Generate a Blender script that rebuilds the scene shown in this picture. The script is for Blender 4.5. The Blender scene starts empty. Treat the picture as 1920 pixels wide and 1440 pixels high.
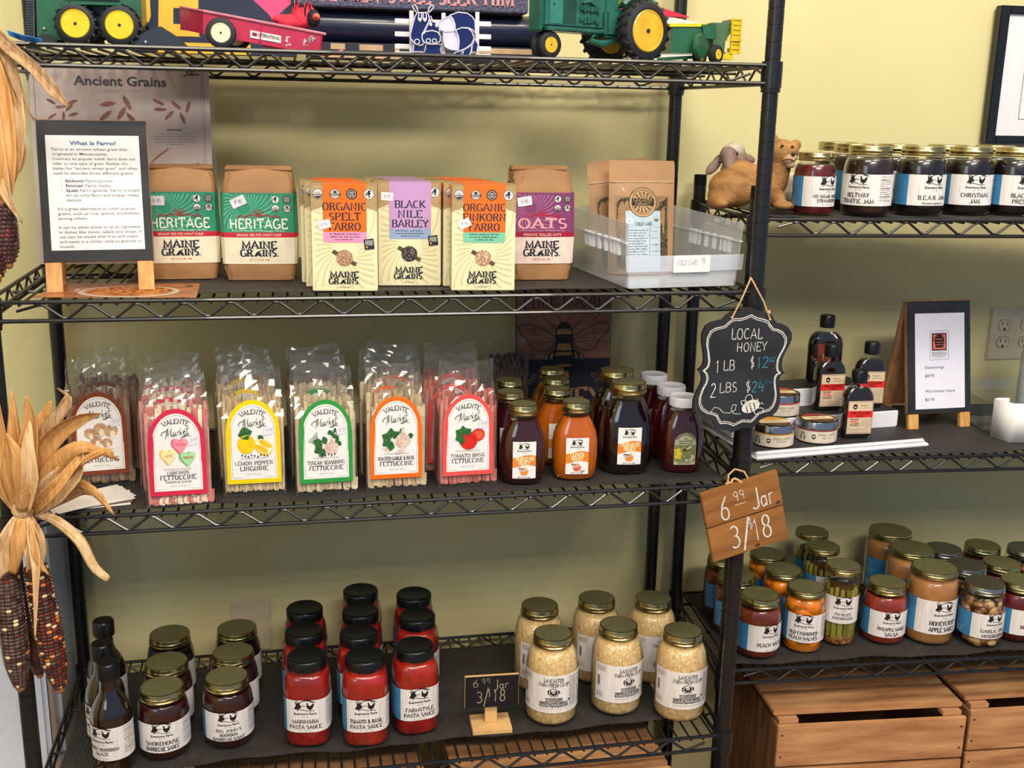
import bpy, bmesh, math, random
from mathutils import Vector, Matrix
PI = math.pi
random.seed(7)
scn = bpy.context.scene
COL = scn.collection

# ---------------- camera ----------------
CAM = Vector((0.42985, -1.67575, 0.28127)); RX, RY, RZ = -0.24417, -0.01918, -0.20165; FPX = 2052.5
CR = Matrix.Rotation(RZ, 3, 'Z') @ Matrix.Rotation(RX, 3, 'X') @ Matrix.Rotation(RY, 3, 'Y')
cd = bpy.data.cameras.new('camera'); cam = bpy.data.objects.new('camera', cd); COL.objects.link(cam)
cam.matrix_world = Matrix.Translation(CAM) @ (CR @ Matrix.Rotation(PI/2, 3, 'X')).to_4x4()
cd.sensor_fit = 'HORIZONTAL'; cd.sensor_width = 36; cd.lens = FPX/1920*36; cd.clip_start = .02
scn.camera = cam
def ray(x, y): return CR @ Vector(((x-960)/FPX, 1, -(y-720)/FPX))
def onZ(x, y, z):
    d = ray(x, y); return CAM + d*((z-CAM.z)/d.z)
def onY(x, y, Y):
    d = ray(x, y); return CAM + d*((Y-CAM.y)/d.y)

# ---------------- world, lights, exposure ----------------
w = bpy.data.worlds.new('world'); scn.world = w; w.use_nodes = True
w.node_tree.nodes['Background'].inputs[0].default_value = (.58, .74, 1.0, 1); w.node_tree.nodes['Background'].inputs[1].default_value = .34
def area(name, loc, target, sx, sy, power, col):
    l = bpy.data.lights.new(name, 'AREA'); l.shape = 'RECTANGLE'; l.size = sx; l.size_y = sy; l.energy = power; l.color = col
    o = bpy.data.objects.new(name, l); COL.objects.link(o); o.location = loc
    o.rotation_euler = (Vector(target)-Vector(loc)).to_track_quat('-Z', 'Y').to_euler(); return o
area('ceiling_light', (0.0, -1.7, 2.3), (0.4, .1, -.3), 1.2, .35, 30, (1, .92, .78))
area('ceiling_light', (1.9, -1.5, 2.3), (1.5, .3, -.2), 1.2, .35, 40, (1, .92, .78))
area('ceiling_light', (0.9, -3.4, 2.3), (.8, .1, -.5), 1.8, .5, 100, (1, .92, .80))
area('window_light', (-1.7, -3.2, .9), (.7, .2, -.1), 1.3, 1.3, 16, (.70, .84, 1))
scn.view_settings.view_transform = 'Standard'; scn.view_settings.look = 'None'; scn.view_settings.gamma = 1
scn.view_settings.use_curve_mapping = False; scn.view_settings.exposure = 0.40
try:
    scn.cycles.use_denoising = True; scn.cycles.max_bounces = 10; scn.cycles.transparent_max_bounces = 24; scn.cycles.caustics_refractive = False; scn.cycles.caustics_reflective = False
except Exception: pass

# ---------------- materials ----------------
def lin(h):
    h = h.lstrip('#'); c = [int(h[i:i+2], 16)/255 for i in (0, 2, 4)]
    return tuple((v/12.92 if v <= .04045 else ((v+.055)/1.055)**2.4) for v in c)
_M = {}
def M(name, col, rough=.5, metal=0, var=.06, scale=60, bump=0, bscale=200, coat=0, trans=0, ior=1.45, sss=0, stretch=(1, 1, 1), col2=None, spec=.5, distort=0, ramp=(.35, .65)):
    if name in _M: return _M[name]
    m = bpy.data.materials.new(name); m.use_nodes = True; nt = m.node_tree; b = nt.nodes['Principled BSDF']
    c = lin(col); b.inputs['Roughness'].default_value = rough; b.inputs['Metallic'].default_value = metal
    b.inputs['Specular IOR Level'].default_value = spec
    b.inputs['Coat Weight'].default_value = coat; b.inputs['Coat Roughness'].default_value = .04
    b.inputs['Transmission Weight'].default_value = trans; b.inputs['IOR'].default_value = ior
    if sss: b.inputs['Subsurface Weight'].default_value = sss; b.inputs['Subsurface Scale'].default_value = .01
    tc = nt.nodes.new('ShaderNodeTexCoord'); mp = nt.nodes.new('ShaderNodeMapping'); mp.inputs['Scale'].default_value = stretch
    nt.links.new(tc.outputs['Object'], mp.inputs['Vector'])
    n = nt.nodes.new('ShaderNodeTexNoise'); n.inputs['Scale'].default_value = scale; n.inputs['Detail'].default_value = 4; n.inputs['Distortion'].default_value = distort
    nt.links.new(mp.outputs[0], n.inputs['Vector'])
    r = nt.nodes.new('ShaderNodeValToRGB'); c2 = lin(col2) if col2 else tuple(v*(1-2*var) for v in c)
    c1 = c if col2 else tuple(min(1, v*(1+var)) for v in c)
    r.color_ramp.elements[0].position = ramp[0]; r.color_ramp.elements[1].position = ramp[1]
    r.color_ramp.elements[0].color = (*c2, 1); r.color_ramp.elements[1].color = (*c1, 1)
    nt.links.new(n.outputs[0], r.inputs[0]); nt.links.new(r.outputs[0], b.inputs['Base Color'])
    if bump:
        n2 = nt.nodes.new('ShaderNodeTexNoise'); n2.inputs['Scale'].default_value = bscale; n2.inputs['Detail'].default_value = 3
        nt.links.new(mp.outputs[0], n2.inputs['Vector'])
        bp = nt.nodes.new('ShaderNodeBump'); bp.inputs['Strength'].default_value = bump; bp.inputs['Distance'].default_value = .002
        nt.links.new(n2.outputs[0], bp.inputs['Height']); nt.links.new(bp.outputs[0], b.inputs['Normal'])
    _M[name] = m; return m
def clear(name, tint=(1, 1, 1), rough=.03, refl=1.0, bump=0, bscale=60, base=.04, haze=0, hazecol=(1, 1, 1)):
    if name in _M: return _M[name]
    m = bpy.data.materials.new(name); m.use_nodes = True; nt = m.node_tree; nt.nodes.remove(nt.nodes['Principled BSDF'])
    out = nt.nodes['Material Output']; t = nt.nodes.new('ShaderNodeBsdfTransparent'); t.inputs[0].default_value = (*tint, 1)
    g = nt.nodes.new('ShaderNodeBsdfGlossy'); g.inputs['Roughness'].default_value = rough
    lw = nt.nodes.new('ShaderNodeLayerWeight'); pw = nt.nodes.new('ShaderNodeMath'); pw.operation = 'POWER'; pw.inputs[1].default_value = 4.2; nt.links.new(lw.outputs['Facing'], pw.inputs[0])
    ml = nt.nodes.new('ShaderNodeMath'); ml.operation = 'MULTIPLY_ADD'; ml.inputs[1].default_value = refl; ml.inputs[2].default_value = base
    ml.use_clamp = True
    mx = nt.nodes.new('ShaderNodeMixShader'); nt.links.new(pw.outputs[0], ml.inputs[0]); nt.links.new(ml.outputs[0], mx.inputs[0])
    last = t
    if haze:
        d = nt.nodes.new('ShaderNodeBsdfDiffuse'); d.inputs[0].default_value = (*hazecol, 1); m2 = nt.nodes.new('ShaderNodeMixShader'); m2.inputs[0].default_value = haze
        nt.links.new(t.outputs[0], m2.inputs[1]); nt.links.new(d.outputs[0], m2.inputs[2]); last = m2
    nt.links.new(last.outputs[0], mx.inputs[1]); nt.links.new(g.outputs[0], mx.inputs[2]); nt.links.new(mx.outputs[0], out.inputs[0])
    if bump:
        tc = nt.nodes.new('ShaderNodeTexCoord'); v = nt.nodes.new('ShaderNodeTexVoronoi'); v.feature = 'F1'; v.inputs['Scale'].default_value = bscale
        nt.links.new(tc.outputs['Object'], v.inputs['Vector'])
        bp = nt.nodes.new('ShaderNodeBump'); bp.inputs['Strength'].default_value = bump; bp.inputs['Distance'].default_value = .006
        nt.links.new(v.outputs['Distance'], bp.inputs['Height'])
        for q in (g, lw): nt.links.new(bp.outputs[0], q.inputs['Normal'])
    _M[name] = m; return m

GLASS = clear('jar_glass', rough=.02, refl=1.1)
FILM = clear('cellophane', tint=(.97, .97, .97), rough=.05, refl=1.0, bump=.12, bscale=20, base=.04, haze=.02)
BLACK = M('black_powder_coat', '#16171b', .33, coat=.2)
INK = M('black_ink', '#17171a', .6); PAPER = M('white_paper', '#ece7e6', .6, var=.02)
LABW = M('label_white', '#e6dfdc', .42, var=.05, scale=25, stretch=(6, 6, .5)); LABG = M('label_grain_line', '#c2b9b3', .5)
LABB = M('label_blue', '#3a7fae', .42); LABT = M('label_pale_text', '#b4d2e6', .5)
GOLD = M('gold_lid_metal', '#b5a878', .27, 1, var=.05, scale=90); BRASS = M('dull_gold_lid_top', '#a09a70', .45, .8, var=.05)
SILV = M('silver_lid_metal', '#a7a69e', .28, 1, var=.04)
BLID = M('black_plastic_lid', '#0e0f12', .3); WLID = M('white_plastic_lid', '#dedbe4', .4)
KRAFT = M('kraft_paper', '#a5794f', .62, var=.07, scale=14, bump=.25, bscale=30)
PINE = M('pale_pine', '#dca765', .55, var=.1, scale=16, stretch=(7, 7, .7), col2='#c98d4d', ramp=(.4, .6))
CHALK = M('chalkboard', '#22252b', .62, var=.25, scale=12)
CWHITE = M('chalk_white', '#dad6cf', .8, var=.15, scale=300); CBLUE = M('chalk_blue', '#2b92b4', .8, var=.15, scale=300)
NAVY = M('navy_ink', '#1d2433', .6); RED = M('label_red', '#c12336', .5); CREAM = M('cream_print', '#e8dcc0', .5, var=.03)
PRICE = M('price_sticker', '#dedce6', .5, var=.02)
GREENK = M('sticker_dark', '#26302f', .5)

# ---------------- mesh helpers ----------------
def mesh(name, verts, faces, mats, idx=None, smooth=False):
    me = bpy.data.meshes.new(name); me.from_pydata([tuple(v) for v in verts], [], faces)
    for m in (mats if isinstance(mats, (list, tuple)) else [mats]): me.materials.append(m)
    if idx: me.polygons.foreach_set('material_index', idx)
    if smooth: me.polygons.foreach_set('use_smooth', [True]*len(me.polygons))
    me.update(); return me
class MB:
    def __init__(s): s.v = []; s.f = []; s.i = []; s.m = []; s.sm = []
    def mi(s, m):
        if m not in s.m: s.m.append(m)
        return s.m.index(m)
    def add(s, vs, fs, m, smooth=False):
        o = len(s.v); s.v += [tuple(v) for v in vs]; s.f += [tuple(o+i for i in f) for f in fs]; s.i += [s.mi(m)]*len(fs); s.sm += [smooth]*len(fs)
    def box(s, x0, x1, y0, y1, z0, z1, m, b=0, T=None):
        if b:
            b = min(b, abs(x1-x0)*.45, abs(y1-y0)*.45, abs(z1-z0)*.45)
            bm = bmesh.new(); bmesh.ops.create_cube(bm, size=1)
            bmesh.ops.scale(bm, vec=(x1-x0, y1-y0, z1-z0), verts=bm.verts); bmesh.ops.translate(bm, vec=((x0+x1)/2, (y0+y1)/2, (z0+z1)/2), verts=bm.verts)
            bmesh.ops.bevel(bm, geom=bm.edges[:], offset=b, segments=2, affect='EDGES')
            bm.verts.index_update(); vs = [v.co.copy() for v in bm.verts]; fs = [[v.index for v in f.verts] for f in bm.faces]; bm.free()
        else:
            vs = [Vector(c) for c in ((x0, y0, z0), (x1, y0, z0), (x1, y1, z0), (x0, y1, z0), (x0, y0, z1), (x1, y0, z1), (x1, y1, z1), (x0, y1, z1))]
            fs = [(0, 3, 2, 1), (4, 5, 6, 7), (0, 1, 5, 4), (1, 2, 6, 5), (2, 3, 7, 6), (3, 0, 4, 7)]
        if T: vs = [T @ v for v in vs]
        s.add(vs, fs, m)
    def tube(s, pts, r, m, n=8, caps=True):
        pts = [Vector(p) for p in pts]; rs = r if isinstance(r, (list, tuple)) else [r]*len(pts); vs = []; fs = []; up = None
        for k, p in enumerate(pts):
            a = pts[max(k-1, 0)]; b = pts[min(k+1, len(pts)-1)]; t = (b-a).normalized()
            if up is None: up = Vector((0, 0, 1)) if abs(t.z) < .9 else Vector((1, 0, 0))
            u = t.cross(up).normalized(); v = u.cross(t).normalized(); up = v
            for j in range(n):
                a_ = 2*PI*j/n; vs.append(p+(u*math.cos(a_)+v*math.sin(a_))*rs[k])
        for k in range(len(pts)-1):
            for j in range(n): fs.append((k*n+j, k*n+(j+1) % n, (k+1)*n+(j+1) % n, (k+1)*n+j))
        if caps: fs += [tuple(range(n-1, -1, -1)), tuple((len(pts)-1)*n+j for j in range(n))]
        s.add(vs, fs, m, True)
    def ball(s, c, r, m, n=10, k=7, T=None):
        rx, ry, rz = r if isinstance(r, (list, tuple)) else (r, r, r); vs = []; fs = []
        for i in range(k+1):
            ph = PI*i/k
            for j in range(n):
                th = 2*PI*j/n; v = Vector((rx*math.sin(ph)*math.cos(th), ry*math.sin(ph)*math.sin(th), rz*math.cos(ph)))
                if T: v = T @ v
                vs.append(Vector(c)+v)
        for i in range(k):
            for j in range(n): fs.append((i*n+j, (i+1)*n+j, (i+1)*n+(j+1) % n, i*n+(j+1) % n))
        s.add(vs, fs, m, True)
    def lathe(s, prof, m, sec=(1, 1, 2), n=40, c=(0, 0, 0), axis='Z', cap=True, smooth=True, T=None):
        vs = []; fs = []; k = len(prof)
        for (r, z) in prof:
            for j in range(n):
                th = 2*PI*j/n; q = section(th, sec); p = (q[0]*r, q[1]*r, z)
                if axis == 'Y': p = (p[0], p[2], p[1])
                if axis == 'X': p = (p[2], p[0], p[1])
                v = Vector(p)+Vector(c); vs.append(T @ v if T else v)
        for i in range(k-1):
            for j in range(n):
                f = (i*n+j, i*n+(j+1) % n, (i+1)*n+(j+1) % n, (i+1)*n+j); fs.append(f if axis != 'Y' else f[::-1])
        if cap: fs += [tuple(range(n-1, -1, -1)), tuple((k-1)*n+j for j in range(n))]
        s.add(vs, fs, m, smooth)
    def prism(s, pts, y0, y1, m, T=None):      # outline in XZ pushed along Y
        n = len(pts); vs = [Vector((x, y0, z)) for x, z in pts]+[Vector((x, y1, z)) for x, z in pts]
        fs = [tuple(range(n)), tuple(range(2*n-1, n-1, -1))]+[(j, j+n, (j+1) % n+n, (j+1) % n) for j in range(n)]
        s.add([T @ v for v in vs] if T else vs, fs, m)
    def mesh(s, name):
        me = mesh(name, s.v, s.f, s.m, s.i); me.polygons.foreach_set('use_smooth', s.sm); me.update()
        return me
    def build(s, name, parent=None, auto=None):
        me = s.mesh(name)
        bm = bmesh.new(); bm.from_mesh(me); bmesh.ops.recalc_face_normals(bm, faces=bm.faces)
        for e in bm.edges:
            if len(e.link_faces) == 2 and e.calc_face_angle(0) > .7: e.smooth = False
        bm.to_mesh(me); bm.free()
        return link(name, me, parent)
def section(th, sec):
    a, b, e = sec; c, s_ = math.cos(th), math.sin(th)
    return (a*math.copysign(abs(c)**(2/e), c), b*math.copysign(abs(s_)**(2/e), s_))
def link(name, me, parent=None):
    o = bpy.data.objects.new(name, me); COL.objects.link(o)
    if parent: o.parent = parent
    return o
def empty(name, loc, rz=0, tilt=0, roll=0):
    o = bpy.data.objects.new(name, None); COL.objects.link(o); o.location = loc; o.rotation_euler = (tilt, roll, rz); o.empty_display_size = .02; return o
def tag(o, label, cat, group=None, kind=None):
    o['label'] = label; o['category'] = cat
    if group: o['group'] = group
    if kind: o['kind'] = kind
    return o
def thing(name, label, cat, loc=(0, 0, 0), rz=0, group=None, tilt=0, roll=0):
    return tag(empty(name, loc, rz, tilt, roll), label, cat, group)
def struct(o): o['kind'] = 'structure'; return o
def copy_tree(o, parent=None):
    c = o.copy(); COL.objects.link(c); c.parent = parent
    for ch in list(o.children): copy_tree(ch, c)
    return c

# ---------------- flat artwork: polygons laid on a surface in thin printed layers ----------------
def arc(cx, cy, rx, ry, a0, a1, n=8): return [(cx+rx*math.cos(math.radians(a0+(a1-a0)*i/n)), cy+ry*math.sin(math.radians(a0+(a1-a0)*i/n))) for i in range(n+1)]
GL = {
 'A': (.74, [[(.02, 0), (.37, 1), (.72, 0)], [(.15, .34), (.59, .34)]]),
 'B': (.64, [[(.1, 0), (.1, 1)], [(.1, 1), (.35, 1)]+arc(.35, .76, .2, .24, 90, -90, 6)+[(.1, .52)], [(.35, .52)]+arc(.37, .26, .23, .26, 90, -90, 6)+[(.1, 0)]]),
 'C': (.66, [arc(.36, .5, .31, .5, 50, 310, 12)]),
 'D': (.7, [[(.1, 0), (.1, 1)], [(.1, 1), (.32, 1)]+arc(.32, .5, .32, .5, 90, -90, 9)+[(.1, 0)]]),
 'E': (.6, [[(.1, 0), (.1, 1)], [(.1, 1), (.54, 1), (.54, .84)], [(.1, .52), (.42, .52)], [(.1, 0), (.56, 0), (.56, .17)]]),
 'F': (.56, [[(.1, 0), (.1, 1)], [(.1, 1), (.52, 1), (.52, .84)], [(.1, .52), (.4, .52)]]),
 'G': (.72, [arc(.37, .5, .32, .5, 50, 300, 12)+[(.66, .12), (.66, .42)], [(.44, .42), (.72, .42)]]),
 'H': (.74, [[(.1, 0), (.1, 1)], [(.62, 0), (.62, 1)], [(.1, .51), (.62, .51)]]),
 'I': (.3, [[(.15, 0), (.15, 1)]]),
 'J': (.46, [[(.34, 1), (.34, .22)]+arc(.18, .2, .16, .2, 0, -150, 6)]),
 'K': (.7, [[(.1, 0), (.1, 1)], [(.62, 1), (.12, .42)], [(.27, .58), (.66, 0)]]),
 'L': (.56, [[(.1, 0), (.1, 1)], [(.1, 0), (.53, 0), (.53, .18)]]),
 'M': (.88, [[(.1, 0), (.1, 1), (.44, .15), (.78, 1), (.78, 0)]]),
 'N': (.74, [[(.1, 0), (.1, 1), (.62, 0), (.62, 1)]]),
 'O': (.72, [arc(.36, .5, .3, .5, 0, 360, 18)]),
 'P': (.6, [[(.1, 0), (.1, 1)], [(.1, 1), (.33, 1)]+arc(.33, .74, .21, .26, 90, -90, 7)+[(.1, .48)]]),
 'Q': (.72, [arc(.36, .5, .3, .5, 0, 360, 18), [(.42, .25), (.68, -.08)]]),
 'R': (.68, [[(.1, 0), (.1, 1)], [(.1, 1), (.35, 1)]+arc(.35, .76, .2, .24, 90, -90, 6)+[(.1, .52)], [(.33, .52), (.63, 0)]]),
 'S': (.56, [arc(.29, .755, .2, .245, 40, 270, 8)+arc(.29, .255, .21, .255, 90, -140, 8)]),
 'T': (.64, [[(.32, 0), (.32, 1)], [(.04, .84), (.04, 1), (.6, 1), (.6, .84)]]),
 'U': (.7, [[(.1, 1), (.1, .3)]+arc(.34, .3, .24, .3, 180, 360, 8)+[(.58, 1)]]),
 'V': (.7, [[(.02, 1), (.35, 0), (.68, 1)]]),
 'W': (.98, [[(.02, 1), (.26, 0), (.49, .85), (.72, 0), (.96, 1)]]),
 'X': (.68, [[(.04, 0), (.62, 1)], [(.04, 1), (.62, 0)]]),
 'Y': (.66, [[(.02, 1), (.33, .48), (.64, 1)], [(.33, .48), (.33, 0)]]),
 'Z': (.6, [[(.06, 1), (.54, 1), (.06, 0), (.56, 0)]]),
 '0': (.6, [arc(.3, .5, .24, .5, 0, 360, 14)]), '1': (.36, [[(.08, .8), (.2, 1), (.2, 0)]]),
 '2': (.56, [arc(.28, .75, .2, .25, 160, -30, 8)+[(.06, 0), (.54, 0)]]),
 '3': (.56, [arc(.26, .76, .2, .24, 140, -80, 8)+arc(.26, .27, .22, .27, 90, -140, 8)]),
 '4': (.6, [[(.16, 1), (.06, .42), (.54, .42)], [(.44, .75), (.4, 0)]]),
 '5': (.56, [[(.5, 1), (.12, 1), (.1, .58)]+arc(.27, .32, .22, .32, 110, -140, 9)]),
 '6': (.56, [[(.44, 1), (.16, .6)]+arc(.28, .27, .2, .27, 150, -210, 12)]),
 '7': (.5, [[(.04, 1), (.48, 1), (.2, 0)]]),
 '8': (.56, [arc(.28, .76, .17, .24, 0, 360, 12), arc(.28, .26, .2, .26, 0, 360, 12)]),
 '9': (.56, [arc(.28, .72, .19, .26, 0, 360, 12), [(.47, .75), (.42, 0)]]),
 '$': (.56, [arc(.28, .72, .2, .2, 50, 270, 7)+arc(.28, .3, .2, .22, 90, -130, 7), [(.28, -.12), (.28, 1.1)]]),
 '/': (.42, [[(.02, -.1), (.4, 1.1)]]), '&': (.74, [[(.7, 0), (.22, .72)]+arc(.33, .82, .14, .18, 200, -20, 6)+[(.12, .35)]+arc(.3, .24, .2, .24, 160, 340, 6)+[(.68, .5)]]),
 '.': (.22, [[(.08, 0), (.08, .09)]]), "'": (.2, [[(.1, .75), (.1, 1)]]), ' ': (.34, []), ',': (.2, [[(.1, .08), (.04, -.12)]]), ':': (.2, [[(.1, .1), (.1, .2)], [(.1, .6), (.1, .7)]]),
 'a': (.5, [arc(.23, .24, .18, .24, 30, 330, 9), [(.42, .5), (.44, 0)]]), 'r': (.4, [[(.08, .5), (.1, 0)], [(.1, .3)]+arc(.28, .34, .18, .17, 180, 60, 4)]),
}
STY = {'slab': (.2, .11, .085, .13), 'didone': (.20, .075, .06, .15), 'sans': (.15, .15, 0, 0), 'thin': (.085, .085, 0, 0), 'bold': (.2, .16, 0, 0), 'fat': (.27, .11, .11, .2), 'hand': (.07, .07, 0, 0), 'light': (.09, .05, .04, .09)}
class Art:
    def __init__(s): s.F = []
    def poly(s, pts, m, L=1):
        a = sum(p[0]*q[1]-q[0]*p[1] for p, q in zip(pts, pts[1:]+pts[:1]))
        s.F.append((list(pts) if a > 0 else list(pts)[::-1], L, m)); return s
    def rect(s, x0, y0, x1, y1, m, L=1, nx=1, ny=1):
        for i in range(nx):
            for j in range(ny):
                a, b = x0+(x1-x0)*i/nx, x0+(x1-x0)*(i+1)/nx; c, d = y0+(y1-y0)*j/ny, y0+(y1-y0)*(j+1)/ny
                s.F.append(([(a, c), (b, c), (b, d), (a, d)], L, m))
        return s
    def ell(s, cx, cy, rx, ry, m, L=1, n=18, rot=0):
        c, q = math.cos(rot), math.sin(rot)
        return s.poly([(cx+x*c-y*q, cy+x*q+y*c) for x, y in arc(0, 0, rx, ry, 0, 360, n)[:-1]], m, L)
    def rrect(s, x0, y0, x1, y1, r, m, L=1, rot=0):
        pts = arc(x1-r, y1-r, r, r, 0, 90, 4)+arc(x0+r, y1-r, r, r, 90, 180, 4)+arc(x0+r, y0+r, r, r, 180, 270, 4)+arc(x1-r, y0+r, r, r, 270, 360, 4)
        if rot:
            cx, cy = (x0+x1)/2, (y0+y1)/2; c, q = math.cos(rot), math.sin(rot); pts = [(cx+(x-cx)*c-(y-cy)*q, cy+(x-cx)*q+(y-cy)*c) for x, y in pts]
        return s.poly(pts, m, L)
    def line(s, pts, w, m, L=2, wh=None, closed=False, f=None):
        n = len(pts)
        if n < 2: return s
        A = []; wh = w if wh is None else wh
        for k in range(n):
            a = pts[(k-1) % n if closed else max(k-1, 0)]; b = pts[k]; c = pts[(k+1) % n if closed else min(k+1, n-1)]
            d1 = (b[0]-a[0], b[1]-a[1]); d2 = (c[0]-b[0], c[1]-b[1]); l1 = math.hypot(*d1); l2 = math.hypot(*d2)
            if l1 < 1e-9: d1, l1 = d2, l2
            if l2 < 1e-9: d2, l2 = d1, l1
            if l1 < 1e-9: d1 = d2 = (1, 0); l1 = l2 = 1
            u1 = (d1[0]/l1, d1[1]/l1); u2 = (d2[0]/l2, d2[1]/l2); t = (u1[0]+u2[0], u1[1]+u2[1]); lt = math.hypot(*t)
            if lt < 1e-3: t = (-u1[1], u1[0]); lt = 1
            t = (t[0]/lt, t[1]/lt); cs = max(.55, abs(t[0]*u1[0]+t[1]*u1[1]))
            av = (abs(u1[1])+abs(u2[1]))/2; h = (wh+(w-wh)*av)/2/cs
            if f: h *= f(k/(n-1))
            A.append(((b[0]-t[1]*h, b[1]+t[0]*h), (b[0]+t[1]*h, b[1]-t[0]*h)))
        for k in range(n if closed else n-1):
            p, q = A[k], A[(k+1) % n]; s.F.append(([p[1], q[1], q[0], p[0]], L, m))
        return s
    def text(s, t, x, y, h, m, sty='slab', wid=None, al='c', L=3, warp=None, slant=0, gap=.09, jit=0, sc=1.0):
        wv, wh, sh, sl = STY[sty]; tot = sum(GL.get(c, GL[' '])[0]+gap for c in t)-gap
        sx = (wid/tot) if wid else h*sc
        cx = x-(tot*sx/2 if al == 'c' else (tot*sx if al == 'r' else 0)); rnd = random.Random(hash(t) % 1000 if False else sum(map(ord, t)))
        asp = sx/h
        for c in t:
            g = GL.get(c, GL[' ']); jx, jy, js = (rnd.uniform(-jit, jit), rnd.uniform(-jit, jit), 1+rnd.uniform(-jit, jit)) if jit else (0, 0, 1)
            def P(p):
                X = cx+(p[0]+jx)*sx+slant*p[1]*h; Y = y+(p[1]*js+jy)*h
                return warp(X, Y) if warp else (X, Y)
            for st in g[1]:
                closed = len(st) > 6 and abs(st[0][0]-st[-1][0]) < 1e-6 and abs(st[0][1]-st[-1][1]) < 1e-6
                s.line([P(p) for p in (st[:-1] if closed else st)], wv*h*min(1, asp*1.15), m, L, wh*h, closed)
                if sh:
                    for e, o in ((st[0], st[1]), (st[-1], st[-2])):
                        if (abs(e[1]) < .01 or abs(e[1]-1) < .01) and abs(e[1]-o[1]) > .9*abs(e[0]-o[0]) and abs(e[1]-o[1]) > .25:
                            yy = sh/2 if e[1] < .5 else 1-sh/2
                            s.line([P((e[0]-sl, yy)), P((e[0]+sl, yy))], sh*h, m, L)
            cx += (g[0]+gap)*sx
        return s
    def font(s, t, x, y, h, m, al='c', L=3, bold=0, wid=None, slant=0, sx=1):
        c = bpy.data.curves.new('t', 'FONT'); c.body = t; c.size = 1; c.resolution_u = 2; c.offset = bold; c.shear = slant
        o = bpy.data.objects.new('t', c); me = bpy.data.meshes.new_from_object(o)
        vs = [(v.co.x, v.co.y) for v in me.vertices]; fs = [list(p.vertices) for p in me.polygons]
        bpy.data.objects.remove(o); bpy.data.meshes.remove(me); bpy.data.curves.remove(c)
        if not vs: return s
        a, b = min(v[0] for v in vs), max(v[0] for v in vs); k = h/.73
        kx = wid/(b-a) if wid else k*sx
        ox = x-(a+b)/2*kx if al == 'c' else (x-a*kx if al == 'l' else x-b*kx)
        for f in fs: s.F.append(([(ox+vs[i][0]*kx, y+vs[i][1]*k) for i in f], L, m))
        return s
    def arch(s, w, h, m, L=1, nx=14, x0=0, y0=0, r=None):      # round topped panel in upright strips, so it can follow a curved front
        r = r or w/2
        def top(x): return y0+h-r+r*math.sqrt(max(0, 1-(x/(w/2))**2))
        for i in range(nx):
            a, b = -w/2+w*i/nx, -w/2+w*(i+1)/nx; n = 3
            for j in range(n if i in (0, nx-1) else 1):
                c, d = a+(b-a)*j/(n if i in (0, nx-1) else 1), a+(b-a)*(j+1)/(n if i in (0, nx-1) else 1)
                s.F.append(([(x0+c, y0), (x0+d, y0), (x0+d, top(d)), (x0+c, top(c))], L, m))
        return s
    def words(s, x0, x1, y, h, m, L=2, seed=0, dens=.8):      # print too small to read in the photograph
        r = random.Random(seed+int(y*1e5)); x = x0
        while x < x1-h:
            wd = min(h*r.uniform(1.2, 5), x1-x)
            k = x
            while k < x+wd-h*.3:
                hh = h*r.choice((.55, .6, .6, .95)); s.rect(k, y, k+h*.34, y+hh, m, L); k += h*.5
            x += wd+h*.5
        return s
    def build(s, name, fn, parent=None, d=.00022):
        vs = []; fs = []; ms = []; ix = []
        for pts, L, m in s.F:
            if m not in ms: ms.append(m)
            o = len(vs); vs += [fn(x, y, L*d) for x, y in pts]; fs.append(tuple(range(o, o+len(pts)))); ix.append(ms.index(m))
        me = mesh(name, vs, fs, ms, ix); return link(name, me, parent) if parent is not None else me
def flat(y0=0, ox=0, oz=0): return lambda x, y, o: (ox+x, y0-o, oz+y)
def wrapper(R, sec=(1, 1, 2), z0=0, rot=0):
    N = 720; T = [section(-PI/2+2*PI*i/N-PI, sec) for i in range(N+1)]; S = [0]
    for i in range(N): S.append(S[-1]+math.hypot(T[i+1][0]-T[i][0], T[i+1][1]-T[i][1])*R)
    mid = S[N//2]
    def fn(x, y, o):
        t = mid+x; k = min(N-1, max(0, int(t/S[-1]*N)))
        while k > 0 and S[k] > t: k -= 1
        while k < N-1 and S[k+1] < t: k += 1
        a = (t-S[k])/max(1e-9, S[k+1]-S[k]); px = (T[k][0]*(1-a)+T[k+1][0]*a)*R; py = (T[k][1]*(1-a)+T[k+1][1]*a)*R
        tx, ty = T[k+1][0]-T[k][0], T[k+1][1]-T[k][1]; l = math.hypot(tx, ty) or 1; nx, ny = ty/l, -tx/l
        return (px+nx*(o+.0004), py+ny*(o+.0004), z0+y)
    return fn
# ---------------- the room ----------------
zA, zB, zC, zD = .3583, 0.0, -.333, -.815
zE, zF, zG = .1088, -.328, -.7478
TOP = .0042                      # shelf level -> top of the liner
WP, DP = 1.18, .441; XR, YRB, PSI, DR = 1.241, .441, -.067, .3364
U = Vector((math.cos(PSI), math.sin(PSI), 0)); V = Vector((-math.sin(PSI), math.cos(PSI), 0)); RF = Vector((XR, YRB, 0))-V*DR     # front left post of the right unit
WALLM = M('yellow_green_wall_paint', '#d8cd98', .75, var=.02, scale=3, bump=.12, bscale=260)
YW = .49
FLOORZ = -1.36
def wall(name, a, b, c, d, m):
    mb = MB(); mb.add([a, b, c, d], [(0, 1, 2, 3)], m); return struct(mb.build(name))
wall('wall_back', (-2.2, YW, FLOORZ), (3.6, YW, FLOORZ), (3.6, YW, 2.4), (-2.2, YW, 2.4), WALLM)
wall('floor', (-2.2, -4, FLOORZ), (3.6, -4, FLOORZ), (3.6, YW, FLOORZ), (-2.2, YW, FLOORZ), M('wood_floor', '#8f7050', .5, scale=5, var=.15))
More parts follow.
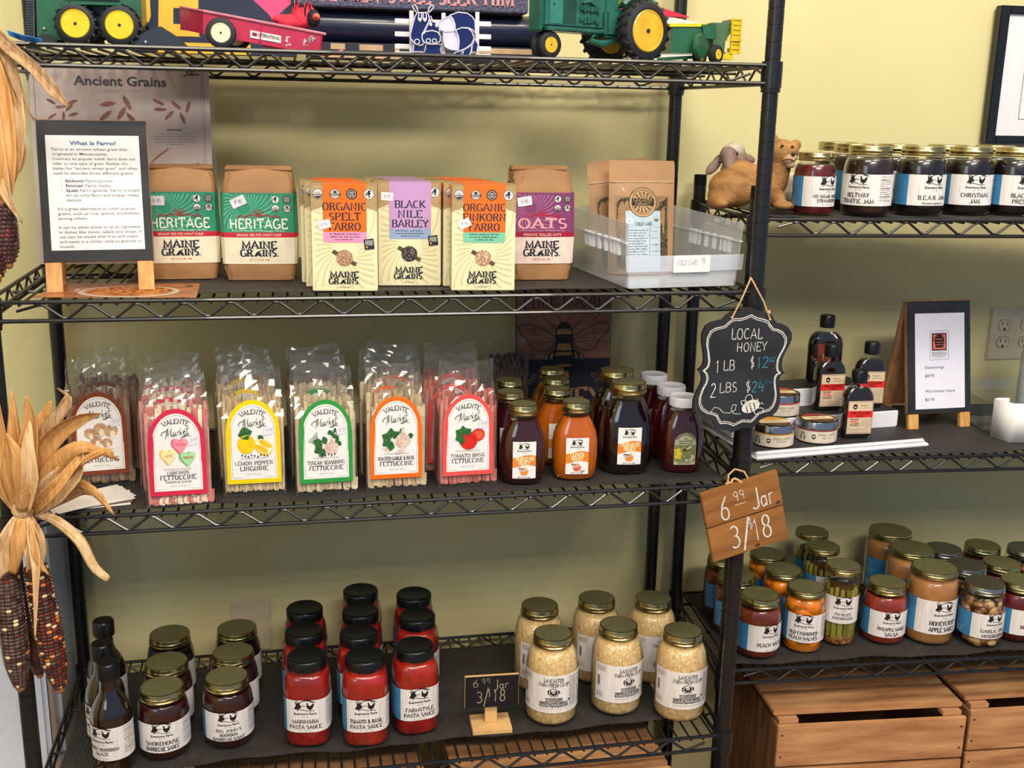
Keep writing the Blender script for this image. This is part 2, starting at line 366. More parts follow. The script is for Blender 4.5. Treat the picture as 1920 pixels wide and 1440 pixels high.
wall('ceiling', (-2.2, -4, 2.4), (-2.2, YW, 2.4), (3.6, YW, 2.4), (3.6, -4, 2.4), M('ceiling_paint', '#e2ddd0', .8))
wall('wall_left', (-2.2, -4, FLOORZ), (-2.2, YW, FLOORZ), (-2.2, YW, 2.4), (-2.2, -4, 2.4), WALLM)
mb = MB(); mb.box(-2.2, 3.6, YW-.014, YW, FLOORZ, FLOORZ+.1, M('baseboard_paint', '#d8d2c0', .5)); struct(mb.build('baseboard_back'))
def outlet(loc, gangs, lab, wid, hgt):
    t = thing('wall_outlet', lab, 'outlet', loc)
    pm = M('outlet_almond', '#cbbd9f', .45, var=.02); dk = M('outlet_slot', '#1c1814', .7)
    mb = MB(); mb.box(-wid/2, wid/2, -.006, 0, -hgt/2, hgt/2, pm, .003); mb.build('cover_plate', t)
    for gx in gangs:
        for gz in (.0195, -.0195):
            a = Art(); a.poly(arc(gx, gz, .0165, .0165, -50, 50, 6)+arc(gx, gz, .0165, .0165, 130, 230, 6), dk, 1)
            a.poly([(gx+(x-gx)*.94, gz+(y-gz)*.94) for x, y in arc(gx, gz, .0165, .0165, -50, 50, 6)+arc(gx, gz, .0165, .0165, 130, 230, 6)], pm, 2)
            a.rect(gx-.0075, gz-.001, gx-.0055, gz+.008, dk, 3); a.rect(gx+.0055, gz-.001, gx+.0075, gz+.007, dk, 3); a.ell(gx, gz-.0085, .0028, .003, dk, 3, 10)
            a.build('socket', flat(-.0064), t)
        mb = MB(); mb.lathe([(.003, 0), (.003, .001), (.001, .0016)], pm, c=(gx, -.0062, 0), axis='Y', n=12, T=Matrix.Rotation(0, 4, 'X')); mb.build('screw', t)
o = onY(1858, 576, YW); o2 = onY(1846, 674, YW)
outlet((o.x+.062, YW-.0005, (o.z+o2.z)/2), (-.026, .03), 'almond duplex outlet plate on the wall right of the seasonings sign', .124, .121)
outlet((.325, YW-.0005, -.772), (), 'dim almond cover plate low on the wall behind the barbecue sauces', .082, .115)

# picture frame on the wall at upper right
t = thing('picture_frame', 'black framed picture with white mat hanging on the yellow wall', 'picture', (0, 0, 0))
p0 = onY(1876, 10, .47); p1 = onY(1843, 268, .47); fx0 = (p0.x+p1.x)/2; W_, H_ = .5, p0.z-p1.z
o = thing  # keep name short
fm = BLACK; mb = MB()
for (a, b, c, d) in ((0, .022, 0, H_), (W_-.022, W_, 0, H_), (.022, W_-.022, 0, .016), (.022, W_-.022, H_-.016, H_)): mb.box(fx0+a, fx0+b, .462, .484, p1.z+c, p1.z+d, fm, .002)
mb.build('frame', t)
a = Art(); a.rect(.02, .014, W_-.02, H_-.014, M('mat_board', '#e9e0e4', .6, var=.01), 1); a.rect(.075, .05, W_-.075, H_-.05, INK, 2); a.rect(.0762, .0512, W_-.0762, H_-.0512, PAPER, 3)
a.build('mat_board', flat(.47, fx0, p1.z), t)

# ---------------- wire shelving ----------------
def shelf_part(root, z, P0, ux, vy, W, D, side_ends=True):
    """P0 front-left post axis, ux along the front, vy to the back"""
    def pt(a, b, c): return P0+ux*a+vy*b+Vector((0, 0, z+c))
    h = .0275
    mb = MB(); r = .0033
    for b in (-.006, D+.006):
        mb.tube([pt(.012, b, 0), pt(W-.012, b, 0)], r, BLACK, 8); mb.tube([pt(.012, b, -h), pt(W-.012, b, -h)], r, BLACK, 8)
    for a in (-.004, W+.004):
        mb.tube([pt(a, .012, 0), pt(a, D-.012, 0)], r, BLACK, 8); mb.tube([pt(a, .012, -h), pt(a, D-.012, -h)], r, BLACK, 8)
    s = mb.build('shelf_rim', root); 
    per = .0669; mb = MB()
    def zig(p, q, L):
        n = int((L-.05)/per*2); st = (L-n*per/2)/2; pts = []
        for k in range(n+1):
            f = (st+k*per/2)/L; top = k % 2 == 1
            c = p.lerp(q, f); dz = Vector((0, 0, -.0042 if top else -h+.0036)); d = (q-p).normalized()*.0045
            if 0 < k < n: pts += [c-d+dz+Vector((0, 0, -.0006 if top else .0006)), c+dz, c+d+dz+Vector((0, 0, -.0006 if top else .0006))]
            else: pts.append(c+Vector((0, 0, -.013)))
        mb.tube(pts, .0023, BLACK, 6)
    zig(pt(0, -.006, 0), pt(W, -.006, 0), W); zig(pt(0, D+.006, 0), pt(W, D+.006, 0), W)
    zig(pt(-.004, 0, 0), pt(-.004, D, 0), D); zig(pt(W+.004, 0, 0), pt(W+.004, D, 0), D)
    mb.build('zigzag_wire', s)
    mb = MB(); n = int(round((W-.04)/.0223))
    for k in range(n+1):
        a = .02+(W-.04)*k/n; mb.tube([pt(a, -.0085, -.0042), pt(a, D+.008, -.0042)], .0021, BLACK, 6)
    for b in ([D*.33, D*.66] if D > .4 else [D*.5]): mb.tube([pt(0, b, -.0085), pt(W, b, -.0085)], .0026, BLACK, 6)
    mb.build('deck_wires', s)
    for a in (0, W):
        for b in (0, D):
            mb = MB(); c = P0+ux*a+vy*b+Vector((0, 0, z))
            mb.lathe([(.0136, -.034), (.0165, -.034), (.0168, -.008), (.0165, .006), (.0136, .006)], BLACK, c=c, n=24)
            mb.lathe([(.0136, -.041), (.0152, -.041), (.0155, -.034)], BLACK, c=c, n=20)
            mb.build('corner_collar', s)
    return s
def unit(label, P0, ux, vy, W, D, zs, ztop):
    root = thing('wire_shelving_unit', label, 'shelving', P0+Vector((0, 0, FLOORZ)))
    mesh_post = None
    for a in (0, W):
        for b in (0, D):
            prof = []; z = FLOORZ+.001; k = 0
            while z < ztop-.006:
                prof += [(.0127, z), (.0127, z+.0236), (.0119, z+.0240), (.0119, z+.0250)]; z += .0254
            prof += [(.0127, z), (.0127, ztop-.003), (.0105, ztop)]
            mb = MB(); mb.lathe(prof, BLACK, c=P0+ux*a+vy*b, n=24); mb.build('post', root)
    for z in zs: shelf_part(root, z, P0, ux, vy, W, D)
    for ch in root.children:      # the parts are written in room coordinates
        ch.matrix_parent_inverse = Matrix.Translation(-root.location)
    return root
X_, Y_ = Vector((1, 0, 0)), Vector((0, 1, 0))
unit('tall black wire shelving unit holding the grains, pasta and sauces', Vector((0, 0, 0)), X_, Y_, WP, DP, (zA, zB, zC, zD), .82)
unit('lower black wire shelving unit at right holding jams, seasonings and salsa', RF, U, V, WP, DR, (zE, zF, zG), zE+.038)

# ---------------- shelf liners ----------------
def liner_mat():
    m = M('ribbed_black_liner', '#393433', .62, var=.1, scale=30); nt = m.node_tree
    if 'Wave Texture' not in nt.nodes:
        tc = nt.nodes.new('ShaderNodeTexCoord'); wv = nt.nodes.new('ShaderNodeTexWave'); wv.bands_direction = 'X'; wv.inputs['Scale'].default_value = 62; wv.inputs['Distortion'].default_value = .4
        bp = nt.nodes.new('ShaderNodeBump'); bp.inputs['Strength'].default_value = .9; bp.inputs['Distance'].default_value = .0015
        nt.links.new(tc.outputs['Object'], wv.inputs['Vector']); nt.links.new(wv.outputs['Fac'], bp.inputs['Height']); nt.links.new(bp.outputs[0], nt.nodes['Principled BSDF'].inputs['Normal'])
    return m
def liner(P0, ux, vy, a0, a1, b0, b1, z, label):
    mb = MB(); nx, ny = 60, 12; vs = []; fs = []
    for j in range(ny+1):
        for i in range(nx+1):
            a = a0+(a1-a0)*i/nx; b = b0+(b1-b0)*j/ny
            if j == 0: b += .004*math.sin(a*19+z*30)+.003*math.sin(a*47)
            dz = .0009*math.sin(a*23)*(1 if j == 0 else 0)
            vs.append(Vector((a, b, .0036+dz)))
    for j in range(ny):
        for i in range(nx): fs.append((j*(nx+1)+i, j*(nx+1)+i+1, (j+1)*(nx+1)+i+1, (j+1)*(nx+1)+i))
    mb.add(vs, fs, liner_mat()); o = mb.build('shelf_liner'); md = o.modifiers.new('s', 'SOLIDIFY'); md.thickness = .0012; md.offset = -1
    o.location = P0+Vector((0, 0, z)); o.rotation_euler.z = math.atan2(ux.y, ux.x); tag(o, label, 'shelf liner', 'ribbed black shelf liners'); return o
O_ = Vector((0, 0, 0))
liner(O_, X_, Y_, .17, 1.13, .035, .42, zB, 'ribbed black liner under the flour bags and grain boxes')
liner(O_, X_, Y_, .03, 1.15, .012, .42, zC, 'ribbed black liner under the pasta bags and honey jars')
liner(O_, X_, Y_, .02, 1.10, .055, .39, zD, 'ribbed black liner under the pasta sauce and sauerkraut jars')
liner(RF, U, V, .03, 1.15, .004, .33, zE, 'ribbed black liner under the jam jars')
liner(RF, U, V, .02, 1.15, .008, .33, zF, 'ribbed black liner under the stepped display riser')
liner(RF, U, V, .02, 1.15, .012, .33, zG, 'ribbed black liner under the salsa and pickle jars')

# ---------------- crates ----------------
CRW = M('crate_wood', '#cf9a68', .65, var=.1, scale=9, stretch=(.7, 5, 5), col2='#a06a42', bump=.35, bscale=90, ramp=(.35, .7))
CRE = M('crate_end_wood', '#a06e47', .7, var=.1, scale=9, stretch=(5, 5, .8), col2='#74492c', bump=.35, bscale=90)
NAIL = M('nail_head', '#3a2a20', .5, .5)
def crate(loc, rz, W, D, H, label, tops):
    t = thing('wooden_crate', label, 'crate', loc, rz, 'wooden crates under the shelves')
    for x in (0, W-.018):
        mb = MB(); mb.box(x, x+.018, .009, D-.009, 0, H-.02, CRE, .0015); mb.build('end_panel', t)
    n = 5; sh = (H-.012)/n
    for k in range(n):
        for y in (0, D-.009):
            mb = MB(); mb.box(-.001, W+.001, y, y+.009, k*sh+.002, (k+1)*sh-.004, CRW, .0012)
            if y == 0:
                for x in (.008, W-.008):
                    for q in (.25, .75): mb.lathe([(.0022, 0), (.0022, .0006)], NAIL, c=(x, -.0005, (k+q)*sh), axis='Y', n=8)
            mb.build('side_slat', t)
    for x in (.004, W-.044):
        mb = MB(); mb.box(x, x+.04, .011, D-.011, H-.018, H-.008, CRW, .001); mb.build('rim_batten', t)
    for (y0, y1) in tops:
        mb = MB(); mb.box(-.004, W+.002, y0, y1, H-.006, H+.004, CRW, .0015); mb.build('top_slat', t)
    mb = MB(); mb.box(.018, W-.018, .01, D-.01, .004, .012, CRE); mb.build('bottom_board', t)
    return t
o = Vector((1.336, .092, 0))
CH = .49
crate((o.x, o.y, -.858-CH), PSI-.01, .388, .30, CH, 'wooden crate with open slatted top under the salsa shelf, nearer the tall unit', ((.022, .098), (.104, .188), (.196, .28)))
o = o+U*.408+V*.012
crate((o.x, o.y, -.855-CH), PSI+.01, .388, .30, CH, 'wooden crate cut off by the right edge of the photo', ((.022, .098), (.104, .188), (.196, .28)))
crate((.69, -.15, -.875-CH), 0, .388, .33, CH, 'wooden crate in front below the sauerkraut jars', ((.022, .15), (.16, .23), (.24, .31)))
crate((.24, -.1, -.885-CH), .02, .40, .31, CH, 'shadowed wooden crate below the pasta sauce jars', ((.022, .10), (.11, .19), (.2, .29)))

# white appliance-like cabinet at the left edge
wc = thing('white_cabinet', 'glossy white cabinet standing at the left behind the corn', 'cabinet', (-.36, .30, FLOORZ))
wm = M('white_enamel', '#d4dbea', .25, var=.02); mb = MB(); mb.box(-.3, .342, 0, .17, .03, .985, wm, .006); mb.build('cabinet_body', wc)
mb = MB(); mb.box(-.3, .324, -.03, -.004, .04, .975, wm, .008); mb.build('cabinet_door', wc)
mb = MB(); mb.box(.326, .336, -.024, -.0, .04, .98, M('chrome_trim', '#b9bfc8', .2, 1), .002); mb.build('edge_trim', wc)
# ---------------- jars ----------------
def bull_logo(a, cx, cy, s, L=3):
    """farm emblem: bull head, pig outline and hen under a roof line; s = width"""
    k = s/10
    def P(pts): return [(cx+(x-5)*k, cy+y*k) for x, y in pts]
    a.poly(P([(0, 1.6), (.5, 1.1), (1.1, 1.3), (1.7, 1.0), (2.4, 1.6), (3.4, 2.2), (3.0, 3.2), (2.6, 4.0), (3.2, 4.6), (2.4, 4.7), (1.9, 4.3), (1.3, 4.2), (.5, 4.4), (.9, 3.7), (.7, 2.8)]), INK, L)
    for p in ([(1.2, 4.2), (.7, 5.0), (.6, 6.0)], [(2.1, 4.4), (1.5, 5.3), (1.3, 6.6)]): a.line(P(p), k*.5, INK, L, f=lambda t: 1-.75*t)
    a.line(P([(2.6, 4.8), (4, 5.4), (5.6, 5.7), (7.4, 5.5), (9.8, 4.6), (8.4, 4.9), (7, 4.9)]), k*.42, INK, L, f=lambda t: .5+.8*math.sin(PI*t))
    a.line(P([(1.2, .7), (3, 1.3), (4.4, .9), (6, .5), (9.2, .45)]), k*.28, INK, L)
    a.line(P([(3.2, 3.2), (4.0, 2.6), (4.6, 3.2), (5.2, 2.6)]), k*.2, INK, L)
    a.poly(P([(5.6, 4.4), (5.9, 3.6), (5.7, 2.6), (6.2, 1.5), (7.1, 1.1), (7.2, .6), (7.6, .6), (7.6, 1.1), (8.4, 1.6), (8.8, 2.6), (9.1, 3.8), (8.6, 4.4), (8.0, 3.4), (7.2, 2.9), (6.6, 3.3), (6.4, 4.2), (6.0, 4.6)]), INK, L)
SIDE = ('Superior', 'Products', 'through', 'Sustainable', 'Practices')
def farm_label(lines, h, arc_l=.20, c=.1, th=.0070, sub=None, blue=.053):
    a = Art(); x0 = -c; x1 = arc_l-c
    a.rect(x0+blue, 0, x1, h, LABW, 1, nx=30); a.rect(x0, 0, x0+blue, h, LABB, 1, nx=10)
    r = random.Random(3)
    for k in range(12):
        x = x0+blue+(arc_l-blue)*(k+.5)/12+r.uniform(-.003, .003); y = r.uniform(0, h*.5); a.rect(x, y, x+.0004, y+h*r.uniform(.3, .5), LABG, 2)
    for k, t in enumerate(SIDE): a.font(t, x0+.006, h*.86-k*.0068, .0031, LABT, 'l', 2, .02)
    for k in range(5): a.words(x0+.006, x0+.036, h*.28-k*.0032, .0016, LABT, 2, k)
    f = h/.056
    bull_logo(a, 0, h*.65, .036*f**.5, 3)
    a.font('Evermore Farm', 0, h*.555, .0044*f**.5, INK, 'c', 3, .025, wid=.037*f**.5)
    a.text('EST. 1780', 0, h*.475, .0021, INK, 'thin')
    n = len(lines); th *= (1 if n < 3 else .78); y = h*(.40 if n < 3 else .43)-th
    if n == 1: y = h*.2
    for t in lines:
        a.text(t, 0, y, th, INK, 'slab', wid=min(.056, len(t)*th*.80)); y -= th*1.5
    if sub:
        for t in sub: a.font(t, 0, y+.003, .0026, INK, 'c', 3, .02, wid=.04); y -= .0045
    a.text('NET WT. 16OZ (454G)', 0, h*.05, .0018, INK, 'thin', wid=.024)
    xn = .038
    a.text('NUTRITION FACTS', xn+.011, h-.005, .0022, INK, 'thin', wid=.024)
    for k in range(11):
        y = h-.009-k*(h-.014)/11
        if k % 4 == 1: a.rect(xn, y+.003, xn+.024, y+.0036, INK, 2, nx=3)
        a.words(xn, xn+(.024 if k % 3 else .016), y, .0016, INK, 2, k+50)
    return a
def ring_lid(mb, R, z, h, top, side, n=44, disc=True):
    """two-piece metal lid with a rolled rim"""
    mb.lathe([(R*.955, z), (R+.0006, z+.0004), (R+.001, z+h*.14), (R-.0004, z+h*.22), (R-.0002, z+h*.42), (R+.0007, z+h*.50), (R-.0003, z+h*.6), (R-.0001, z+h*.86), (R-.0008, z+h*.97), (R-.003, z+h)], side, n=n, cap=False)
    mb.lathe([(R-.003, z+h), (R-.0055, z+h-.0008), (R-.009, z+h-.0014), (R*.5, z+h-.0012), (R*.45, z+h-.0006), (R*.3, z+h-.0006), (.0005, z+h-.0008)], top, n=n, cap=True)
PROTO = {}
def content_mat(name, c1, c2, scale=40, rough=.3, bump=.2, bs=120, stretch=(1, 1, 1), sss=0, dist=0): return M(name, c1, rough, 0, scale=scale, col2=c2, bump=bump, bscale=bs, stretch=stretch, sss=sss, distort=dist, coat=.3)
def body_prof(R, H, neck, base=.006, shz=.62, inset=0, thk=0):
    """round shouldered jar: bottom .. neck"""
    zt = H
    p = [(R*.55-inset, .0008+inset), (R-base-inset, .0006+inset), (R-base*.35-inset, base*.35+inset), (R-inset, base+inset), (R-inset, H*shz)]
    for k in range(1, 7):
        a = k/6*PI/2; p.append((neck+(R-neck)*(math.cos(a)**.9 if a < PI/2 else 0)-inset, H*shz+(H*.93-H*shz)*math.sin(a)))
    p.append((neck-inset, zt)); return p
def make_jar(key, R, H, lidR, lidh, cmat, label, lab_z, sec=(1, 1, 2), shz=.62, lid=(BRASS, GOLD), fill=.9, base=.006, kind='mason', extra=None, labsec=None, rot=0):
    t = empty('jar', (0, 0, -50)); neck = lidR-.0025; Hb = H-lidh*.75
    mb = MB(); mb.lathe(body_prof(R, Hb, neck, base, shz), GLASS, sec=sec, n=52); mb.build('glass_body', t)
    if cmat:
        pr = [q for q in body_prof(R, Hb, neck, base, shz, .0011)]; zf = Hb*fill; out = []
        for i, (r, z) in enumerate(pr):
            if z <= zf: out.append((r, z))
            else:
                r0, z0 = pr[i-1]; f = (zf-z0)/(z-z0) if z > z0 else 0; out.append((r0+(r-r0)*f, zf)); break
        out.append((.001, zf)); mb = MB(); mb.lathe(out, cmat, sec=sec, n=44); mb.build('contents', t)
    if extra: extra(t, R, Hb)
    mb = MB()
    if kind == 'plastic':
        mb.lathe([(lidR*.9, H-lidh), (lidR, H-lidh), (lidR+.0003, H-.003), (lidR-.0015, H-.0006), (lidR-.004, H), (lidR-.006, H-.001), (.001, H-.0012)], lid[0], n=44)
    elif kind == 'screw':
        pr = [(lidR*.9, H-lidh), (lidR, H-lidh)]
        for k in range(6): z = H-lidh+(k+.5)*lidh*.14; pr += [(lidR-.0004, z), (lidR, z+.0006)]
        pr += [(lidR, H-.003), (lidR-.0012, H-.0006), (lidR-.003, H), (.001, H)]; mb.lathe(pr, lid[0], n=44)
    else: ring_lid(mb, lidR, H-lidh, lidh, *lid)
    mb.build('lid', t)
    if label:
        for i, (a, z, s) in enumerate(label if isinstance(label, list) else [(label, lab_z, sec)]):
            a.build('label', wrapper(R+.0002, s, z), t)
    PROTO[key] = t; return t
def place(key, name, lab, cat, x, y, z, rz=0, group=None, tilt=0):
    o = copy_tree(PROTO[key]); o.name = name; o.location = (x, y, z); o.rotation_euler = (tilt, 0, rz); return tag(o, lab, cat, group)
def drop_protos():
    for t in PROTO.values():
        for c in list(t.children_recursive)+[t]: bpy.data.objects.remove(c)
    PROTO.clear()

SALSA_R = content_mat('tomato_sauce', '#ad2014', '#82160d', 26, .35, .15, 60)
MARI = content_mat('marinara_sauce', '#a01a14', '#76110c', 20, .35, .12, 50)
BBQ = content_mat('barbecue_sauce', '#3a100c', '#280b08', 20, .3, 0)
DARK = content_mat('dark_jam', '#1a0d10', '#0e0709', 30, .3, .1); DARK2 = content_mat('brown_jam', '#2e1612', '#1c0c0a', 30, .3, .1)
STRAW = content_mat('strawberry_jam', '#641318', '#450c10', 30, .3, .2)
PSAL = content_mat('peach_salsa_fill', '#7c3218', '#5c1e0e', 35, .35, .3, 90); MSAL = content_mat('mango_salsa_fill', '#983020', '#742416', 35, .35, .3, 90)
APPL = content_mat('apple_sauce_fill', '#b37c48', '#9f6939', 50, .4, .15, 150)
KRAUT = content_mat('sauerkraut_shreds', '#ecd29a', '#c39a5e', 75, .45, .7, 130, (1, 1, .8), sss=.25, dist=3)
HDARK = M('wildflower_honey', '#3c0a0e', .12, coat=.5, var=.02, trans=.25); HAMB = M('clover_honey', '#dc6f08', .1, trans=.35, var=.02, ior=1.42, coat=.5, sss=.4)
HVD = M('dark_wildflower_honey', '#16060b', .12, coat=.5, var=.02); HRED = M('raw_honey', '#4c0e0c', .12, trans=.3, var=.02, coat=.5)
R16 = (.0430, .1215, .0372, .0165)
def pint(key, cm, lines, **k):
    sub = k.pop('sub', None); make_jar(key, R16[0], R16[1], R16[2], R16[3], cm, farm_label(lines, .054, sub=sub), .019, shz=.66, base=.008, **k)
pint('smoke', BBQ, ['SMOKEHOUSE', 'BARBECUE SAUCE']); pint('john', BBQ, ["BIG JOHN'S", 'BOURBON', 'BARBECUE SAUCE'])
pint('beltway', DARK2, ['BELTWAY', 'TRAFFIC JAM']); pint('bear', DARK, ['B.E.A.R. JAM'], sub=['Blackberry, Elderberry', 'Apple, Red Raspberry']); pint('xmas', DARK, ['CHRISTMAS', 'JAM']); pint('blackb', DARK, ['BLACKBERRY', 'PRESERVES'])
pint('psalsa', PSAL, ['PEACH SALSA']); pint('pmsalsa', MSAL, ['PINEAPPLE MANGO', 'SALSA']); pint('bsalsa', STRAW, ['BLACKBERRY', 'SALSA'])
make_jar('straw', .0362, .108, .0305, .0145, STRAW, farm_label(['NO SUGAR ADDED', 'STRAWBERRY'], .052, .175, .1, .0052), .016, shz=.68, base=.006)
SQ = (1, 1, 2.9)
for k, cm, ln in (('marinara', MARI, ['MARINARA', 'PASTA SAUCE']), ('tombasil', SALSA_R, ['TOMATO & BASIL', 'PASTA SAUCE']), ('farmstyle', SALSA_R, ['FARMSTYLE', 'PASTA SAUCE'])):
    make_jar(k, .0405, .161, .0345, .0195, cm, farm_label(ln, .062, .185, .088), .033, sec=SQ, shz=.72, base=.008, lid=(BLID, BLID), kind='plastic', fill=.99)
make_jar('apple', .0490, .153, .0445, .0125, APPL, farm_label(['HONEYCRISP', 'APPLE SAUCE'], .071, .215, .11, .0090), .028, shz=.78, base=.01, fill=.97)

def bits(fn):
    def ex(t, R, H):
        mb = MB(); fn(mb, R, H); mb.build('food_pieces', t)['kind'] = 'stuff'
    return ex
def asparagus(mb, R, H):
    g1 = M('asparagus_green', '#8f8736', .4, var=.12, scale=50); g2 = M('asparagus_dark', '#6e6828', .5); r = random.Random(4)
    for k in range(15):
        a = 2*PI*k/15; rr = R-.0070; x, y = rr*math.cos(a), rr*math.sin(a); top = H*.80+r.uniform(-.008, .006)
        mb.tube([(x, y, .018), (x*1.01, y*1.01, H*.4), (x, y, top)], [.0058, .0056, .0042], g1 if k % 4 else g2, 8)
    mb.lathe([(R*.5, .003), (R-.003, .006), (R-.0016, .012), (R-.003, .02), (R*.6, .023), (.001, .022)], M('pickling_spice', '#a5763a', .7, col2='#5a1c14', scale=170, bump=.8), n=28)
def peaches(mb, R, H):
    m = M('peach_flesh', '#ee8a14', .3, var=.1, scale=20, col2='#d86c08', sss=.1, coat=.3); r = random.Random(9)
    for z in (.022, .052, .082, .098):
        for k in range(4):
            a = 2*PI*k/4+z*37; rr = R-.0235; mb.ball((rr*math.cos(a), rr*math.sin(a), min(z, H*.8)), (.0225, .0225, .021), m, 14, 9)
def mushrooms(mb, R, H):
    m1 = M('pickled_mushroom', '#966a3a', .35, var=.2, scale=60, col2='#66421f', coat=.3); m2 = M('garlic_clove', '#b89a66', .35); r = random.Random(2)
    for k in range(80):
        a = r.uniform(0, 2*PI); z = r.uniform(.008, H*.83); s = r.uniform(.009, .014); rr = (R-.0018 if z < H*.66 else R*.86)-s
        mb.ball((rr*math.cos(a), rr*math.sin(a), z), (s, s, s*r.uniform(.6, 1)), m1 if r.random() < .9 else m2, 10, 6)
    mb.ball((.004, -R+.009, .010), (.011, .007, .007), m2, 12, 8)
BRINE = M('amber_brine', '#4c3014', .15, var=.1); BRP = M('peach_syrup', '#b0620c', .12, var=.03, coat=.5)
def core(m, inset):
    def f(t, R, H):
        mb = MB(); mb.lathe([(R-inset, .004), (R-inset, H*.82), (.001, H*.83)], m, n=24); mb.build('brine', t)
    return f
def both(f, g):
    def h(*a): f(*a); g(*a)
    return h
make_jar('asparagus', .0345, .164, .0342, .0125, None, farm_label(['PICKLED', 'ASPARAGUS'], .056, .16, .095, .0056), .052, shz=.86, base=.007, extra=both(bits(asparagus), core(BRINE, .012)))
make_jar('peach', .0402, .128, .0372, .0115, None, farm_label(['OLD FASHIONED', 'PEACH HALVES'], .058, .19, .088), .026, shz=.74, base=.012, extra=both(bits(peaches), core(BRP, .0042)))
make_jar('garlic', .0435, .1265, .0385, .0155, None, farm_label(['GARLIC DILL', 'MUSHROOMS'], .052, .2, .1), .023, shz=.68, base=.008, lid=(SILV, SILV), extra=both(bits(mushrooms), core(BRINE, .012)))

# sauerkraut quart
def kraut_label():
    a = Art(); W_, H_ = .150, .075; a.rect(-W_*.42, 0, W_*.58, H_, LABW, 1, nx=26)
    a.text('LANCASTER', .004, .0615, .0070, INK, 'sans', wid=.036); a.text('FARM FRESH CO-OP', .005, .0525, .0070, INK, 'sans', wid=.056)
    r = random.Random(6); cx, cy = .004, .0415
    a.poly([(cx+.0115*q*math.cos(2*PI*k/26), cy+.0085*q*math.sin(2*PI*k/26)) for k in range(26) for q in [r.uniform(.8, 1.1)]], GREENK, 2)
    for k in range(9):
        t = k/9*2*PI; a.line(arc(cx+.002*math.cos(t), cy+.002*math.sin(t), .006, .005, math.degrees(t)-40, math.degrees(t)+60, 6), .0009, LABW, 3)
    a.ell(cx, cy+.001, .0035, .003, LABG, 3)
    a.line([(cx, .034), (cx, .0305)], .0006, INK, 2)
    for t, y, hh, wd in (('ORGANIC', .0235, .0062, .032), ('SAUERKRAUT', .0125, .0090, .054)):
        n = len(t); x0 = cx+.001-wd/2
        for k, ch in enumerate(t):
            x = x0+wd*k/n; a.rect(x+.0002, y-.0006+(.0004 if k % 2 else 0), x+wd/n-.0004, y+hh+.0006, INK, 2); a.text(ch, x+wd/n/2, y+hh*.12, hh*.76, LABW, 'sans', L=3, wid=wd/n*.62)
    a.text('FERMENTED AFTER PICKING - NET WT 32 OZ', cx+.002, .0072, .0018, INK, 'thin', wid=.054)
    for k in range(4): a.words(-.060, -.040, .069-k*.0026, .0015, INK, 2, k); a.words(-.060, -.044, .016-k*.0026, .0015, INK, 2, k+9)
    for k in range(16):
        y = .030+k*.0013; a.rect(-.058, y, -.052, y+(.0009 if k % 3 else .0005), INK, 2)
    for k in range(26): a.words(.035, .052, .068-k*.0023, .0014, GREENK, 2, k+20)
    for k in range(26): a.words(.056, .083, .068-k*.0023, .0014, LABB, 2, k+60)
    a.ell(.0345, .0245, .0022, .0022, INK, 2, 12)
    return a
make_jar('kraut', .0480, .168, .0358, .0175, KRAUT, kraut_label(), .032, shz=.64, base=.012, fill=.95)

# sauce bottles
def bottle_proto():
    t = empty('bottle', (0, 0, -50)); R = .0325; g = M('bottle_dark_sauce', '#170d0b', .12, coat=.6)
    pr = [(R*.6, .001), (R-.003, .001), (R, .006), (R, .098), (R-.002, .112), (R-.008, .126), (.0165, .140), (.0150, .150), (.0150, .178)]
    mb = MB(); mb.lathe([(r+.0006, z) for r, z in pr], GLASS, n=40); mb.build('glass_body', t)
    mb = MB(); mb.lathe(pr[:-1]+[(.013, .17), (.001, .171)], g, n=36); mb.build('contents', t)
    mb = MB(); mb.lathe([(.0155, .166), (.0185, .167), (.0188, .172), (.0186, .192), (.0165, .1945), (.001, .1948)], BLID, n=32); mb.build('cap', t)
    farm_label(['HONEY BOURBON', 'GLAZE'], .060, .150, .078, .0056, blue=.036).build('label', wrapper(R+.0009, (1, 1, 2), .030), t)
    PROTO['glaze'] = t
bottle_proto()

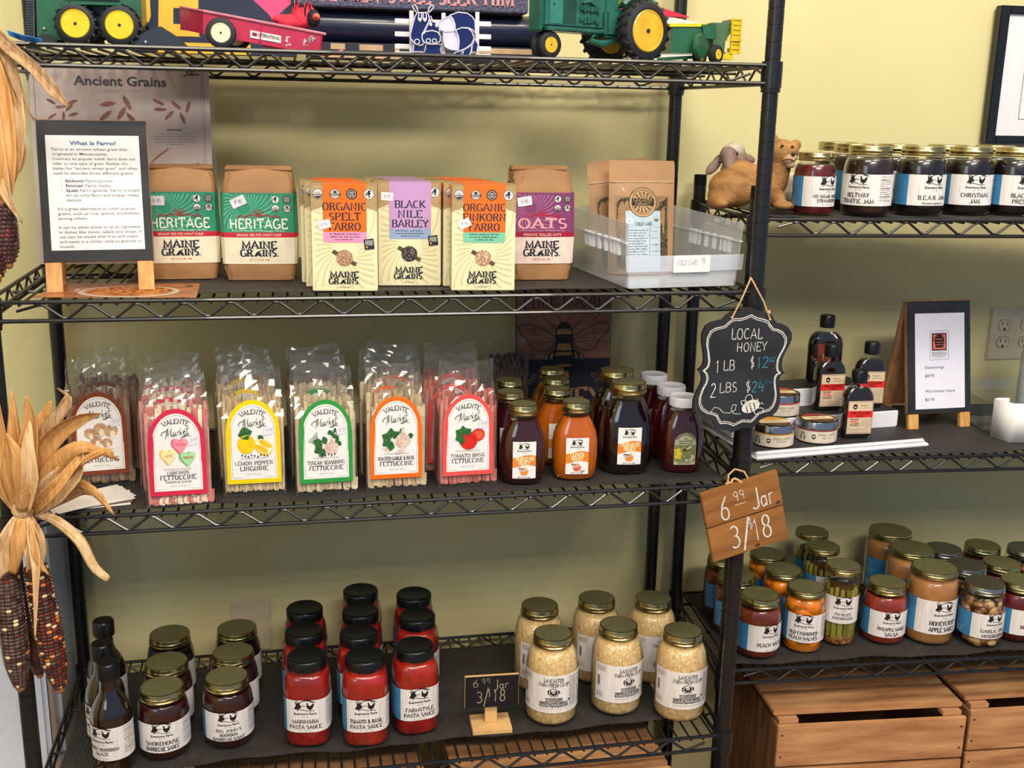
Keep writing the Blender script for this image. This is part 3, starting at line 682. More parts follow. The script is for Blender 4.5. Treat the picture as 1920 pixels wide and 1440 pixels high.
# honey jars
def honey_label(kind, w_, h_):
    a = Art(); a.rect(-w_/2, 0, w_/2, h_, PAPER, 1, nx=8); F = h_/.064
    bull_logo(a, 0, h_*.78, .020*F, 2); a.font('Evermore Farm', 0, h_*.735, .0028*F, INK, 'c', 2, .02, wid=.024*F); a.text('EST. 1780', 0, h_*.70, .0014*F, INK, 'thin', wid=.008)
    org = M('honey_label_orange', '#e5852b', .5); top = [(-w_/2+w_*i/10, h_*(.60+.045*math.sin(-1.3+i*.42))) for i in range(11)]; bot = [(-w_/2+w_*i/10, h_*(.33+.045*math.sin(-1.0+i*.42))) for i in range(11)]
    
    for i in range(10): a.poly([bot[i], bot[i+1], top[i+1], top[i]], org, 2)
    yl = M('honey_title_cream', '#fdf1bd', .5); a.text(kind, 0, h_*.49, .0066*F, yl, 'bold', wid=w_*.82 if len(kind) > 7 else w_*.6, L=3); a.text('HONEY', 0, h_*.375, .0066*F, yl, 'bold', wid=w_*.5, L=3)
    pot = M('honey_pot_orange', '#e88a2f', .5); clo = M('honey_cloth', '#cdb3ae', .5); wd = M('dipper_brown', '#8f5a2c', .5)
    if kind == 'CLOVER': pot = M('honey_pot_red', '#d8603f', .5)
    c = (0, h_*.17); a.ell(c[0], c[1], .0068*F, .0055*F, pot, 2); a.poly([(c[0]-.0095*F, c[1]+.004*F), (c[0], c[1]+.0095*F), (c[0]+.0095*F, c[1]+.003*F), (c[0]+.004*F, c[1]+.0035*F), (c[0]-.004*F, c[1]+.001*F)], clo, 3)
    a.line([(c[0]-.010*F, c[1]+.008*F), (c[0]-.001*F, c[1]+.006*F)], .0018*F, wd, 4); a.ell(c[0]+.002*F, c[1]+.0075*F, .0018*F, .0018*F, M('flower_yellow', '#f3c21c', .5), 4, 8)
    if kind == 'CLOVER':
        for q in (.007, .0095, .012): a.ell(q*F, c[1]-.005*F, .0012*F, .0012*F, wd, 4, 8)
    a.text('NET WT. 1LB (454G)', 0, h_*.02, .0022*F, INK, 'sans', wid=w_*.55)
    return a
def honey_jar(key, rx, ry, H, lr, lh, cm, art, lz, lw, kind='mason', lid=(BRASS, GOLD), flatw=.03):
    t = empty('jar', (0, 0, -50)); Hn = H-lh*.8
    def prof(ins):
        out = []; pts = [(0, .60), (.02, .80), (.06, .90), (.18, .965), (.35, 1.0), (.55, .985), (.70, .90), (.82, .74), (.90, .60)]
        for f, q in pts: out.append((q-ins/rx, f*Hn+(ins if f < .01 else 0)))
        return out
    sec = (rx, ry, 2.35); nk = lr-.002
    def body(mb, m, ins, upto):
        P = prof(ins); n = 48; vs = []; fs = []
        rows = [(q, z, 1.0) for q, z in P]+[(None, Hn*.96, 0), (None, Hn, 0)]
        rows = [r_ for r_ in rows if r_[1] <= upto*Hn+1e-6]
        # subdivide rows smoothly
        for q, z, f in rows:
            for j in range(n):
                th = 2*PI*j/n
                if f: a, b = section(th, sec); x, y = a*q, b*q
                else: x, y = (nk-ins)*math.cos(th), (nk-ins)*math.sin(th)
                if f and z > Hn*.75:
                    g = (z/Hn-.75)/.21; g = g*g; x = x*(1-g)+nk*math.cos(th)*g; y = y*(1-g)+nk*math.sin(th)*g
                vs.append((x, y, z))
        for i in range(len(rows)-1):
            for j in range(n): fs.append((i*n+j, i*n+(j+1) % n, (i+1)*n+(j+1) % n, (i+1)*n+j))
        fs += [tuple(range(n-1, -1, -1)), tuple((len(rows)-1)*n+j for j in range(n))]
        mb.add(vs, fs, m, True)
    mb = MB(); body(mb, GLASS, 0, 1); mb.build('glass_body', t)
    mb = MB(); body(mb, cm, .0012, .90); mb.build('contents', t)
    mb = MB()
    if kind == 'mason': ring_lid(mb, lr, H-lh, lh, *lid)
    else:
        pr = [(lr*.9, H-lh), (lr, H-lh), (lr+.0003, H-.003), (lr-.0012, H-.0004), (lr-.003, H), (lr-.005, H-.0012), (.001, H-.0012)]; mb.lathe(pr, WLID, n=44)
    mb.build('lid', t)
    art.build('label', lambda x, y, o: (x, -ry*1.004-.0006-o+ (abs(x)/rx)**2.35*ry*.42, lz+y), t, .0004)
    # embossed comb bumps beside the label
    PROTO[key] = t
honey_jar('wild1', .0395, .0275, .137, .0245, .017, HDARK, honey_label('WILDFLOWER', .039, .064), .014, .039)
honey_jar('clover', .0400, .0275, .136, .0245, .017, HAMB, honey_label('CLOVER', .039, .064), .014, .039)
honey_jar('wild2', .0470, .0355, .161, .0315, .0185, HVD, honey_label('WILDFLOWER', .041, .066), .022, .041)
def penn_label():
    a = Art(); w_, h_ = .038, .058; pts = [(-w_/2, 0), (w_/2, 0)]+arc(0, h_-.018, w_/2, .018, 0, 180, 14)
    a.arch(w_, h_, M('honey_label_sage', '#b9b795', .5, var=.1, scale=60), 1, 12, r=.018)
    a.rect(-w_/2+.001, .006, w_/2-.001, .036, M('meadow_print', '#5c6b34', .5, var=.3, scale=180, col2='#8a8f62'), 2, nx=8)
    y = M('goldenrod_print', '#e2c42a', .5); br = M('bee_print', '#6b4420', .5); r = random.Random(3)
    for k in range(26): a.ell(-.013+r.uniform(-.005, .006), .02+r.uniform(-.008, .009), .0022, .002, y, 3, 8)
    for k in range(8): a.ell(.008+r.uniform(-.01, .008), .012+r.uniform(-.004, .004), .0025, .002, M('meadow_pale', '#c9caa6', .5), 3, 8)
    a.ell(.003, .027, .0055, .0026, br, 4, 12, .3); a.ell(-.002, .027, .0022, .002, INK, 4, 8); a.ell(.006, .031, .0052, .0018, M('wing_print', '#d9d4b4', .4), 5, 10, .5)
    R_ = .0155
    a.text('PENNSYLVANIA', 0, 0, .0034, INK, 'slab', wid=.036, warp=lambda x, y: ((R_+y)*math.sin(x/R_), .0385+(R_+y)*math.cos(x/R_)), L=3)
    for k, s in enumerate(('Raw', 'Honeycomb Valley', 'Wildflower Honey')): a.font(s, 0, .0465-k*.0042, .0022, INK, 'c', 3, .02)
    for k in range(3): a.words(-.012, .012, .0045-k*.0018+.001, .0011, INK, 4, k)
    return a
honey_jar('penn', .0385, .027, .136, .0258, .0165, HRED, penn_label(), .018, .038, 'plastic')

# ---------------- put the jars on the shelves ----------------
def L(px, py, z, H): p = onZ(px, py, z+TOP+H); return p.x, p.y
def facing(x, y): return math.atan2(x-CAM.x, y-CAM.y)*-1      # turn that shows the label to someone in front of the shelf
PUT = {}; RAD = {'glaze': .0332, 'wild1': .0372, 'clover': .0372, 'wild2': .045, 'penn': .036, 'kraut': .048, 'apple': .049, 'marinara': .0445, 'tombasil': .0445, 'farmstyle': .0445, 'peach': .0402, 'asparagus': .0348, 'garlic': .0435}
for _k in ('smoke', 'john', 'bear', 'blackb', 'psalsa', 'pmsalsa', 'bsalsa'): RAD[_k] = .0430
def jar(key, px, py, z, H, lab, cat='jar', name='sauce_jar', turn=0, group=None, k=1.0):
    x, y = L(px, py, z, H); r = RAD[key]
    for _ in range(30):
        for (qx, qy, qr) in PUT.setdefault(z, []):
            d = math.hypot(x-qx, y-qy); need = r+qr+.0012
            if d < need: x += (x-qx)/d*(need-d)*.6; y += (y-qy)/d*(need-d)*.6+.0004
    PUT[z].append((x, y, r)); return place(key, name, lab, cat, x, y, z+TOP, turn, group)
G1 = 'black capped bottles of bourbon glaze'
for (px, py, t, lb) in ((201, 1240, -.42, 'front dark bottle of bourbon glaze with its label in view'), (190, 1205, -.55, 'middle one of the three dark capped glaze bottles at far left'), (193, 1162, -.5, 'rearmost of the three dark capped glaze bottles at far left')):
    jar('glaze', px, py, zD, .1948, lb, 'bottle', 'sauce_bottle', t, G1)
G2 = 'barbecue sauce jars'
for (k, px, py, t, lb) in (('smoke', 303, 1286, .02, 'front jar of smokehouse barbecue sauce with gold lid'), ('smoke', 312, 1239, -.5, 'second gold lidded jar directly behind the smokehouse barbecue sauce'), ('bear', 318, 1187, -.6, 'rearmost gold lidded jar behind the smokehouse barbecue sauce, dark blue contents'),
    ('john', 425, 1267, .05, 'front jar of bourbon barbecue sauce with gold lid'), ('john', 437, 1221, -.5, 'second gold lidded jar behind the bourbon barbecue sauce'), ('blackb', 444, 1176, -.6, 'rearmost gold lidded jar behind the bourbon barbecue sauce, near the cover plate')):
    jar(k, px, py, zD, .1215, lb, 'jar', 'barbecue_sauce_jar', t, G2)
G3 = 'pasta sauce jars with black lids'
for (k, px, py, t, lb) in (('marinara', 575, 1227, -.14, 'front jar of marinara pasta sauce, bright red with black lid'), ('marinara', 570, 1180, -.1, 'second pasta sauce jar directly behind the marinara'), ('marinara', 571, 1138, -.1, 'third and rearmost jar behind the marinara'),
    ('tombasil', 684, 1227, -.04, 'front jar of tomato and basil pasta sauce'), ('tombasil', 674, 1189, -.1, 'second jar behind the tomato and basil sauce'), ('tombasil', 675, 1152, -.1, 'third jar behind the tomato and basil sauce'), ('tombasil', 676, 1112, -.1, 'fourth and rearmost jar behind the tomato and basil sauce'),
    ('farmstyle', 778, 1208, .1, 'front jar of farmstyle pasta sauce at the right of its row'), ('farmstyle', 782, 1152, -.3, 'second jar behind the farmstyle pasta sauce'), ('farmstyle', 776, 1112, -.1, 'rearmost black lidded jar behind the farmstyle sauce')):
    jar(k, px, py, zD, .161, lb, 'jar', 'pasta_sauce_jar', t, G3)
G4 = 'sauerkraut jars'
for (px, py, t, lb) in ((1037, 1186, -.24, 'front left jar of pale sauerkraut beside the small price board'), (1160, 1170, .12, 'front middle jar of pale sauerkraut'), (1281, 1181, -.14, 'front right jar of pale sauerkraut next to the shelf post'),
    (1012, 1133, .3, 'back left sauerkraut jar behind the price board'), (1119, 1120, .25, 'back middle sauerkraut jar, its label half hidden'), (1225, 1120, .25, 'back right sauerkraut jar near the rear post')):
    jar('kraut', px, py, zD, .168, lb, 'jar', 'sauerkraut_jar', t, G4)
G5 = 'honey jars'
for (k, H, px, py, t, lb) in (('wild1', .137, 982, 756, -.1, 'front small jar of dark wildflower honey beside the pink pasta'), ('wild1', .137, 957, 733, -.1, 'small dark honey jar behind the front wildflower honey'), ('wild1', .137, 955, 711, -.1, 'rearmost small dark honey jar in the left row'),
    ('clover', .136, 1081, 751, -.1, 'front jar of bright orange clover honey'), ('clover', .136, 1045, 727, .0, 'orange honey jar just behind and left of the clover honey'), ('clover', .136, 1043, 709, 0, 'third orange honey jar in the clover row'), ('clover', .136, 1037, 695, 0, 'rearmost orange honey jar in front of the bee sign'),
    ('wild2', .161, 1178, 715, -.1, 'large front jar of nearly black wildflower honey'), ('wild2', .161, 1158, 693, -.1, 'large dark honey jar behind the big wildflower honey'),
    ('penn', .136, 1283, 741, -.1, 'front white capped honey jar with a bee and goldenrod label'), ('penn', .136, 1259, 721, -.1, 'middle one of the three white capped honey jars'), ('penn', .136, 1226, 700, -.1, 'rearmost white capped honey jar')):
    jar(k, px, py, zC, H, lb, 'jar', 'honey_jar', t, G5)
# right unit, lowest shelf
G6 = 'salsa and pickle jars with metal lids'
for (k, H, px, py, t, lb) in (('psalsa', .1215, 1426, 1113, .23, 'front jar of peach salsa beside the shelf post'), ('psalsa', .1215, 1382, 1076, .75, 'jar with blue label side behind the post, next behind the peach salsa'), ('psalsa', .1215, 1362, 1046, .9, 'rearmost jar of the peach salsa row, mostly behind the post'),
    ('peach', .128, 1512, 1099, -.42, 'front jar of orange peach halves'), ('peach', .128, 1470, 1066, .5, 'second jar of peach halves behind the front one'), ('peach', .128, 1441, 1038, .5, 'rearmost jar of peach halves under the wooden price sign'),
    ('asparagus', .164, 1582, 1058, -.28, 'front tall jar of pickled asparagus'), ('asparagus', .164, 1543, 1022, .5, 'second tall asparagus jar behind the front one'), ('asparagus', .164, 1523, 995, .5, 'rearmost tall asparagus jar'),
    ('pmsalsa', .1215, 1664, 1090, -.12, 'front jar of red pineapple mango salsa'),
    ('apple', .153, 1753, 1062, .02, 'large front jar of tan apple sauce'), ('apple', .153, 1714, 1029, .6, 'second large apple sauce jar behind the front one'), ('apple', .153, 1677, 999, .6, 'rearmost large apple sauce jar'),
    ('garlic', .1265, 1847, 1091, .08, 'front silver lidded jar of garlic dill mushrooms'), ('garlic', .1265, 1813, 1058, .45, 'second silver lidded mushroom jar'), ('garlic', .1265, 1773, 1030, .45, 'rearmost silver lidded mushroom jar'),
    ('bsalsa', .1215, 1910, 1088, .25, 'front gold lidded jar cut by the right edge of the photo'), ('bsalsa', .1215, 1878, 1053, .3, 'second gold lidded jar right of the mushrooms'), ('bsalsa', .1215, 1843, 1021, .3, 'rearmost gold lidded jar right of the mushrooms'), ('garlic', .1265, 1914, 1028, .3, 'silver lidded jar at the right edge, behind the gold lids')):
    jar(k, px, py, zG, H, lb, 'jar', 'preserve_jar', t, G6)
# right unit, top shelf: the lids are near eye level, so these stand by base
G7 = 'jam jars on the upper right shelf'
def base(key, px, Y, lab, turn, z=zE, name='jam_jar', group=G7):
    p = onY(px, 400, Y); place(key, name, lab, 'jar', p.x, p.y, z+TOP, turn, group)
for (k, px, Y, t, lb) in (('straw', 1522, .150, .3, 'small jar of red strawberry jam at the left end of the jams'), ('beltway', 1621, .138, -.85, 'front jar of dark traffic jam'), ('bear', 1719, .146, .08, 'front jar of black four berry jam right of the traffic jam'), ('xmas', 1807, .158, -.2, 'front jar of christmas jam'), ('blackb', 1893, .150, 0, 'front jar of blackberry preserves at the right edge'),
    ('beltway', 1591, .26, .3, 'dark jam jar behind and left of the traffic jam'), ('blackb', 1560, .37, .3, 'rearmost dark jam jar behind the strawberry jam'), ('blackb', 1671, .27, .1, 'jam jar seen between the traffic jam and the four berry jam'), ('xmas', 1764, .28, .1, 'jam jar seen between the four berry jam and the christmas jam'), ('xmas', 1852, .28, .1, 'jam jar seen between the christmas jam and the blackberry preserves')):
    base(k, px, Y, lb, t)
drop_protos()
# ---------------- pasta bags ----------------
def pasta_label(col, name, l1, l2, sub=None):
    a = Art(); W_, H_ = .094, .130; rim = M('pasta_border_'+name, col, .45, var=.02)
    a.arch(W_, H_, rim, 1, 16, r=.052); a.arch(W_-.014, H_-.014, PAPER, 2, 14, y0=.007, r=.045)
    thin = M('fine_frame_line', '#8a8590', .6); top = [(x*(W_/2-.0095), H_-.0095-.0435+.0435*math.sqrt(max(0, 1-x*x))) for x in [math.cos(PI*k/16) for k in range(17)]]
    a.line([(W_/2-.0095, .0095)]+top+[(-W_/2+.0095, .0095)], .0005, thin, 3, closed=True)
    G_ = M('script_green', '#26402e', .5); R_ = .042
    a.text('VALENTE', 0, 0, .0068, NAVY, 'didone', wid=.041, L=3, warp=lambda x, y: ((R_+y)*math.sin(x/R_), .0665+(R_+y)*math.cos(x/R_)))
    # "Market" in flowing script
    def sc(pts): return [(-.022+x*.0043, .0875+y*.0042+x*.0004) for x, y in pts]
    f = lambda t: .55+.6*math.sin(PI*t)
    for st in ([(0, .6), (-.6, 1.2), (.1, 2.0), (1.2, 2.2), (1.6, 2.6)], [(1.9, 3), (1.5, 1.5), (1.0, -.6)], [(1.6, 2.6), (2.2, 3), (2.0, 1.4), (1.9, .2)], [(1.9, .2), (3.4, 2.9), (3.2, 1.2), (3.3, .1), (3.9, .5)],
               [(4.9, 1.4), (4.2, 1.4), (3.9, .6), (4.3, .1), (4.9, .8), (5.0, 1.3), (4.9, .3), (5.3, .3)], [(5.4, .3), (5.7, 1.5), (5.6, .1)], [(5.7, 1.2), (6.2, 1.6), (6.4, 1.3)], [(6.9, 2.9), (6.5, 0)], [(7.5, 1.4), (6.7, .8), (7.6, .1)],
               [(7.9, .7), (8.6, 1.2), (8.3, 1.6), (7.9, .9), (8.3, 0), (8.9, .5)], [(9.6, 2.8), (9.2, .5), (9.5, 0), (10.2, .5)], [(8.5, 2.0), (10.4, 2.2)], [(9.9, .1), (8, -.8), (6.8, -.6), (9, -.2), (10.8, -.9)]): a.line(sc(st), .0011, G_, 3, f=f)
    cx, cy = 0, .0625
    gr = M('print_leaf', '#2f6b34', .5, var=.15, scale=200); gr2 = M('print_leaf_dark', '#1f4a28', .5); gl = M('print_garlic', '#eadbd2', .5, var=.08, scale=200, col2='#cfae9f'); pk = M('print_garlic_pink', '#c79a90', .5)
    def leaf(x, y, l, ang, m=gr, w=.4, L=3):
        c, q = math.cos(ang), math.sin(ang); pts = [(0, 0), (.3, w*.8), (.6, w), (1, 0), (.6, -w), (.3, -w*.8)]
        a.poly([(x+(u*c-v*q)*l, y+(u*q+v*c)*l) for u, v in pts], m, L); a.line([(x, y), (x+c*l*.9, y+q*l*.9)], l*.05, gr2, L+1)
    def garlic(x, y, s):
        a.poly([(x+u*s, y+v*s) for u, v in ((-.15, 1.3), (-.2, .8), (-.8, .35), (-1, -.2), (-.7, -.7), (0, -.85), (.7, -.7), (1, -.2), (.8, .35), (.25, .8), (.1, 1.3))], gl, 4)
        for k in (-.6, -.2, .25, .65): a.line([(x, y+s*.8), (x+k*s*1.1, y), (x+k*s*.6, y-s*.75)], s*.05, pk, 5)
    if name == 'heart':
        for (hx, hy, c1, c2, t) in ((.006, .076, '#ee8fa0', '#e05a78', 'PASTA'), (-.014, .060, '#efe6a8', '#eab95a', 'LOVE'), (.018, .056, '#a9d8a0', '#6bb56c', 'FOREVER')):
            def H(dx): return [(hx+dx+s*.0125*math.sin(t_)**3, hy+.0125*(13*math.cos(t_)-5*math.cos(2*t_)-2*math.cos(3*t_)-math.cos(4*t_))/15) for s in (1,) for t_ in [2*PI*k/24 for k in range(24)]]
            a.poly(H(-.0032), M('candy_edge_'+t.lower(), c2, .5), 3); a.poly(H(0), M('candy_'+t.lower(), c1, .5), 4); a.text(t, hx, hy-.001, .0035, RED, 'sans', wid=.016 if t != 'LOVE' else .012, L=5)
    elif name == 'lemon':
        ly = M('print_lemon', '#f2c90e', .5, var=.08, scale=150); li = M('print_lemon_flesh', '#eeb91e', .5); lp = M('print_lemon_pith', '#f4ecc0', .5)
        a.ell(-.012, cy-.001, .016, .0145, ly, 3, 20, .3); a.ell(.018, cy-.006, .0165, .012, ly, 3, 20, -.5); a.ell(.018, cy-.005, .0155, .0105, lp, 4, 20, -.5); a.ell(.0145, cy-.0085, .0125, .0042, li, 5, 14, -.5); a.ell(.0205, cy-.001, .0125, .0042, li, 5, 14, -.5)
        leaf(-.026, cy+.013, .026, .25); leaf(.008, cy+.012, .013, -.6)
        for k in range(9): a.ell(-.02+k*.0055, cy-.0175-(k % 3)*.0012, .0014, .0014, INK, 5, 8)
    elif name == 'tuscan':
        for k in range(8): a.line([(-.012, cy-.004), (-.016-k*.0022, cy+.018-k*.002)], .0009, gr, 3)
        for x, y, l, an in ((-.006, cy-.004, .018, 2.6), (-.006, cy-.006, .017, 3.6), (-.004, cy-.008, .015, 4.4), (.0, cy-.002, .014, 1.9)): leaf(x, y, l, an)
        for x, y in ((.012, .013), (.020, .007), (.024, -.002), (.022, .016)): leaf(x-.003, cy+y-.002, .008, .7, gr, .6); leaf(x-.003, cy+y, .008, 2.0, gr, .6)
        garlic(.010, cy-.006, .013)
        for k in range(6): a.ell(-.012+k*.0055, cy-.019+(k % 2)*.0015, .0013, .0013, INK, 5, 8)
    elif name == 'garlic':
        for x, y, l, an in ((-.010, cy, .018, 2.7), (-.010, cy, .018, 3.7), (-.008, cy-.002, .017, 4.5), (-.009, cy+.002, .017, 1.6), (-.006, cy+.002, .016, .7), (.008, cy+.008, .012, 1.1), (.020, cy+.004, .012, .1)): leaf(x, y, l, an)
        garlic(.012, cy-.001, .0145); a.ell(.008, cy-.018, .009, .0035, gl, 5, 12, .35); a.ell(-.018, cy-.016, .008, .0035, gl, 2, 12, -.2)
    elif name == 'tomato':
        tr = M('print_tomato', '#d8261c', .5, var=.1, scale=90); a.ell(.018, cy+.002, .0135, .0105, tr, 3, 18, .1); a.ell(.018, cy+.002, .0105, .0075, M('print_tomato_cut', '#ea5a3c', .5), 4, 14, .1)
        a.ell(.001, cy-.006, .0165, .0145, tr, 5, 20)
        for k in (-.008, -.003, .004, .009): a.line([(.001, cy+.006), (k*1.2, cy-.004), (k, cy-.017)], .0004, M('print_tomato_line', '#a8140f', .5), 6)
        for x, y, l, an in ((-.010, cy+.003, .016, 2.6), (-.010, cy+.003, .016, 3.6), (-.010, cy+.002, .015, 4.4), (-.009, cy+.004, .015, 1.7), (-.007, cy+.004, .015, .6)): leaf(x, y, l, an, gr, .42, 7)
    else:
        mu = M('print_mushroom', '#c9a889', .5, var=.1, scale=120, col2='#a67f60'); ms = M('print_mushroom_stem', '#e7d8c6', .5)
        for x, y, s in ((-.016, cy+.004, .010), (.002, cy+.010, .012), (.020, cy+.006, .012), (-.006, cy-.008, .010), (.012, cy-.012, .009)): a.ell(x, y, s, s*.8, mu, 3, 16); a.ell(x+.002, y-s*.45, s*.38, s*.5, ms, 4, 12)
    a.text('HANDCRAFTED ARTISANAL', 0, .0385, .0026, NAVY, 'light', wid=.046)
    if sub:
        a.text(l1, 0, .0325, .0042, NAVY, 'didone', wid=.036); a.text(l2, 0, .0240, .0068, NAVY, 'didone', wid=.060); a.text(sub, 0, .0190, .0030, NAVY, 'didone', wid=.044)
    else:
        a.text(l1, 0, .0295, .0056, NAVY, 'didone', wid=min(.066, .0055*len(l1))); a.text(l2, 0, .0205, .0068, NAVY, 'didone', wid=.0058*len(l2)+.002)
    a.text('NET WT 12 OZ (340G)', 0, .0135, .0019, NAVY, 'thin', wid=.026)
    if name in ('heart', 'lemon', 'tuscan', 'tomato', 'mushroom'):
        px, py, rot = .028, .0815, .18; a.rrect(px-.009, py-.006, px+.009, py+.006, .0015, PRICE, 6, rot)
        a.text('7', px-.003, py-.003, .005, NAVY, 'hand', L=7, wid=.003); a.text('95', px+.0035, py, .003, NAVY, 'hand', L=7, wid=.005)
    return a
NOOD = {'heart': ('#c8716d', '#d98f88', '#e6d8bc'), 'lemon': ('#d0b68e', '#bfa27a', '#dcc59c'), 'tuscan': ('#cdb994', '#b7a37e', '#d8c8a4'), 'garlic': ('#cfb992', '#b99c76', '#c4a682'), 'tomato': ('#bf6a60', '#a95646', '#cb8074'), 'mushroom': ('#8a6b55', '#6e523e', '#977a64')}
BW, BD, BH = .100, .056, .210
def bag_half(z):      # half width, half depth of the bag at a height
    t = z/BH
    wd = BW/2*(1-.04*t) if t < .68 else BW/2*(.973-.10*(t-.68)/.32)
    dp = BD/2 if t < .60 else (BD/2*(1-(t-.60)/.26)**.8 if t < .86 else .0012)
    return wd, max(dp, .0012)
def pasta_bag(key, seed, l1, l2, sub=None, col='#c1304a'):
    t = empty('bag', (0, 0, -50)); r = random.Random(seed); cs = [M('noodle_%s_%d' % (key, i), c, .6, var=.1, scale=60) for i, c in enumerate(NOOD[key])]
    mb = MB()
    def ribbon(x, y, top, w_, tiltx, face, m, loop):
        # hairpin ribbon: two legs joined by a U turn at the bottom
        th = .0014
        if face == 'f':
            z0 = .004+.003*r.random(); pts = [(x+tiltx*(top-z0)/.15, y+r.uniform(-.001, .001), top), (x, y-.0005, z0+.012), (x, y-.001, z0)]
            for sx in (0,):
                vs = []; n = 5; path = [(x+tiltx, y+.0015, top), (x+tiltx*.5+r.uniform(-.001, .001), y, (top+z0)/2), (x, y-.0008, z0+.008), (x+.0006, y-.0016, z0+.002), (x+.003, y-.001, z0), (x+.0055, y+.0006, z0+.003), (x+.006, y+.002, z0+.02)]
                if not loop: path = path[:4]
                for p in path: vs += [Vector((p[0]-w_/2, p[1], p[2])), Vector((p[0]+w_/2, p[1], p[2])), Vector((p[0]+w_/2, p[1]+th, p[2])), Vector((p[0]-w_/2, p[1]+th, p[2]))]
                fs = []
                for k in range(len(path)-1):
                    for j in range(4): fs.append((k*4+j, k*4+(j+1) % 4, (k+1)*4+(j+1) % 4, (k+1)*4+j))
                fs += [(3, 2, 1, 0), tuple(4*(len(path)-1)+j for j in range(4))]; mb.add(vs, fs, m)
        else:
            q = [Vector((x, y-w_/2, .004)), Vector((x+th, y-w_/2, .004)), Vector((x+th, y+w_/2, .004)), Vector((x, y+w_/2, .004))]; tp = [v+Vector((r.uniform(-.002, .002), tiltx, top-.004)) for v in q]
            mb.add(q+tp, [(3, 2, 1, 0), (4, 5, 6, 7), (0, 1, 5, 4), (1, 2, 6, 5), (2, 3, 7, 6), (3, 0, 4, 7)], m)
    fine = key == 'lemon'; w_ = .0034 if fine else .0056
    for layer in range(6):
        y = -BD/2+.0035+layer*.0095; n = int((BW-.012)/(w_*1.13)); 
        for k in range(n):
            x = -BW/2+.007+(BW-.014)*k/(n-1); ribbon(x+r.uniform(-.0008, .0008), y, r.uniform(.128, .158)+.006*(layer > 0), w_, r.uniform(-.006, .006)*(1 if layer < 5 else .3)*(1-abs(x)/(BW/2)), 'f', r.choice(cs[:2]) if r.random() < (.85 if key != 'heart' else .6+.4*(k < 99 and layer == 0)*0) else cs[2], layer == 0 and k % 2 == 0)
    for sx in (-1, 1):
        for k in range(7): ribbon(sx*(BW/2-.0042), -BD/2+.007+k*.0068, r.uniform(.125, .15), w_, r.uniform(-.002, .002), 's', r.choice(cs), 0)
    if key == 'heart':
        for k in range(9): x = -BW/2+.012+k*.0092; ribbon(x, -BD/2+.0022, .022, .0048, .002, 'f', cs[2] if k % 3 else cs[0], True)
    if key == 'mushroom': pass
    o = mb.build('pasta', t); o['kind'] = 'stuff'
    # cellophane
    mb = MB(); NX, NS = 10, 4; rows = [.0012, .012, .03, .05, .07, .09, .11, .13, .142, .152, .161, .170, .178, .186, .194, .202, BH]; ring = []
    for j in range(NX+1): ring.append((-1+2*j/NX, -1))
    for j in range(1, NS): ring.append((1, -1+2*j/NS))
    for j in range(NX, -1, -1): ring.append((-1+2*j/NX, 1))
    for j in range(NS-1, 0, -1): ring.append((-1, -1+2*j/NS))
    vs = []; n = len(ring); lean = r.uniform(-.012, .012)
    for z in rows:
        wd, dp = bag_half(z); amp = .0006 if z < .13 else .0024 if z < .17 else .0018
        for k, (u, v) in enumerate(ring):
            fold = lean*max(0, (z-.15)/.08)**1.5
            jx = r.uniform(-amp, amp)*(1 if z > .13 else .3); jy = r.uniform(-amp, amp)*(0 if (z < .14 and v == -1) else 1); jz = r.uniform(-amp, amp) if .13 < z < .21 else 0
            vs.append(Vector((u*wd+jx+.15*fold, v*(dp+.0006)+jy-fold, max(.0008, z+jz+(.004*math.sin(u*2.4+seed)+r.uniform(-.0015, .0015) if z > .205 else 0)))))
    fs = []
    for i in range(len(rows)-1):
        for k in range(n): fs.append((i*n+k, i*n+(k+1) % n, (i+1)*n+(k+1) % n, (i+1)*n+k))
    fs.append(tuple(range(n-1, -1, -1))); mb.add(vs, fs, FILM, False); o = mb.build('cellophane', t)
    pasta_label(col, key, l1, l2, sub).build('label', lambda x, y, o: (x*.9, -BD/2-.0016-o-.0012*math.cos(x*55)*math.sin(y*24), .021+y*1.07), t)
    PROTO[key] = t
for k, s, l1, l2, sub, col in (('heart', 1, 'I LOVE PASTA', 'FETTUCCINE', 'TOMATO & CLASSIC', '#cf2748'), ('lemon', 2, 'LEMON PEPPER', 'LINGUINE', None, '#f6cf06'), ('tuscan', 3, 'TUSCAN SEASONING', 'FETTUCCINE', None, '#2f9440'),
    ('garlic', 4, 'ROASTED GARLIC & BASIL', 'FETTUCCINE', None, '#fb6a12'), ('tomato', 5, 'TOMATO BASIL', 'FETTUCCINE', None, '#f4524e'), ('mushroom', 6, 'MUSHROOM', 'FETTUCCINE', None, '#7d3a1e')): pasta_bag(k, s, l1, l2, sub, col)
GP = 'cellophane bags of ribbon pasta'
def bag(k, x, y, rz, lab, tilt=0): place(k, 'pasta_bag', lab, 'pasta bag', x, y, zC+TOP, rz, GP, tilt)
hb = BD/2+.002
bag('heart', .247, .003+hb, .05, 'pink ribbon pasta bag with red arched label and candy hearts'); bag('heart', .232, .075+hb, .0, 'pink pasta bag right behind the candy heart one'); bag('heart', .228, .15+hb, .06, 'third pink pasta bag, farthest back in its row')
bag('lemon', .361, .043+hb, .02, 'thin pasta bag with yellow arched lemon label'); bag('lemon', .35, .115+hb, .0, 'thin pasta bag right behind the yellow lemon label'); bag('lemon', .343, .19+hb, -.05, 'thin pasta bag farthest back in the lemon row')
bag('tuscan', .474, .030+hb, .05, 'pasta bag with green arched herb and garlic label'); bag('tuscan', .468, .103+hb, 0, 'pasta bag right behind the green herb label'); bag('mushroom', .462, .178+hb, .05, 'brownish pasta bag farthest back in the green label row')
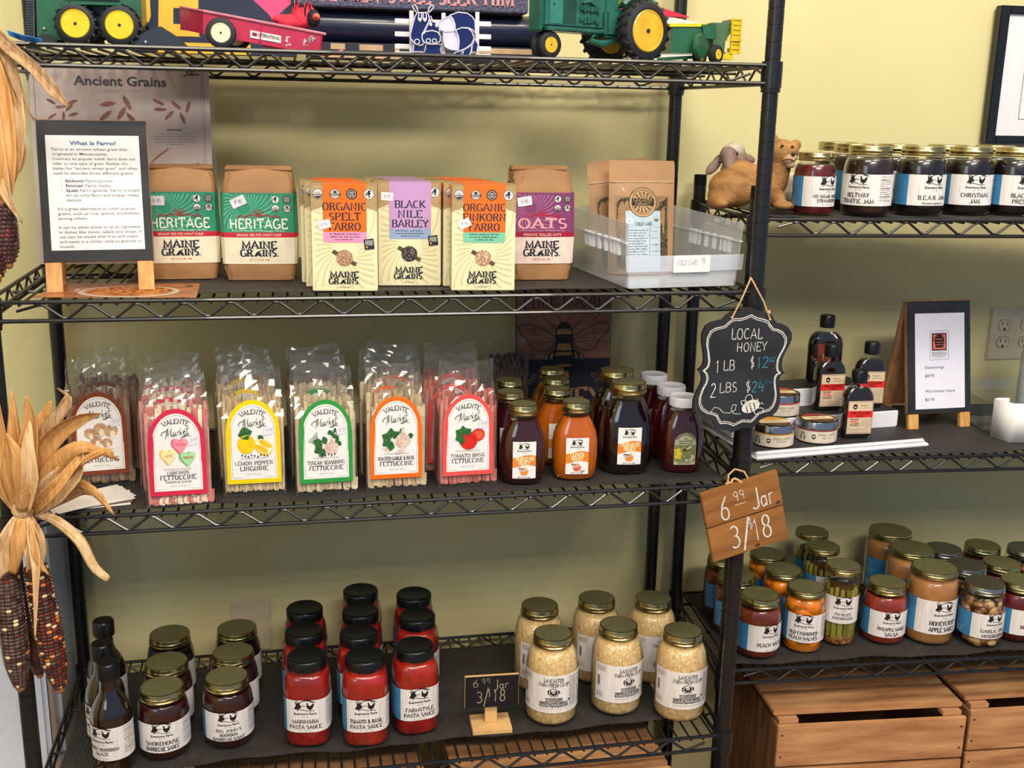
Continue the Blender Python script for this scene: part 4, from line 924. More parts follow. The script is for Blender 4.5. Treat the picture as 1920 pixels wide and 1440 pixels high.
bag('garlic', .588, .036+hb, .03, 'pasta bag with orange arched roasted garlic label'); bag('garlic', .583, .108+hb, -.03, 'pasta bag right behind the orange garlic label'); bag('garlic', .60, .183+hb, 0, 'pasta bag farthest back in the orange label row')
bag('tomato', .706, .035+hb, .05, 'rose pasta bag with coral arched tomato label'); bag('tomato', .692, .107+hb, 0, 'rose pasta bag right behind the coral tomato label'); bag('tomato', .70, .182+hb, .03, 'rose pasta bag farthest back in the tomato row')
bag('mushroom', .113, .122+hb, .12, 'brown pasta bag with brown arched mushroom label behind the corn husks')
bag('mushroom', .118, .195+hb, 0, 'brown pasta bag right behind the mushroom label')
# bag of twisted dark pasta beside the bee sign
t = thing('pasta_bag', 'bag of dark twisted pasta leaning beside the bee sign', 'pasta bag', (.838, .385, zC+TOP), .1, GP)
mb = MB(); r = random.Random(5); sp = M('dark_spiral_pasta', '#6e5350', .6, var=.15)
for k in range(9):
    x, y = -.03+.0085*k, r.uniform(-.012, .012); ph = r.uniform(0, 6)
    for q in (0, PI): mb.tube([(x+.0035*math.cos(ph+i*.55+q), y+.0035*math.sin(ph+i*.55+q), .01+i*.0075+r.uniform(0, .0002)) for i in range(23)], .0024, sp, 5)
mb.build('twisted_pasta', t)['kind'] = 'stuff'
mb = MB(); vs = []; fs = []; rows = [.001, .05, .1, .15, .175, .195, .21]
for z in rows:
    for k in range(16):
        th = 2*PI*k/16; q = section(th, (.046 if z < .18 else .04, .024 if z < .15 else .024*(.215-z)/.065, 3)); vs.append((q[0]+r.uniform(-.001, .001), q[1]+r.uniform(-.001, .001), z))
for i in range(len(rows)-1):
    for k in range(16): fs.append((i*16+k, i*16+(k+1) % 16, (i+1)*16+(k+1) % 16, (i+1)*16+k))
mb.add(vs, fs, FILM); mb.build('cellophane', t); t.scale = (1, 1, .84)
drop_protos(); PROTO.clear()

# ---------------- flour and oat bags ----------------
def swirl(a, cx, cy, x0, x1, y0, y1, m, L, n=34, w=.0022, R=.12, tw=2.2, r0=.006):
    for k in range(n):
        a0 = 2*PI*k/n; seg = []
        for i in range(26):
            q = r0+(R-r0)*i/25; th = a0+tw*(q/R)**.8; x, y = cx+q*math.cos(th), cy+q*math.sin(th)
            if x0+w*.6 < x < x1-w*.6 and y0+w*.6 < y < y1-w*.6: seg.append((x, y))
            else:
                if len(seg) > 1: a.line(seg, w, m, L, f=lambda t: .4+.6*t)
                seg = []
        if len(seg) > 1: a.line(seg, w, m, L, f=lambda t: .4+.6*t)
def badge(a, x, y, r, kind, L=4):
    a.ell(x, y, r, r, INK, L, 20)
    if kind == 'usda': a.ell(x, y, r*.9, r*.9, PAPER, L+1, 20); a.poly(arc(x, y, r*.84, r*.84, 180, 360, 10), INK, L+2); a.text('USDA', x, y+r*.08, r*.42, INK, 'sans', wid=r*1.2, L=L+2); a.text('ORGANIC', x, y-r*.42, r*.3, PAPER, 'sans', wid=r*1.35, L=L+3)
    elif kind == 'globe': a.ell(x, y, r*.92, r*.92, PAPER, L+1, 20); a.poly([(x+u*r, y+v*r) for u, v in ((-.1, .75), (.45, .7), (.2, .3), (.55, .1), (.1, -.1), (.3, -.5), (.05, -.8), (-.1, -.2), (-.35, .2))], INK, L+2); a.text('K', x-r*.42, y-r*.4, r*.7, INK, 'bold', wid=r*.5, L=L+2)
    elif kind == 'gmo':
        for k in range(16): a.ell(x+r*math.cos(k*PI/8), y+r*math.sin(k*PI/8), r*.13, r*.13, INK, L, 6)
        a.ell(x, y, r*.8, r*.8, PAPER, L+1, 18); a.ell(x, y, r*.72, r*.72, INK, L+2, 18); a.text('NON', x, y+r*.08, r*.36, PAPER, 'sans', wid=r*.9, L=L+3); a.text('GMO', x, y-r*.42, r*.36, PAPER, 'sans', wid=r*.9, L=L+3)
    else: a.ell(x, y, r*.9, r*.9, LABG, L+1, 20); a.rect(x-r*1.1, y-r*.3, x+r*1.1, y+r*.12, INK, L+2); a.text('ORGANIC', x, y-r*.22, r*.28, PAPER, 'sans', wid=r*1.8, L=L+3); a.ell(x, y+r*.4, r*.35, r*.25, GREENK, L+2, 10)
def maine(a, x, y, h, m, L=4):
    """two line wordmark"""
    a.text('MAINE', x, y+h*1.12, h, m, 'fat', wid=h*4.9, L=L); a.text('GR', x-h*2.72, y-h*.02, h*.98, m, 'fat', wid=h*1.75, al='l', L=L); a.text('INS.', x+h*.40, y-h*.02, h*.98, m, 'fat', wid=h*2.3, al='l', L=L)
    a.ell(x-h*.32, y+h*.35, h*.5, h*.22, m, L, 10, .9); a.ell(x-h*.02, y+h*.3, h*.45, h*.2, m, L, 10, 2.2); a.line([(x-h*.75, y+h*.05), (x-h*.1, y+h*.55), (x+h*.2, y+h*.9)], h*.12, m, L)
def paper_bag(key, col, c2, title, strip, stripc, below, w_, d_, h_, titm, stick):
    t = empty('bag', (0, 0, -50)); r = random.Random(len(title)); NX, NZ = 12, 20
    def half(z):
        f = z/h_; b = 1+.05*math.sin(PI*min(1, f/.9)); tp = 1 if f < .80 else 1-.10*((f-.8)/.2)
        return w_/2*b*(.95+.05*min(1, f*8))*tp, d_/2*b*(.92+.08*min(1, f*8))*(1 if f < .80 else 1-.42*((f-.8)/.2)**1.3)
    def front(x, z):
        wd, dp = half(z); u = min(1, abs(x)/wd); return -dp*(1-.10*u**4)
    mb = MB(); rows = [.001+(h_-.001)*(k/NZ)**.95 for k in range(NZ+1)]; ring = []; n = 56; vs = []
    for z in rows:
        wd, dp = half(z)
        for k in range(n):
            q = section(2*PI*k/n, (wd, dp, 7)); f = z/h_; cr = r.uniform(-1, 1)*(.0016 if f > .84 or f < .12 else .0002); vs.append(Vector((q[0]+cr, q[1]+cr, z-(.006*abs(q[0])/wd*(f > .97)))))
    fs = [(i*n+k, i*n+(k+1) % n, (i+1)*n+(k+1) % n, (i+1)*n+k) for i in range(NZ) for k in range(n)]+[tuple(range(n-1, -1, -1)), tuple(NZ*n+k for k in range(n))]
    mb.add(vs, fs, KRAFT, True); mb.build('paper_bag', t)
    mb = MB(); mb.box(-w_*.47, w_*.47, -.004, d_*.30, h_-.0045, h_+.003, KRAFT, .0018); mb.box(-w_*.49, w_*.46, d_*.18, d_*.30, h_-.026, h_+.001, KRAFT, .003); mb.build('folded_top', t)
    a = Art(); y0, ys, y1, y2 = h_*.155, h_*.395, h_*.44, h_*.79; P = w_+d_; xw = w_*.985/2
    main = M(key+'_label_main', col, .45, var=.02); lite = M(key+'_label_light', c2, .45, var=.02); crm = CREAM if key != 'oats' else M('oat_cream', '#e8cfc4', .5)
    X = w_/2+d_*.6
    a.rect(-X, y0, X, ys, crm, 1, nx=30); a.rect(-X, ys, X, y1, M(key+'_strip', stripc, .45), 1, nx=30); a.rect(-X, y1, X, y2, main, 1, nx=30)
    swirl(a, -w_*.20, y1+(y2-y1)*.62, -xw, w_*.22, y1, y2, lite, 2, 30, .0021, .085, 1.6, .010)
    a.text(title, .0, y1+(y2-y1)*.10, (y2-y1)*.24, titm, 'sans' if title != 'OATS' else 'fat', wid=w_*.80, L=4)
    a.font('Bread wheat known for red color and sweet, nutty flavor.' if title != 'OATS' else 'Sweet, raw, dry rolled. Store cool and dry.', 0, y1+(y2-y1)*.03, .0022, titm, 'c', 4, .01, wid=w_*.74)
    a.text(strip, 0, ys+(y1-ys)*.3, (y1-ys)*.42, CREAM, 'sans', wid=w_*.62, L=3)
    maine(a, 0, y0+(ys-y0)*.30, (ys-y0)*.26, NAVY, 3); a.text('NET WT 2.2 LBS (998G)', 0, y0+(ys-y0)*.14, .0022, RED, 'sans', wid=w_*.3)
    k1 = w_*.075
    for (bx, by, kd) in ((.24, .84, 'globe'), (.40, .84, 'gmo'), (.24, .61, 'usda'), (.40, .61, 'org')): badge(a, w_*bx, y1+(y2-y1)*by, w_*.055, kd, 3)
    og = M(key+'_ornament', '#8a3b3a' if key != 'oats' else '#b01840', .5); cy = y1+(y2-y1)*.42
    for s_ in (-1, 1):
        for k in range(4): a.ell(s_*(.004+k*w_*.075), cy+.0015*math.sin(k*2), w_*.045, .0016, og, 3, 10, s_*(.3-.25*k))
    for an in (60, 90, 120, 40, 140): q = math.radians(an); a.line([(0, cy), (w_*.11*math.cos(q), cy+w_*.11*math.sin(q))], .002, og, 3, f=lambda t: 1-.5*t)
    r1 = {'a': .0, 'b': .42, 'c': .16}[stick]
    sx = -w_*(.30 if stick != 'b' else .27); sy = y1+(y2-y1)*.78; a.rrect(sx-.012, sy-.0075, sx+.012, sy+.0075, .002, PRICE, 6, r1); a.text('8.95' if key != 'oats' else '6.95', sx, sy-.003, .006, NAVY, 'hand', wid=.012, L=7)
    def fn(x, y, o):
        wd, dp = half(y); e = wd*.985
        if abs(x) <= e: return (x, front(x, y)-.0009-o, y)
        s_ = 1 if x > 0 else -1; q = abs(x)-e; yy = front(e, y)+min(q, 2*dp*.93); return (s_*(wd+.0009+o), yy-.0002, y)
    a.build('label', fn, t); PROTO[key+stick] = t
paper_bag('flour', '#2e8a68', '#63b896', 'HERITAGE', 'ORGANIC RED FIFE WHEAT FLOUR', '#c4203a', '', .114, .078, .180, M('cream_title', '#f0ead8', .5), 'a')
paper_bag('flour', '#2e8a68', '#63b896', 'HERITAGE', 'ORGANIC RED FIFE WHEAT FLOUR', '#c4203a', '', .114, .078, .180, M('cream_title', '#f0ead8', .5), 'b')
paper_bag('oats', '#7e3a66', '#a86a94', 'OATS', 'ORGANIC ROLLED OATS', '#a3163c', '', .104, .066, .186, M('pink_title', '#efa0a8', .5), 'c')
GF = 'kraft paper flour bags'
place('floura', 'flour_bag', 'kraft paper bag of heritage flour with green label, half behind the farro board', 'flour bag', .255, .207, zB+TOP, .03, GF)
place('flourb', 'flour_bag', 'kraft paper bag of heritage flour standing free beside the grain boxes', 'flour bag', .382, .187, zB+TOP, -.05, GF)
place('oatsc', 'oats_bag', 'kraft paper bag of rolled oats with purple label', 'oats bag', .844, .152, zB+TOP, -.02)
drop_protos(); PROTO.clear()

# ---------------- grain boxes ----------------
BOXC = M('box_cream', '#e9dfb6', .42, var=.01); BOXL = M('box_ray', '#d6cb9a', .42, var=.01); HEX = M('box_tan_lattice', '#a48a5e', .45, var=.02); HEXL = M('lattice_line', '#c9b389', .45)
def grain_box(key, t1, colt, colb, grain, kinds):
    t = empty('box', (0, 0, -50)); W_, H_, D_ = .100, .166, .042
    mb = MB(); mb.box(-W_/2, W_/2, 0, D_, .0008, H_, BOXC, .0012); mb.build('carton', t)
    a = Art(); swirl(a, 0, .062, -W_/2+.001, W_/2-.001, .002, H_-.002, BOXL, 1, 30, .0033, .14, 1.5, .02)
    a.poly([(-W_/2, H_), (-W_/2, .124)]+[(-W_/2+.034*k/6, .124+.010*math.sin(PI/2*k/6)) for k in range(1, 7)]+[(-.016, H_)], HEX, 2); a.poly([(W_/2, H_), (W_/2, .124)]+[(W_/2-.034*k/6, .124+.010*math.sin(PI/2*k/6)) for k in range(1, 7)]+[(.016, H_)], HEX, 2)
    for i in range(7):
        for j in range(6):
            x = -W_/2+.004+i*.0062+(j % 2)*.0031; y = .129+j*.0062
            for s_ in (-1, 1):
                if x < -.030 and y < H_-.003 : a.line([(s_*x+.0024*math.cos(q*PI/4), y+.0024*math.sin(q*PI/4)) for q in range(8)], .0006, HEXL, 3, closed=True)
    ct, cb = M(key+'_panel', colt, .42, var=.01), M(key+'_panel_low', colb, .42, var=.01)
    a.rect(-.032, .0925, .034, H_, ct, 4); a.rrect(-.032, .0765, .034, .098, .003, cb, 3)
    n = len(t1); 
    for k, s_ in enumerate(t1): a.text(s_, .001, (.1255-k*.0152), .0112, NAVY, 'didone', wid=.0094*len(s_)+.001, L=5)
    for k in range(3): a.words(-.022+(k == 2)*.008, .024-(k == 2)*.008, .0885-k*.0042, .0024, NAVY, 5, k+len(key))
    for i, (bx, kd) in enumerate(kinds): badge(a, bx, .150, .0078, kd, 5)
    gm = M(key+'_grain', grain[0], .6, var=.25, scale=260, col2=grain[1]); dk = M('spoon_brown', '#5a4532', .5, var=.1)
    a.poly([(-.020, .0605), (-.0165, .0655), (.019, .0445), (.0155, .0395)], dk, 3); a.ell(-.0005, .0525, .0128, .0125, gm, 4, 24)
    r = random.Random(8); g2 = M(key+'_grain_kernel', grain[2], .6)
    for k in range(46):
        q, th = .0115*math.sqrt(r.random()), r.uniform(0, 7); a.ell(-.0005+q*math.cos(th), .0525+q*math.sin(th), .0016, .0008, g2, 5, 7, r.uniform(0, 3))
    maine(a, -.001, .0125, .0088, NAVY, 5); a.text('NET WT 16OZ (454G)', -.001, .006, .0021, NAVY, 'sans', wid=.016, L=5)
    if key != 'einkorn':
        a.rrect(.030, .066, .045, .082, .0005, NAVY, 6, .12); a.text('GOOD', .0375, .0765, .0032, PAPER, 'sans', wid=.011, L=7); a.text('FOOD', .0375, .0725, .0032, PAPER, 'sans', wid=.011, L=7); a.ell(.034, .0695, .0016, .0016, M('award_orange', '#f0a040', .5), 7, 10)
    sx, sy, ro = {'spelt': (-.030, .104, .25), 'barley': (-.035, .143, -.08), 'einkorn': (-.030, .106, .45)}[key]
    a.rrect(sx-.0095, sy-.0065, sx+.0095, sy+.0065, .0015, PRICE, 8, ro); a.text('8.95', sx, sy-.0025, .005, NAVY, 'hand', wid=.010, L=9)
    a.build('front_print', flat(-.0003), t, .00012)
    b = Art(); b.rect(.001, .001, D_-.001, .128, BOXC, 1); b.rect(.001, .126, D_-.001, H_-.001, HEX if key != 'einkorn' else ct, 1)
    for k in range(16): b.words(.008, D_-.006, .03+k*.005, .0022, NAVY, 2, k)
    b.rect(.006, .012, .02, .026, PAPER, 2)
    for k in range(8): b.rect(.007+k*.0016, .013, .0079+k*.0016, .025, INK, 3)
    b.build('side_print', lambda x, y, o: (-W_/2-.0003-o, D_-x, y), t, .00012)
    c = Art(); c.rect(-W_/2+.001, .001, W_/2-.001, D_-.001, HEX, 1); c.rect(-.032, .001, .034, D_-.001, ct, 2); c.build('top_print', lambda x, y, o: (x, y, H_+.0002+o), t, .00012); PROTO[key] = t
KD = ((-.039, 'usda'), (-.013, 'org'), (.012, 'gmo'), (.038, 'globe'))
grain_box('spelt', ['ORGANIC', 'SPELT', 'FARRO'], '#f56c1e', '#f093bb', ('#b98a6a', '#8a5c42', '#d9b59a'), KD)
grain_box('barley', ['BLACK', 'NILE', 'BARLEY'], '#bd93c4', '#92a6c8', ('#3a3230', '#1e1a1a', '#7a6d66'), ((.040, 'globe'),))
grain_box('einkorn', ['ORGANIC', 'EINKORN', 'FARRO'], '#f56c1e', '#79c3a4', ('#c19a78', '#93694c', '#e2c3a6'), KD)
GB = 'boxes of ancient grains'
for (k, x, y, rz, lab) in (('spelt', .511, .0285, -.09, 'front orange panelled box of spelt farro'), ('spelt', .502, .074, -.06, 'spelt farro box directly behind the front one'), ('spelt', .496, .119, -.04, 'third and rearmost spelt farro box'),
    ('barley', .616, .0735, -.07, 'front lilac panelled box of black barley'), ('barley', .612, .118, -.03, 'barley box directly behind the lilac front one'), ('barley', .602, .163, -.02, 'third and rearmost barley box'),
    ('einkorn', .726, .0165, -.08, 'front orange panelled box of einkorn farro beside the oats'), ('einkorn', .719, .061, -.06, 'einkorn farro box directly behind the front one'), ('einkorn', .711, .107, -.03, 'third einkorn farro box in its row'), ('einkorn', .700, .152, -.02, 'rearmost einkorn farro box in its row')):
    place(k, 'grain_box', lab, 'box', x, y, zB+TOP, rz, GB)
drop_protos(); PROTO.clear()
# ---------------- boards, signs and prints ----------------
SIDEW = M('board_side_wood', '#b08056', .6, var=.1, scale=20, stretch=(4, 4, .6), col2='#8a5f3c')
def a_frame(loc, rz, w_, z0, z1, tilt, lab, paper, bt):
    t = thing('easel_sign', lab, 'sign', loc, rz)
    Rf = Matrix.Rotation(-tilt, 4, 'X'); H_ = z1/math.cos(tilt); yt = H_*math.sin(tilt)
    mb = MB(); mb.box(-w_/2, w_/2, .0, .010, z0/math.cos(tilt), H_, SIDEW, .001, Rf); mb.build('front_panel', t)
    mb = MB(); mb.box(-w_/2+.001, w_/2-.001, -.0012, .0005, z0/math.cos(tilt)+.001, H_-.001, CHALK, 0, Rf); mb.build('blackboard', t)
    for x in (-w_/2+.002, w_/2-.025):
        mb = MB(); mb.box(x, x+.023, -.001, .009, .0, z0/math.cos(tilt)-.0003, PINE, .001, Rf); mb.build('leg', t)
    Hb = z1/math.cos(bt); Rb = Matrix.Translation((0, yt+.012+Hb*math.sin(bt), 0)) @ Matrix.Rotation(bt, 4, 'X')
    mb = MB()
    mb.box(-w_/2, w_/2, -.010, 0, z0, Hb, SIDEW, .001, Rb); mb.build('back_panel', t)
    for x in (-w_/2+.002, w_/2-.025):
        mb = MB(); mb.box(x, x+.023, -.009, .0, .0, z0-.0003, PINE, .001, Rb); mb.build('leg', t)
    def fn(x, y, o): v = Rf @ Vector((x, -.0013-o, y)); return tuple(v)
    paper.build('printed_sheet', fn, t); return t
BLU = M('heading_blue', '#2c6290', .6); TXT = M('text_grey', '#4a4a55', .6)
a = Art(); a.rect(-.0665, .063, .0665, .236, PAPER, 1)
a.font('What Is Farro?', 0, .2215, .0060, BLU, 'c', 2, .03, wid=.066)
y = .2130
rowsF = [('Farro is an ancient wheat grain that', .107), ('originated in Mesopotamia.', .078), ('Contrary to popular belief, farro does not', .118), ('refer to one type of grain. Rather, it\'s', .106), ('Italian for "ancient wheat grain" and often', .120), ('used to describe three different grains:', .114)]
for s_, wd in rowsF: a.font(s_, -.0580, y, .0044, TXT, 'l', 2, .008, wid=wd); y -= .0072
y -= .0045
for b_, r_, bw, rw in (('Einkorn:', 'Farro piccolo', .027, .038), ('Emmer:', 'Farro medio', .026, .036), ('Spelt:', 'Farro grande, Farro is loved', .018, .084)):
    a.ell(-.0475, y+.0016, .0007, .0007, TXT, 2, 8); a.font(b_, -.0415, y, .0044, TXT, 'l', 2, .03, wid=bw); a.font(r_, -.0415+bw+.002, y, .0044, TXT, 'l', 2, .008, wid=rw); y -= .0072
for s_, wd in (('for its nutty flavor and unique, chewy', .106), ('texture.', .022)): a.font(s_, -.0415, y, .0044, TXT, 'l', 2, .008, wid=wd*.98); y -= .0072
y -= .006
for s_, wd in (("It's a great alternative to other popular", .111), ('grains, such as rice, quinoa, buckwheat,', .117), ('among others.', .042)): a.font(s_, -.0545, y, .0044, TXT, 'l', 2, .008, wid=wd); y -= .0072
y -= .0062
for s_, wd in (('It can be eaten alone or as an ingredient', .117), ('in dishes like stews, salads and soups. It', .118), ('can also be mixed with fruit and cream', .112), ('and eaten in a similar style to granola or', .117), ('muesli.', .021)): a.font(s_, -.0545, y, .0044, TXT, 'l', 2, .008, wid=wd); y -= .0072
a_frame((.146, .060, zB+TOP), .11, .158, .044, .252, .24, 'blackboard easel sign on wooden legs with a typed sheet about farro', a, .045)

# printed mat under the easel
t = thing('printed_mat', 'glossy food photo card lying flat under the farro easel', 'card', (0, 0, zB+.0036))
P_ = [onZ(*q, zB+.0045) for q in ((60, 557), (368, 557), (375, 531), (112, 531))]
prt = M('food_photo_wood', '#c07a44', .3, var=.1, scale=22, col2='#7c4326', stretch=(1, 4, 1), distort=1.5); bow = M('bowl_print', '#c9b8a6', .3); grn = M('grain_print', '#d88a3c', .35, var=.2, scale=220, col2='#a0562a')
def mat(x, y, o):
    p = P_[0].lerp(P_[1], x).lerp(P_[3].lerp(P_[2], x), y); return (p.x, p.y, .0006+o)
mb = MB(); vs = [Vector(mat(*q, 0)) for q in ((0, 0), (1, 0), (1, 1), (0, 1))]; mb.add([v-Vector((0, 0, .0006)) for v in vs]+vs, [(3, 2, 1, 0), (4, 5, 6, 7), (0, 1, 5, 4), (1, 2, 6, 5), (2, 3, 7, 6), (3, 0, 4, 7)], prt); mb.build('card', t)
a = Art(); a.ell(.55, .40, .33, .42, bow, 1, 40); a.ell(.55, .42, .29, .35, grn, 2, 40)
r = random.Random(3); gd = M('grain_print_dark', '#7a3418', .35)
for k in range(70): q, th = math.sqrt(r.random()), r.uniform(0, 7); a.ell(.55+.27*q*math.cos(th), .42+.32*q*math.sin(th), .012, .02, gd, 3, 7, r.uniform(-.6, .6))
a.ell(.20, .5, .012, .12, bow, 1, 12); a.ell(.93, .8, .03, .1, M('leaf_print', '#3c4a2c', .4), 1, 10)
a.build('photo_print', mat, t)

# ancient grains poster in a plastic sleeve
t = thing('poster', 'pale ancient grains poster in a clear sleeve leaning behind the farro easel', 'poster', (.146, .372, zB+TOP))
tl = -.10; Rp = Matrix.Rotation(tl, 4, 'X'); W_, H_ = .300, .345
mb = MB(); mb.box(-W_/2, W_/2, 0, .004, 0, H_, M('poster_backing', '#d9d2cc', .6), 0, Rp); mb.build('backing_board', t)
a = Art(); pp = M('poster_paper', '#d2beb8', .55, var=.04, scale=6, stretch=(6, 6, .4)); a.rect(-W_/2+.001, .001, W_/2-.001, H_-.001, pp, 1)
ol = M('poster_line', '#5f5864', .6); a.line([(-W_/2+.008, .02), (-W_/2+.008, H_-.006), (W_/2-.010, H_-.006), (W_/2-.010, .02)], .0008, ol, 2, closed=True); a.line([(W_/2-.014, .02), (W_/2-.014, H_-.012)], .0005, ol, 2)
tm = M('poster_title', '#453e4a', .6, var=.2, scale=300)
a.font('Ancient Grains', 0, H_-.036, .0165, tm, 'c', 2, .03, wid=.155); a.text('CEREAL : WHEAT', 0, H_-.047, .0042, M('poster_faint', '#8e7f84', .6), 'thin', wid=.066)
gm = M('grain_illustration', '#b06a5a', .6, var=.15, scale=120, col2='#8a4a40'); gl = M('grain_outline', '#6b3a38', .6)
def kern(x, y, l, an, w=.30):
    c, q = math.cos(an), math.sin(an); pts = [(-1, 0), (-.6, w*.75), (0, w), (.6, w*.7), (1, 0), (.6, -w*.8), (0, -w), (-.6, -w*.75)]
    a.poly([(x+(u*c-v*q)*l*1.1, y+(u*q+v*c)*l*1.1) for u, v in pts], gl, 2); a.poly([(x+(u*c-v*q)*l, y+(u*q+v*c)*l) for u, v in pts], gm, 3); a.line([(x-c*l*.8, y-q*l*.8), (x, y+.0004), (x+c*l*.8, y+q*l*.8)], .0006, gl, 4)
for cx, s_, sh in ((-.098, .0085, ((-14, 8, -.5), (14, 8, .4), (-2, 1, .1), (9, 0, .8), (-14, -12, .6), (1, -12, 1.5), (14, -9, .3))), (.0, .0130, ((-18, 6, .15), (8, 8, -1.1), (-22, -10, .7), (0, -6, 1.0), (13, -14, -.9))), (.090, .0105, ((-22, 10, -.5), (2, 6, -.7), (18, 4, 1.3), (-20, 0, 0), (-8, -8, .8), (10, -12, -1.2)))):
    for dx, dy, an in sh: kern(cx+dx*.00125, H_-.075+dy*.00125, s_, an)
a.font('emmer', .088, H_-.112, .0052, tm, 'c', 2, .02, wid=.027)
for k, s_ in enumerate(('One of the first crops', 'domesticated, native to the', 'Fertile Crescent. The oldest', 'emmer grains date back to', '17,000 BC.')): a.font(s_, .088, H_-.118-k*.0046, .0024, ol, 'c', 2, 0, wid=(.058, .072, .074, .070, .028)[k])
a.line([(.045, H_-.168), (.056, H_-.158), (.076, H_-.143)], .0028, gm, 2); r = random.Random(4)
for k in range(15): kern(.108+r.uniform(-.02, .022), H_-.182+r.uniform(-.016, .016), .0055, r.uniform(0, 3), .5)
for k in range(12): a.ell(W_/2-.03+r.uniform(-.012, .012), H_-.012+r.uniform(-.005, .004), .004, .0015, ol, 3, 7, r.uniform(0, 3)); a.ell(-W_/2+.012+r.uniform(-.004, .004), H_-.016+r.uniform(-.008, .006), .003, .0015, ol, 3, 7, r.uniform(0, 3))
a.font('Valais', .07, .018, .005, ol, 'c', 2); 
def pf(x, y, o): v = Rp @ Vector((x, -o-.0002, y)); return tuple(v)
a.build('poster_print', pf, t)
mb = MB(); SLV = clear('plastic_sleeve', tint=(.97, .97, .98), rough=.05, refl=1.2, bump=.08, bscale=12, base=.045, haze=.04)
vs = []; fs = []
for i in range(9):
    for j in range(11): vs.append(Rp @ Vector((-W_/2-.014+(W_+.022)*i/8, -.0035-.0015*math.sin(i*1.7+j*.9), .001+(H_+.006)*j/10)))
for i in range(8):
    for j in range(10): fs.append((i*11+j, (i+1)*11+j, (i+1)*11+j+1, i*11+j+1))
mb.add(vs, fs, SLV, True); mb.build('plastic_sleeve', t)

# bee sign behind the honey
t = thing('bee_sign', 'wooden pure local honey sign with a bumblebee behind the honey jars', 'sign', (.962, .405, zC+TOP))
W_, H_ = .196, .290; Rs = Matrix.Rotation(-.06, 4, 'X'); mb = MB(); mb.box(-W_/2, W_/2, 0, .010, 0, H_, M('sign_board_edge', '#4d352b', .7), .001, Rs); mb.build('board', t)
a = Art(); wd1 = M('sign_rose_wood', '#a87058', .6, var=.1, scale=8, stretch=(.8, 1, 8), col2='#875542'); sl = M('sign_slate_band', '#2c2a38', .6, var=.1); cr = M('sign_tan', '#b98a68', .6)
zb = .128
a.rect(-W_/2+.001, zb, W_/2-.001, H_-.001, wd1, 1); a.rect(-W_/2+.001, .001, W_/2-.001, zb, sl, 1)
for z in (.163, .197, .232, .262): a.rect(-W_/2+.001, z, W_/2-.001, z+.0007, INK, 2)
a.text('PURE LOCAL', 0, 0, .026, INK, 'light', wid=.165, L=3, warp=lambda x, y: (x, .222+y+.016*(1-(x/.09)**2)))
for s_ in (-1, 1): a.line([(s_*(.075-u), .214+v) for u, v in ((0, .01), (.004, 0), (.012, -.004), (.02, 0), (.02, .008), (.014, .006))], .0016, INK, 3, f=lambda t: 1-.6*t)
yb = M('bee_amber', '#b0793e', .6, var=.2, scale=120); zc_ = .165
def B(pts): return [(x*.00110, zc_+y*.00135) for x, y in pts]
a.poly(B([(-13, 20), (-17, 8), (-16, -8), (-20, -20), (-22, -32), (-17, -46), (-6, -60), (0, -64), (6, -60), (17, -46), (22, -32), (20, -20), (16, -8), (17, 8), (13, 20), (7, 28), (-7, 28)]), INK, 4)
for y0, y1, w0 in ((10, 18, 14), (-14, -4, 14), (-22, -17, 17), (-39, -35, 16), (-56, -46, 11)): a.poly(B([(-w0, y0), (w0, y0), (w0*.85, y1), (-w0*.85, y1)]), yb, 5)
for s_ in (-1, 1):
    wg = [(15, 6), (40, 18), (66, 27), (82, 25), (84, 17), (76, 8), (66, 0), (60, -10), (44, -16), (26, -10), (16, -2)]
    a.line(B([(s_*x, y) for x, y in wg]), .0016, INK, 3, closed=True)
    for e in ((70, 10), (62, 2), (52, -8)): a.line(B([(s_*16, 2), (s_*e[0]*.6, e[1]*.6+3), (s_*e[0], e[1])]), .0007, INK, 3)
    a.line(B([(s_*58, 24), (s_*54, 12), (s_*60, 2)]), .0007, INK, 3); a.line(B([(s_*72, 20), (s_*58, 12)]), .0007, INK, 3)
    a.line(B([(s_*5, 27), (s_*12, 37), (s_*23, 42)]), .0011, INK, 3); a.line(B([(s_*12, 14), (s_*20, 22), (s_*32, 30), (s_*45, 40)]), .0022, INK, 3, f=lambda t: 1-.6*t)
    a.line(B([(s_*15, -6), (s_*30, -16), (s_*40, -27), (s_*58, -28)]), .0022, INK, 3, f=lambda t: 1-.6*t); a.line(B([(s_*15, -12), (s_*28, -20), (s_*30, -36)]), .0035, INK, 3)
    for q in (0, 1): a.line([(s_*(.062+.008*q)+.006*math.cos(u/2)*(1-u*.06), .093-.011*q+.006*math.sin(u/2)*(1-u*.06)) for u in range(13)], .0008, cr, 3)
a.text('HONEY', 0, .028, .040, cr, 'didone', wid=.165, L=3)
def bfn(x, y, o): v = Rs @ Vector((x, -o-.0003, y)); return tuple(v)
a.build('painted_face', bfn, t)

